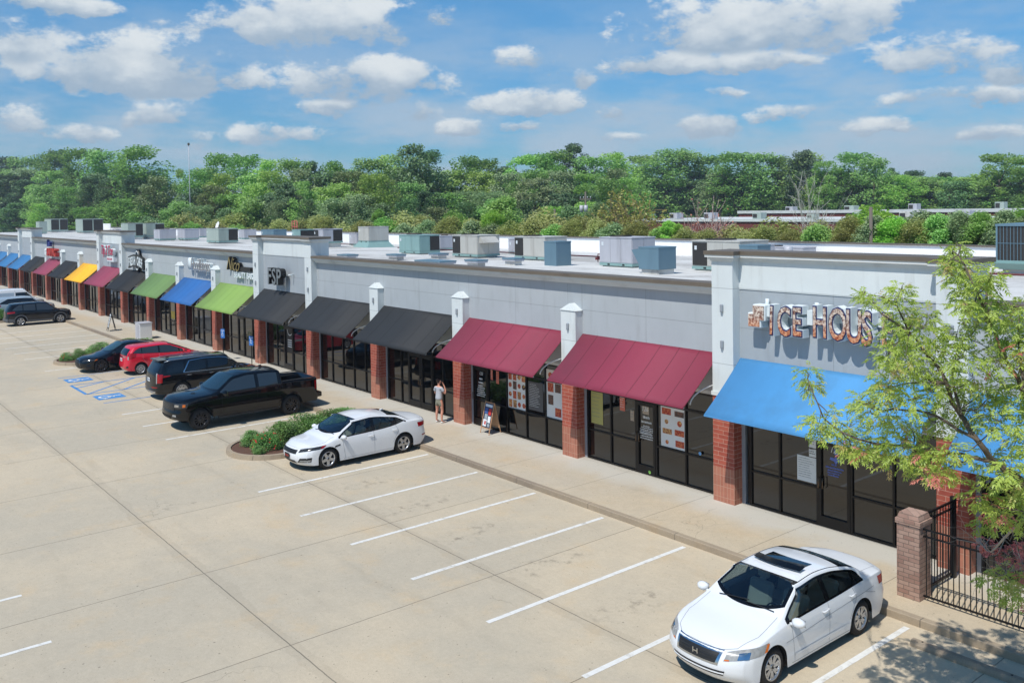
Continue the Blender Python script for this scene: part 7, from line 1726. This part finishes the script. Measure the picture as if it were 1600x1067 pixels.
g = MB(); g.box(-.48,-.38,0,.48,.38,1.02,0,.012); g.build('cabinet', M['white'], t); g = MB(); g.box(-.51,-.41,1.02,.51,.41,1.07,0,.01); g.build('lid', M['ugrey'], t); g = MB(); g.box(-.44,-.386,.06,.44,-.379,.96); g.box(.3,-.40,.5,.36,-.38,.58); g.build('door', M['ugrey'], t)
M['signblue'] = basic('parking_sign_blue', (52, 112, 184), .4); 
def hsign(x, y, h_, label):
    t = thing('parking_sign', label, 'sign', (x, y, .15), radians(20)); g = MB(); g.box(-.022,-.012,0,.022,.012,h_); g.build('post', M['iron'], t)
    g = MB(); g.box(-.155,-.022,h_-.50,.155,-.014,h_,0,.003); pl = g.build('sign_plate', M['signblue'], t)
    g = MB(); g.box(-.135,-.0245,h_-.10,.135,-.022,h_-.075)
    def ar(cx, cz, r_, a0, a1, w_):
        for i in range(10):
            t0 = radians(a0+(a1-a0)*i/10); t1 = radians(a0+(a1-a0)*(i+1)/10); g.quad(*[(cx+q*cos(a), -.0245, cz+q*sin(a)) for q, a in ((r_-w_,t0),(r_+w_,t0),(r_+w_,t1),(r_-w_,t1))])
    ar(-.01, h_-.32, .06, 110, 350, .012); ar(-.02, h_-.16, .012, 0, 360, .012)
    g.quad((-.035,-.025,h_-.26),(-.01,-.025,h_-.26),(-.01,-.025,h_-.18),(-.035,-.025,h_-.18)); g.quad((-.03,-.025,h_-.275),(.06,-.025,h_-.275),(.06,-.025,h_-.255),(-.03,-.025,h_-.255))
    g.build('access_symbol', M['white'], pl)
hsign(-32.25, -1.03, 1.72, 'blue accessible parking sign on a black post in front of the deep blue awning'); hsign(-29.9, -.42, 1.50, 'blue accessible parking sign on a black post below the lime green awning')

# ------------------------------------------------------------------ posters and lettering on the glass
def foodmat(nm, a, b_, c_, s_):
    m, t_, b = newmat(nm); v = t_.node('ShaderNodeTexCoord').outputs['Object']; vo = t_.node('ShaderNodeTexVoronoi'); vo.inputs['Scale'].default_value = s_; t_.l.new(v, vo.inputs['Vector'])
    cx, cy, cz = t_.sep(vo.outputs['Color']); n = t_.noise(v, s_*1.6, 4, .7)
    c = t_.mix(t_.ramp(cx, .3, .7), lin(a), lin(b_)); c = t_.mix(t_.m('MULTIPLY', t_.ramp(n, .5, .7), .8), c, lin(c_)); t_.l.new(c, b.inputs['Base Color']); pset(b, Roughness=.5); return m
FM = [foodmat('food_print_red', (170,44,30), (206,110,60), (120,24,20), 26), foodmat('food_print_brown', (150,84,46), (206,160,100), (90,40,26), 30), foodmat('food_print_gold', (214,160,84), (180,60,36), (240,210,150), 24), foodmat('food_print_dark', (50,44,40), (110,70,54), (170,120,90), 28)]
M['yolk'] = basic('yellow_print', (236, 196, 90), .5); M['eggwhite'] = basic('plate_print_white', (232,226,216), .5)
ypz = YS-.004
def poster(x0, z0, x1, z1, cols, rows, label, seed, gap=.03, skip=0.0):
    t = thing('food_poster', label, 'poster', ((x0+x1)/2, ypz, z0)); w_ = x1-x0; h_ = z1-z0; rr = random.Random(seed)
    g = MB(); g.box(-w_/2,-.004,0,w_/2,0,h_); g.build('sheet', M['white'], t)
    gs = [MB() for _ in FM]; pl = MB(); yk = MB(); cw = w_/cols; rh = h_/rows
    for j in range(rows):
        for i in range(cols):
            if rr.random() < skip: continue
            k = rr.randrange(4) if rr.random() < .6 else 0; a = -w_/2+i*cw+gap*rr.uniform(.6,1.4); b_ = -w_/2+(i+1)*cw-gap*rr.uniform(.4,1.2); c_ = j*rh+gap*rr.uniform(.5,1.3); d_ = (j+1)*rh-gap*rr.uniform(.5,1.3)
            if rr.random() < .45:   # round plate of food
                cx, cz, r_ = (a+b_)/2, (c_+d_)/2, min(b_-a, d_-c_)/2; n = 18
                pl.add([(cx+r_*1.06*cos(2*pi*q/n), -.0052, cz+r_*1.06*sin(2*pi*q/n)) for q in range(n)], [list(range(n))]); gs[k].add([(cx+r_*.88*cos(2*pi*q/n), -.0064, cz+r_*.88*sin(2*pi*q/n)) for q in range(n)], [list(range(n))])
                if rr.random() < .5: yk.add([(cx+.25*r_+r_*.28*cos(2*pi*q/10), -.0074, cz+.3*r_+r_*.28*sin(2*pi*q/10)) for q in range(10)], [list(range(10))])
            else: gs[k].quad((a,-.0056,c_),(b_,-.0056,c_),(b_,-.0056,d_),(a,-.0056,d_))
    g = MB(); mi = 0
    for k, q in enumerate(gs): g.add(q.v, q.f, k)
    g.add(pl.v, pl.f, 4); g.add(yk.v, yk.f, 5); g.build('food_pictures', FM+[M['eggwhite'], M['yolk']], t)
poster(-9.34, 1.12, -8.36, 2.74, 4, 5, 'white window poster of many food pictures left of the menu board', 3, .025)
poster(-7.27, 1.12, -6.13, 2.74, 3, 4, 'white window poster with scattered food pictures beside the brick pier', 8, .06, .3)
poster(-2.20, 1.14, -1.29, 2.62, 2, 5, 'white window poster of two columns of dishes right of door 126', 5, .07)
def decal(label, rows, cat='window lettering', col='white', nm='window_lettering'):
    t = thing(nm, label, cat, (rows[0][0], ypz, rows[0][1])); g = MB()
    for (x, z, w_, h_) in rows: g.quad((x-rows[0][0],-.002,z-rows[0][1]),(x+w_-rows[0][0],-.002,z-rows[0][1]),(x+w_-rows[0][0],-.002,z+h_-rows[0][1]),(x-rows[0][0],-.002,z+h_-rows[0][1]))
    return t, g
def scribble(t, x, z, w_, h_, mat, seed, nm='text_line'):
    """a line of small word-like marks"""
    r = random.Random(seed); g = MB(); u = 0
    while u < w_-.01:
        l = r.uniform(.008, .022); g.quad((x+u,-.003,z),(x+min(w_,u+l),-.003,z),(x+min(w_,u+l),-.003,z+h_*r.uniform(.6,1)),(x+u,-.003,z+h_*r.uniform(.6,1))); u += l+r.uniform(.004,.012)
    return g
def textblock(label, x, z, w_, lines, mat, seed, name='window_lettering', cat='window lettering'):
    t = thing(name, label, cat, (x, ypz-.004, z)); g = MB(); zz = 0; r = random.Random(seed)
    for (h_, f) in lines:
        q = scribble(t, -w_*f/2+r.uniform(-.03,.03), zz, w_*f, h_, mat, seed+int(zz*100)); g.add(q.v, q.f); zz -= h_*1.5
    g.build('letters', mat, t); return t
textblock('white opening hours lettering on the glass of door 126', -2.78, 1.82, .52, [(.09,.5),(.07,.8),(.035,.5),(.035,.9),(.03,1),(.03,1),(.03,.9),(.045,1),(.045,1),(.045,.95)], M['white'], 5)
textblock('white opening hours lettering on the glass door beside the sandwich board', -10.93, 1.86, .48, [(.09,.4),(.07,.6),(.05,.6),(.05,.9),(.05,.9),(.05,1),(.05,1),(.05,1)], M['white'], 9)
textblock('blue emblem lettering on the glass of door 127', 3.40, 1.72, .48, [(.05,.3),(.045,1),(.04,.8),(.04,.7),(.04,.6)], basic('blue_window_vinyl', (96, 116, 196), .5), 12)
t = thing('window_sticker', 'blue star shaped sticker on the glass of door 127', 'sticker', (3.44, ypz-.004, 1.86)); g = MB(); g.quad((-.05,0,.14),(.06,0,.14),(.06,0,.26),(-.05,0,.26)); g.add([(-.17,0,.0),(-.05,0,-.03),(0,0,-.1),(.06,0,-.03),(.18,0,-.01),(.12,0,.05),(.03,0,.05),(.0,0,.12),(-.03,0,.05),(-.14,0,.06)], [list(range(10))]); g.build('print', basic('blue_sticker_print', (92, 112, 190), .5), t)
def notice(x0, z0, x1, z1, label, lines, seed, paper='white', ink='blackletter', red=False):
    t = thing('paper_notice', label, 'notice', ((x0+x1)/2, ypz-.002, z0)); w_, h_ = x1-x0, z1-z0; g = MB(); g.box(-w_/2,-.003,0,w_/2,0,h_); g.build('sheet', M[paper], t); g = MB()
    for k in range(lines): q = scribble(t, -w_/2*.86, h_*(.90-.82*k/lines), w_*.86*random.Random(seed+k).uniform(.55,1), .018 if lines > 3 else .03, None, seed+k); g.add([(p[0], -.0046, p[2]) for p in q.v], q.f)
    g.build('print', M[ink], t)
M['inkgrey'] = basic('grey_print_ink', (110, 116, 120), .6); M['paperpink'] = basic('orange_paper', (206, 110, 86), .6); M['paperyel'] = basic('yellow_poster_paper', (176, 168, 96), .6); M['papertan'] = basic('tan_paper', (176, 158, 136), .6); M['papergrey'] = basic('grey_menu_paper', (86, 84, 84), .6)
notice(2.36, 1.16, 2.91, 1.80, 'largest white rules notice left of door 127, lowest of three papers', 9, 4, ink='inkgrey'); notice(2.70, 1.82, 2.91, 2.02, 'small square no smoking notice left of door 127, middle of three papers', 3, 8); notice(2.70, 2.05, 2.91, 2.42, 'upright white paper left of door 127, topmost of three papers', 5, 9, ink='inkgrey')
notice(-5.12, 1.30, -4.60, 2.62, 'faded yellow poster behind the leftmost pane left of door 126', 9, 3, 'paperyel', 'inkgrey'); notice(-3.86, 1.90, -3.64, 2.42, 'tall orange flyer on the pane left of door 126', 6, 5, 'paperpink', 'white'); notice(-3.42, 1.66, -3.27, 1.98, 'small tan flyer right beside the frame of door 126', 3, 6, 'papertan', 'inkgrey')
notice(-2.92, 1.95, -2.66, 2.22, 'tan paper taped inside door 126 under its number', 3, 7, 'papertan', 'inkgrey'); notice(-8.22, 1.22, -7.46, 2.20, 'dark menu board with pale print between two food posters', 14, 31, 'papergrey', 'white'); notice(-10.34, 1.95, -10.22, 2.32, 'narrow pink flyer left of the OPEN sign pair', 4, 41, 'paperpink', 'white'); notice(-10.02, 1.85, -9.86, 2.35, 'narrow red flyer under the OPEN sign', 4, 43, 'paperpink', 'inkgrey')
def emis(nm, c_, s_):
    m, t_, b = newmat(nm); pset(b, Roughness=.4); b.inputs['Base Color'].default_value = (*lin(c_), 1); b.inputs['Emission Color'].default_value = (*lin(c_), 1); b.inputs['Emission Strength'].default_value = s_; return m
t = thing('open_sign', 'small red lit OPEN sign behind the glass above two flyers', 'sign', (-10.16, ypz-.006, 2.46)); q = text_mb('OPEN', .19, .004, .004, 0, .95); q.build('letters', emis('red_neon', (255, 40, 30), 1.2), t)
# poster at the FSP shop and the yellow one
t = thing('window_banner', 'black window banner with a white ring in the FSP shop front', 'poster', (-26.95, ypz, 1.0)); g = MB(); g.box(-.40,-.004,0,.40,0,1.75); g.build('sheet', M['black'], t)
g = MB(); g.lathe([(.26,0),(.30,0)], 22, Matrix.Translation((0,-.0055,1.18)) @ Matrix.Rotation(pi/2,4,'X')); 
for k in range(4): g.quad((-.24,-.006,.30+k*.11),(.24,-.006,.30+k*.11),(.24,-.006,.35+k*.11),(-.24,-.006,.35+k*.11))
g.quad((-.08,-.006,1.56),(.08,-.006,1.56),(.08,-.006,1.68),(-.08,-.006,1.68)); g.build('print', M['white'], t)
t = thing('window_banner', 'yellow and grey banner in the shop under the moss green awning', 'poster', (X(8)+4.3, ypz, 1.2)); g = MB(); g.box(-.4,-.004,0,.4,0,1.3); g.build('sheet', M['papertan'], t); g = MB(); g.box(-.36,-.007,.05,.36,-.004,.55); g.build('print', basic('yellow_banner_print', (214, 180, 70), .6), t)
# small coloured stickers
for (x, z, c_, lb) in ((-2.62,.26,(150,214,90),'round green sticker low on door 126'),(-10.62-.2,.26,(150,214,90),'round green sticker low on the door beside the sandwich board'),(-.72,1.20,(110,170,220),'pale blue sticker low on the rightmost pane of shop 126')):
    t = thing('window_sticker', lb, 'sticker', (x, YS-.06, z)); g = MB(); g.lathe([(0,0),(.05,0)], 14, Matrix.Rotation(pi/2,4,'X')); g.build('print', basic('sticker_print', c_, .5), t)

# ------------------------------------------------------------------ the woman in front of the black awning shop
# (the figure stands 1.65 m tall)
def skin_mesh(chains, name, mat, parent, sub=2, root=0, smooth=True):
    """chains: lists of (x, y, z, radius); equal first points join"""
    me = bpy.data.meshes.new(name); V = []; E = []; R_ = []
    def vid(p):
        for i, q in enumerate(V):
            if (Vector(q)-Vector(p[:3])).length < .002: return i
        V.append(tuple(p[:3])); R_.append(p[3] if isinstance(p[3], tuple) else (p[3], p[3])); return len(V)-1
    for c_ in chains:
        ids = [vid(p) for p in c_]
        for a, b_ in zip(ids[:-1], ids[1:]): E.append((a, b_))
    me.from_pydata(V, E, []); o = bpy.data.objects.new(name, me); COL.objects.link(o)
    md = o.modifiers.new('skin', 'SKIN'); md.use_smooth_shade = smooth; md.branch_smoothing = .6
    for i, s_ in enumerate(me.skin_vertices[0].data): s_.radius = R_[i]; s_.use_root = (i == root)
    ms = o.modifiers.new('sub', 'SUBSURF'); ms.levels = sub; ms.render_levels = sub
    dg = bpy.context.evaluated_depsgraph_get(); m2 = bpy.data.meshes.new_from_object(o.evaluated_get(dg)); m2.name = name
    o.modifiers.clear(); o.data = m2; bpy.data.meshes.remove(me); m2.materials.clear(); m2.materials.append(mat)
    m2.polygons.foreach_set('use_smooth', [True]*len(m2.polygons)); o.parent = parent; return o
skin = basic('skin', (204, 146, 122), .55, var=.06); hairm = basic('dark_brown_hair', (52, 38, 32), .6, var=.3, scale=40); tee = basic('grey_tshirt', (176, 178, 184), .9, var=.06, scale=12, bump=.3, bscale=30); shorts = basic('olive_shorts', (132, 130, 112), .9, var=.08, scale=12); shoe = basic('white_trainers', (226, 224, 220), .6)
pr = thing('person', 'woman in a grey T-shirt and olive shorts seen from behind, phone held to her ear', 'person', (-12.42, -.50, .15), radians(12))
# she faces +y (towards the shop); x is her right
BZ = .86
body = [
 [(0,0,.90,(.115,.095)),(0,.01,1.02,(.115,.085)),(0,.015,1.14,(.125,.09)),(0,.0,1.26,(.14,.09)),(0,-.01,1.35,(.09,.07)),(0,.0,1.40,.046),(0,.015,1.45,.045),(0,.03,1.505,.072),(0,.03,1.57,.078),(0,.025,1.62,.055)],
 [(0,0,.90,(.115,.095)),(-.085,.0,.84,.085),(-.10,.01,.66,.072),(-.115,.02,.47,.050),(-.12,-.01,.34,.052),(-.125,-.01,.20,.038),(-.13,.0,.075,.034),(-.135,.07,.035,.034),(-.14,.13,.03,.026)],
 [(0,0,.90,(.115,.095)),(.085,.0,.84,.085),(.115,.02,.66,.072),(.13,.04,.47,.050),(.135,.0,.34,.052),(.14,-.01,.20,.038),(.14,.0,.075,.034),(.15,.07,.035,.034),(.155,.13,.03,.026)],
 [(0,-.01,1.35,(.09,.07)),(.15,-.005,1.335,.052),(.21,.03,1.22,.040),(.25,.07,1.10,.036),(.235,.12,1.22,.030),(.175,.12,1.38,.024),(.135,.105,1.46,.020)],
 [(0,-.01,1.35,(.09,.07)),(-.15,-.005,1.335,.052),(-.20,.01,1.20,.040),(-.215,.03,1.09,.036),(-.15,.15,1.05,.029),(-.07,.20,1.08,.022),(-.05,.21,1.09,.020)]]
skin_mesh(body, 'body', skin, pr)
for k in range(4): # fingers of the raised right hand
    a = k*.022; skin_mesh([[(.135,.105,1.46,.014),(.120-a*.2,.095-.0+a*.3,1.495,.009),(.108,.075+a*.9,1.525-a*.3,.0085),(.100,.055+a*.9,1.535-a*.4,.0075)]], 'finger', skin, pr, 1)
skin_mesh([[(.135,.105,1.46,.013),(.115,.12,1.475,.010),(.100,.125,1.495,.008)]], 'thumb', skin, pr, 1)
for k in range(4): skin_mesh([[(-.05,.21,1.09,.013),(-.02,.215-.002*k,1.105-.018*k,.009),(.008,.212,1.105-.019*k,.0085),(.022,.200,1.10-.019*k,.0075)]], 'finger', skin, pr, 1)
skin_mesh([[(-.05,.21,1.09,.012),(-.035,.20,1.12,.010),(-.015,.195,1.132,.008)]], 'thumb', skin, pr, 1)
skin_mesh([[(0,0,.86,(.158,.126)),(0,0,.95,(.155,.122)),(0,.01,1.05,(.146,.112)),(0,.012,1.15,(.142,.105)),(0,.0,1.26,(.160,.108)),(0,-.01,1.345,(.120,.086)),(0,-.005,1.40,(.070,.062))],[(0,-.01,1.345,(.115,.082)),(.15,-.005,1.33,.066),(.222,.04,1.18,.064)],[(0,-.01,1.345,(.115,.082)),(-.15,-.005,1.33,.066),(-.212,.012,1.16,.064)]], 'tshirt', tee, pr)
skin_mesh([[(0,0,1.0,(.130,.100)),(0,0,.90,(.146,.116)),(-.085,.0,.78,.108),(-.100,.010,.60,.096)],[(0,0,.90,(.146,.116)),(.085,.0,.78,.108),(.114,.020,.60,.096)]], 'shorts', shorts, pr)
skin_mesh([[(0,-.005,1.47,.060),(0,-.002,1.555,.096),(0,.012,1.625,.080)],[(0,-.002,1.555,.096),(0,-.07,1.64,.055),(0,-.10,1.67,.050)]], 'hair', hairm, pr)
for s_ in (-1, 1):
    g = MB(); 
    skin_mesh([[(s_*.135,-.045,.038,.036),(s_*.137,.02,.036,.040),(s_*.145,.10,.030,.040),(s_*.15,.165,.026,.028)]], 'shoe', shoe, pr, 2)
    g = MB(); g.lathe([(.0,.012),(.014,.010),(.016,-.004)], 8, Matrix.Translation((s_*.078,.03,1.555)) @ Matrix.Rotation(s_*pi/2,4,'Y')); g.build('ear', skin, pr)
    g = MB(); g.lathe([(0,.006),(.010,.003),(.011,0)], 8, Matrix.Translation((s_*.03,.103,1.565)) @ Matrix.Rotation(-pi/2,4,'X')); g.build('eye', M['black'], pr)
g = MB(); g.add([(0,.128,1.535),(-.014,.100,1.53),(.014,.100,1.53),(0,.102,1.565)], [(0,1,2),(0,3,1),(0,2,3)]); g.build('nose', skin, pr)
g = MB(); g.quad((-.02,.106,1.508),(.02,.106,1.508),(.016,.105,1.516),(-.016,.105,1.516)); g.build('mouth', basic('lips', (168,92,86), .5), pr)
ph = thing('phone', 'dark phone held to the ear of the woman in the grey T-shirt', 'phone', (-12.42+.10*cos(radians(12))-.06*sin(radians(12)), -.50+.10*sin(radians(12))+.06*cos(radians(12)), .15+1.525), radians(12))
g = MB(); g.box(-.006,-.035,-.07,.006,.035,.07,0,.003); g.build('case', M['black'], ph); g = MB(); g.box(-.0075,-.030,-.062,-.006,.030,.062); g.build('screen', M['cglass'], ph)

# ------------------------------------------------------------------ labels of the look-alikes: say where each one stands
from bpy_extras.object_utils import world_to_camera_view
MARKS = [(0.0,'at the left edge'),(.027,'above the far blue awnings'),(.055,'above the red and blue sign'),(.08,'above the yellow awning'),(.108,'above the rose awning tower'),(.138,'above the FRESH CHEF sign'),(.165,'above the moss green awning'),(.183,'at the radio mast'),(.205,'above the silver script sign'),(.232,'above the BEAUTY BAR sign'),(.248,'at the red ladder rail'),
 (.272,'above the FSP sign'),(.30,'at the middle tower'),(.33,'just right of the middle tower'),(.36,'above the unit on the adapter curb'),(.385,'left of the teal roof unit'),(.41,'above the teal roof unit'),(.438,'above the lit flat curb'),(.465,'above the hooded white unit'),(.495,'between the two white roof units'),(.525,'above the second white roof unit'),(.545,'above the tall intake box'),(.575,'above the utility pole'),(.61,'above the lilac roof unit'),(.65,'above the flared intake box'),(.685,'above the bare pinkish shrub'),(.71,'above the nearest tower'),(.75,'above the word ICE'),(.79,'at the bleached leafless tree'),(.83,'above the plain brown pole'),(.87,'above the letters of HOUSE'),(.905,'above the street tree top'),(.935,'left of the finned condenser'),(.97,'above the finned condenser'),(1.0,'at the right edge')]
def relabel(objs, zof=0):
    dg = bpy.context.view_layer; dg.update(); L = {}
    for o, base in objs:
        p = world_to_camera_view(S, S.camera, o.location+Vector((0,0,zof))); m_ = min(MARKS, key=lambda q: abs(q[0]-p.x))
        L.setdefault((base, m_[1]), []).append((p.x, p.z, o))
    for (base, mk), v_ in L.items():
        v_.sort(key=lambda q: q[0]); n = len(v_)
        for i, (px, pz, o) in enumerate(v_):
            w = '' if n == 1 else (('left one', 'right one')[i] if n == 2 else ('leftmost', 'second', 'third', 'fourth', 'fifth')[min(i, 4)])
            o['label'] = base+' '+mk+((', '+w) if w else '')
tr = []; bs = []; su = []
for o in bpy.data.objects:
    if o.parent is None and 'label' in o:
        g_ = o.get('group', ''); 
        if g_.startswith('wood of'):
            b0 = o['label'].split(' among')[0]; d = (o.location-S.camera.location).length; h_ = o.scale.z*17
            tr.append((o, b0+(' on the skyline' if TREEROW.get(o.name) == 0 else ' mid-wood' if TREEROW.get(o.name) == 1 else ' low in the wood')))
        elif g_.endswith('small trees behind the parapet'): bs.append((o, o['label'].split(' rounded')[0]+' round small tree behind the parapet'))
        elif g_ == 'rooftop units on the far brick buildings': su.append((o, 'unit on the '+('nearer' if o.location.y < 110 else 'farther')+' far brick building'))
relabel(tr); relabel(bs); relabel(su)

# ------------------------------------------------------------------ air
hz, t_, b_ = newmat('haze_air'); t_.n.remove(b_)
pv = t_.node('ShaderNodeVolumePrincipled'); pv.inputs['Density'].default_value = .0004; pv.inputs['Color'].default_value = (.80, .88, 1.0, 1); pv.inputs['Anisotropy'].default_value = .2
t_.l.new(pv.outputs[0], t_.n['Material Output'].inputs['Volume'])
g = MB(); g.box(-1510, -910, -1.1, 910, 1810, 36); hzo = g.build('haze', hz); tag(hzo, kind='stuff', label='thin summer haze lying between the lot and the far wood')
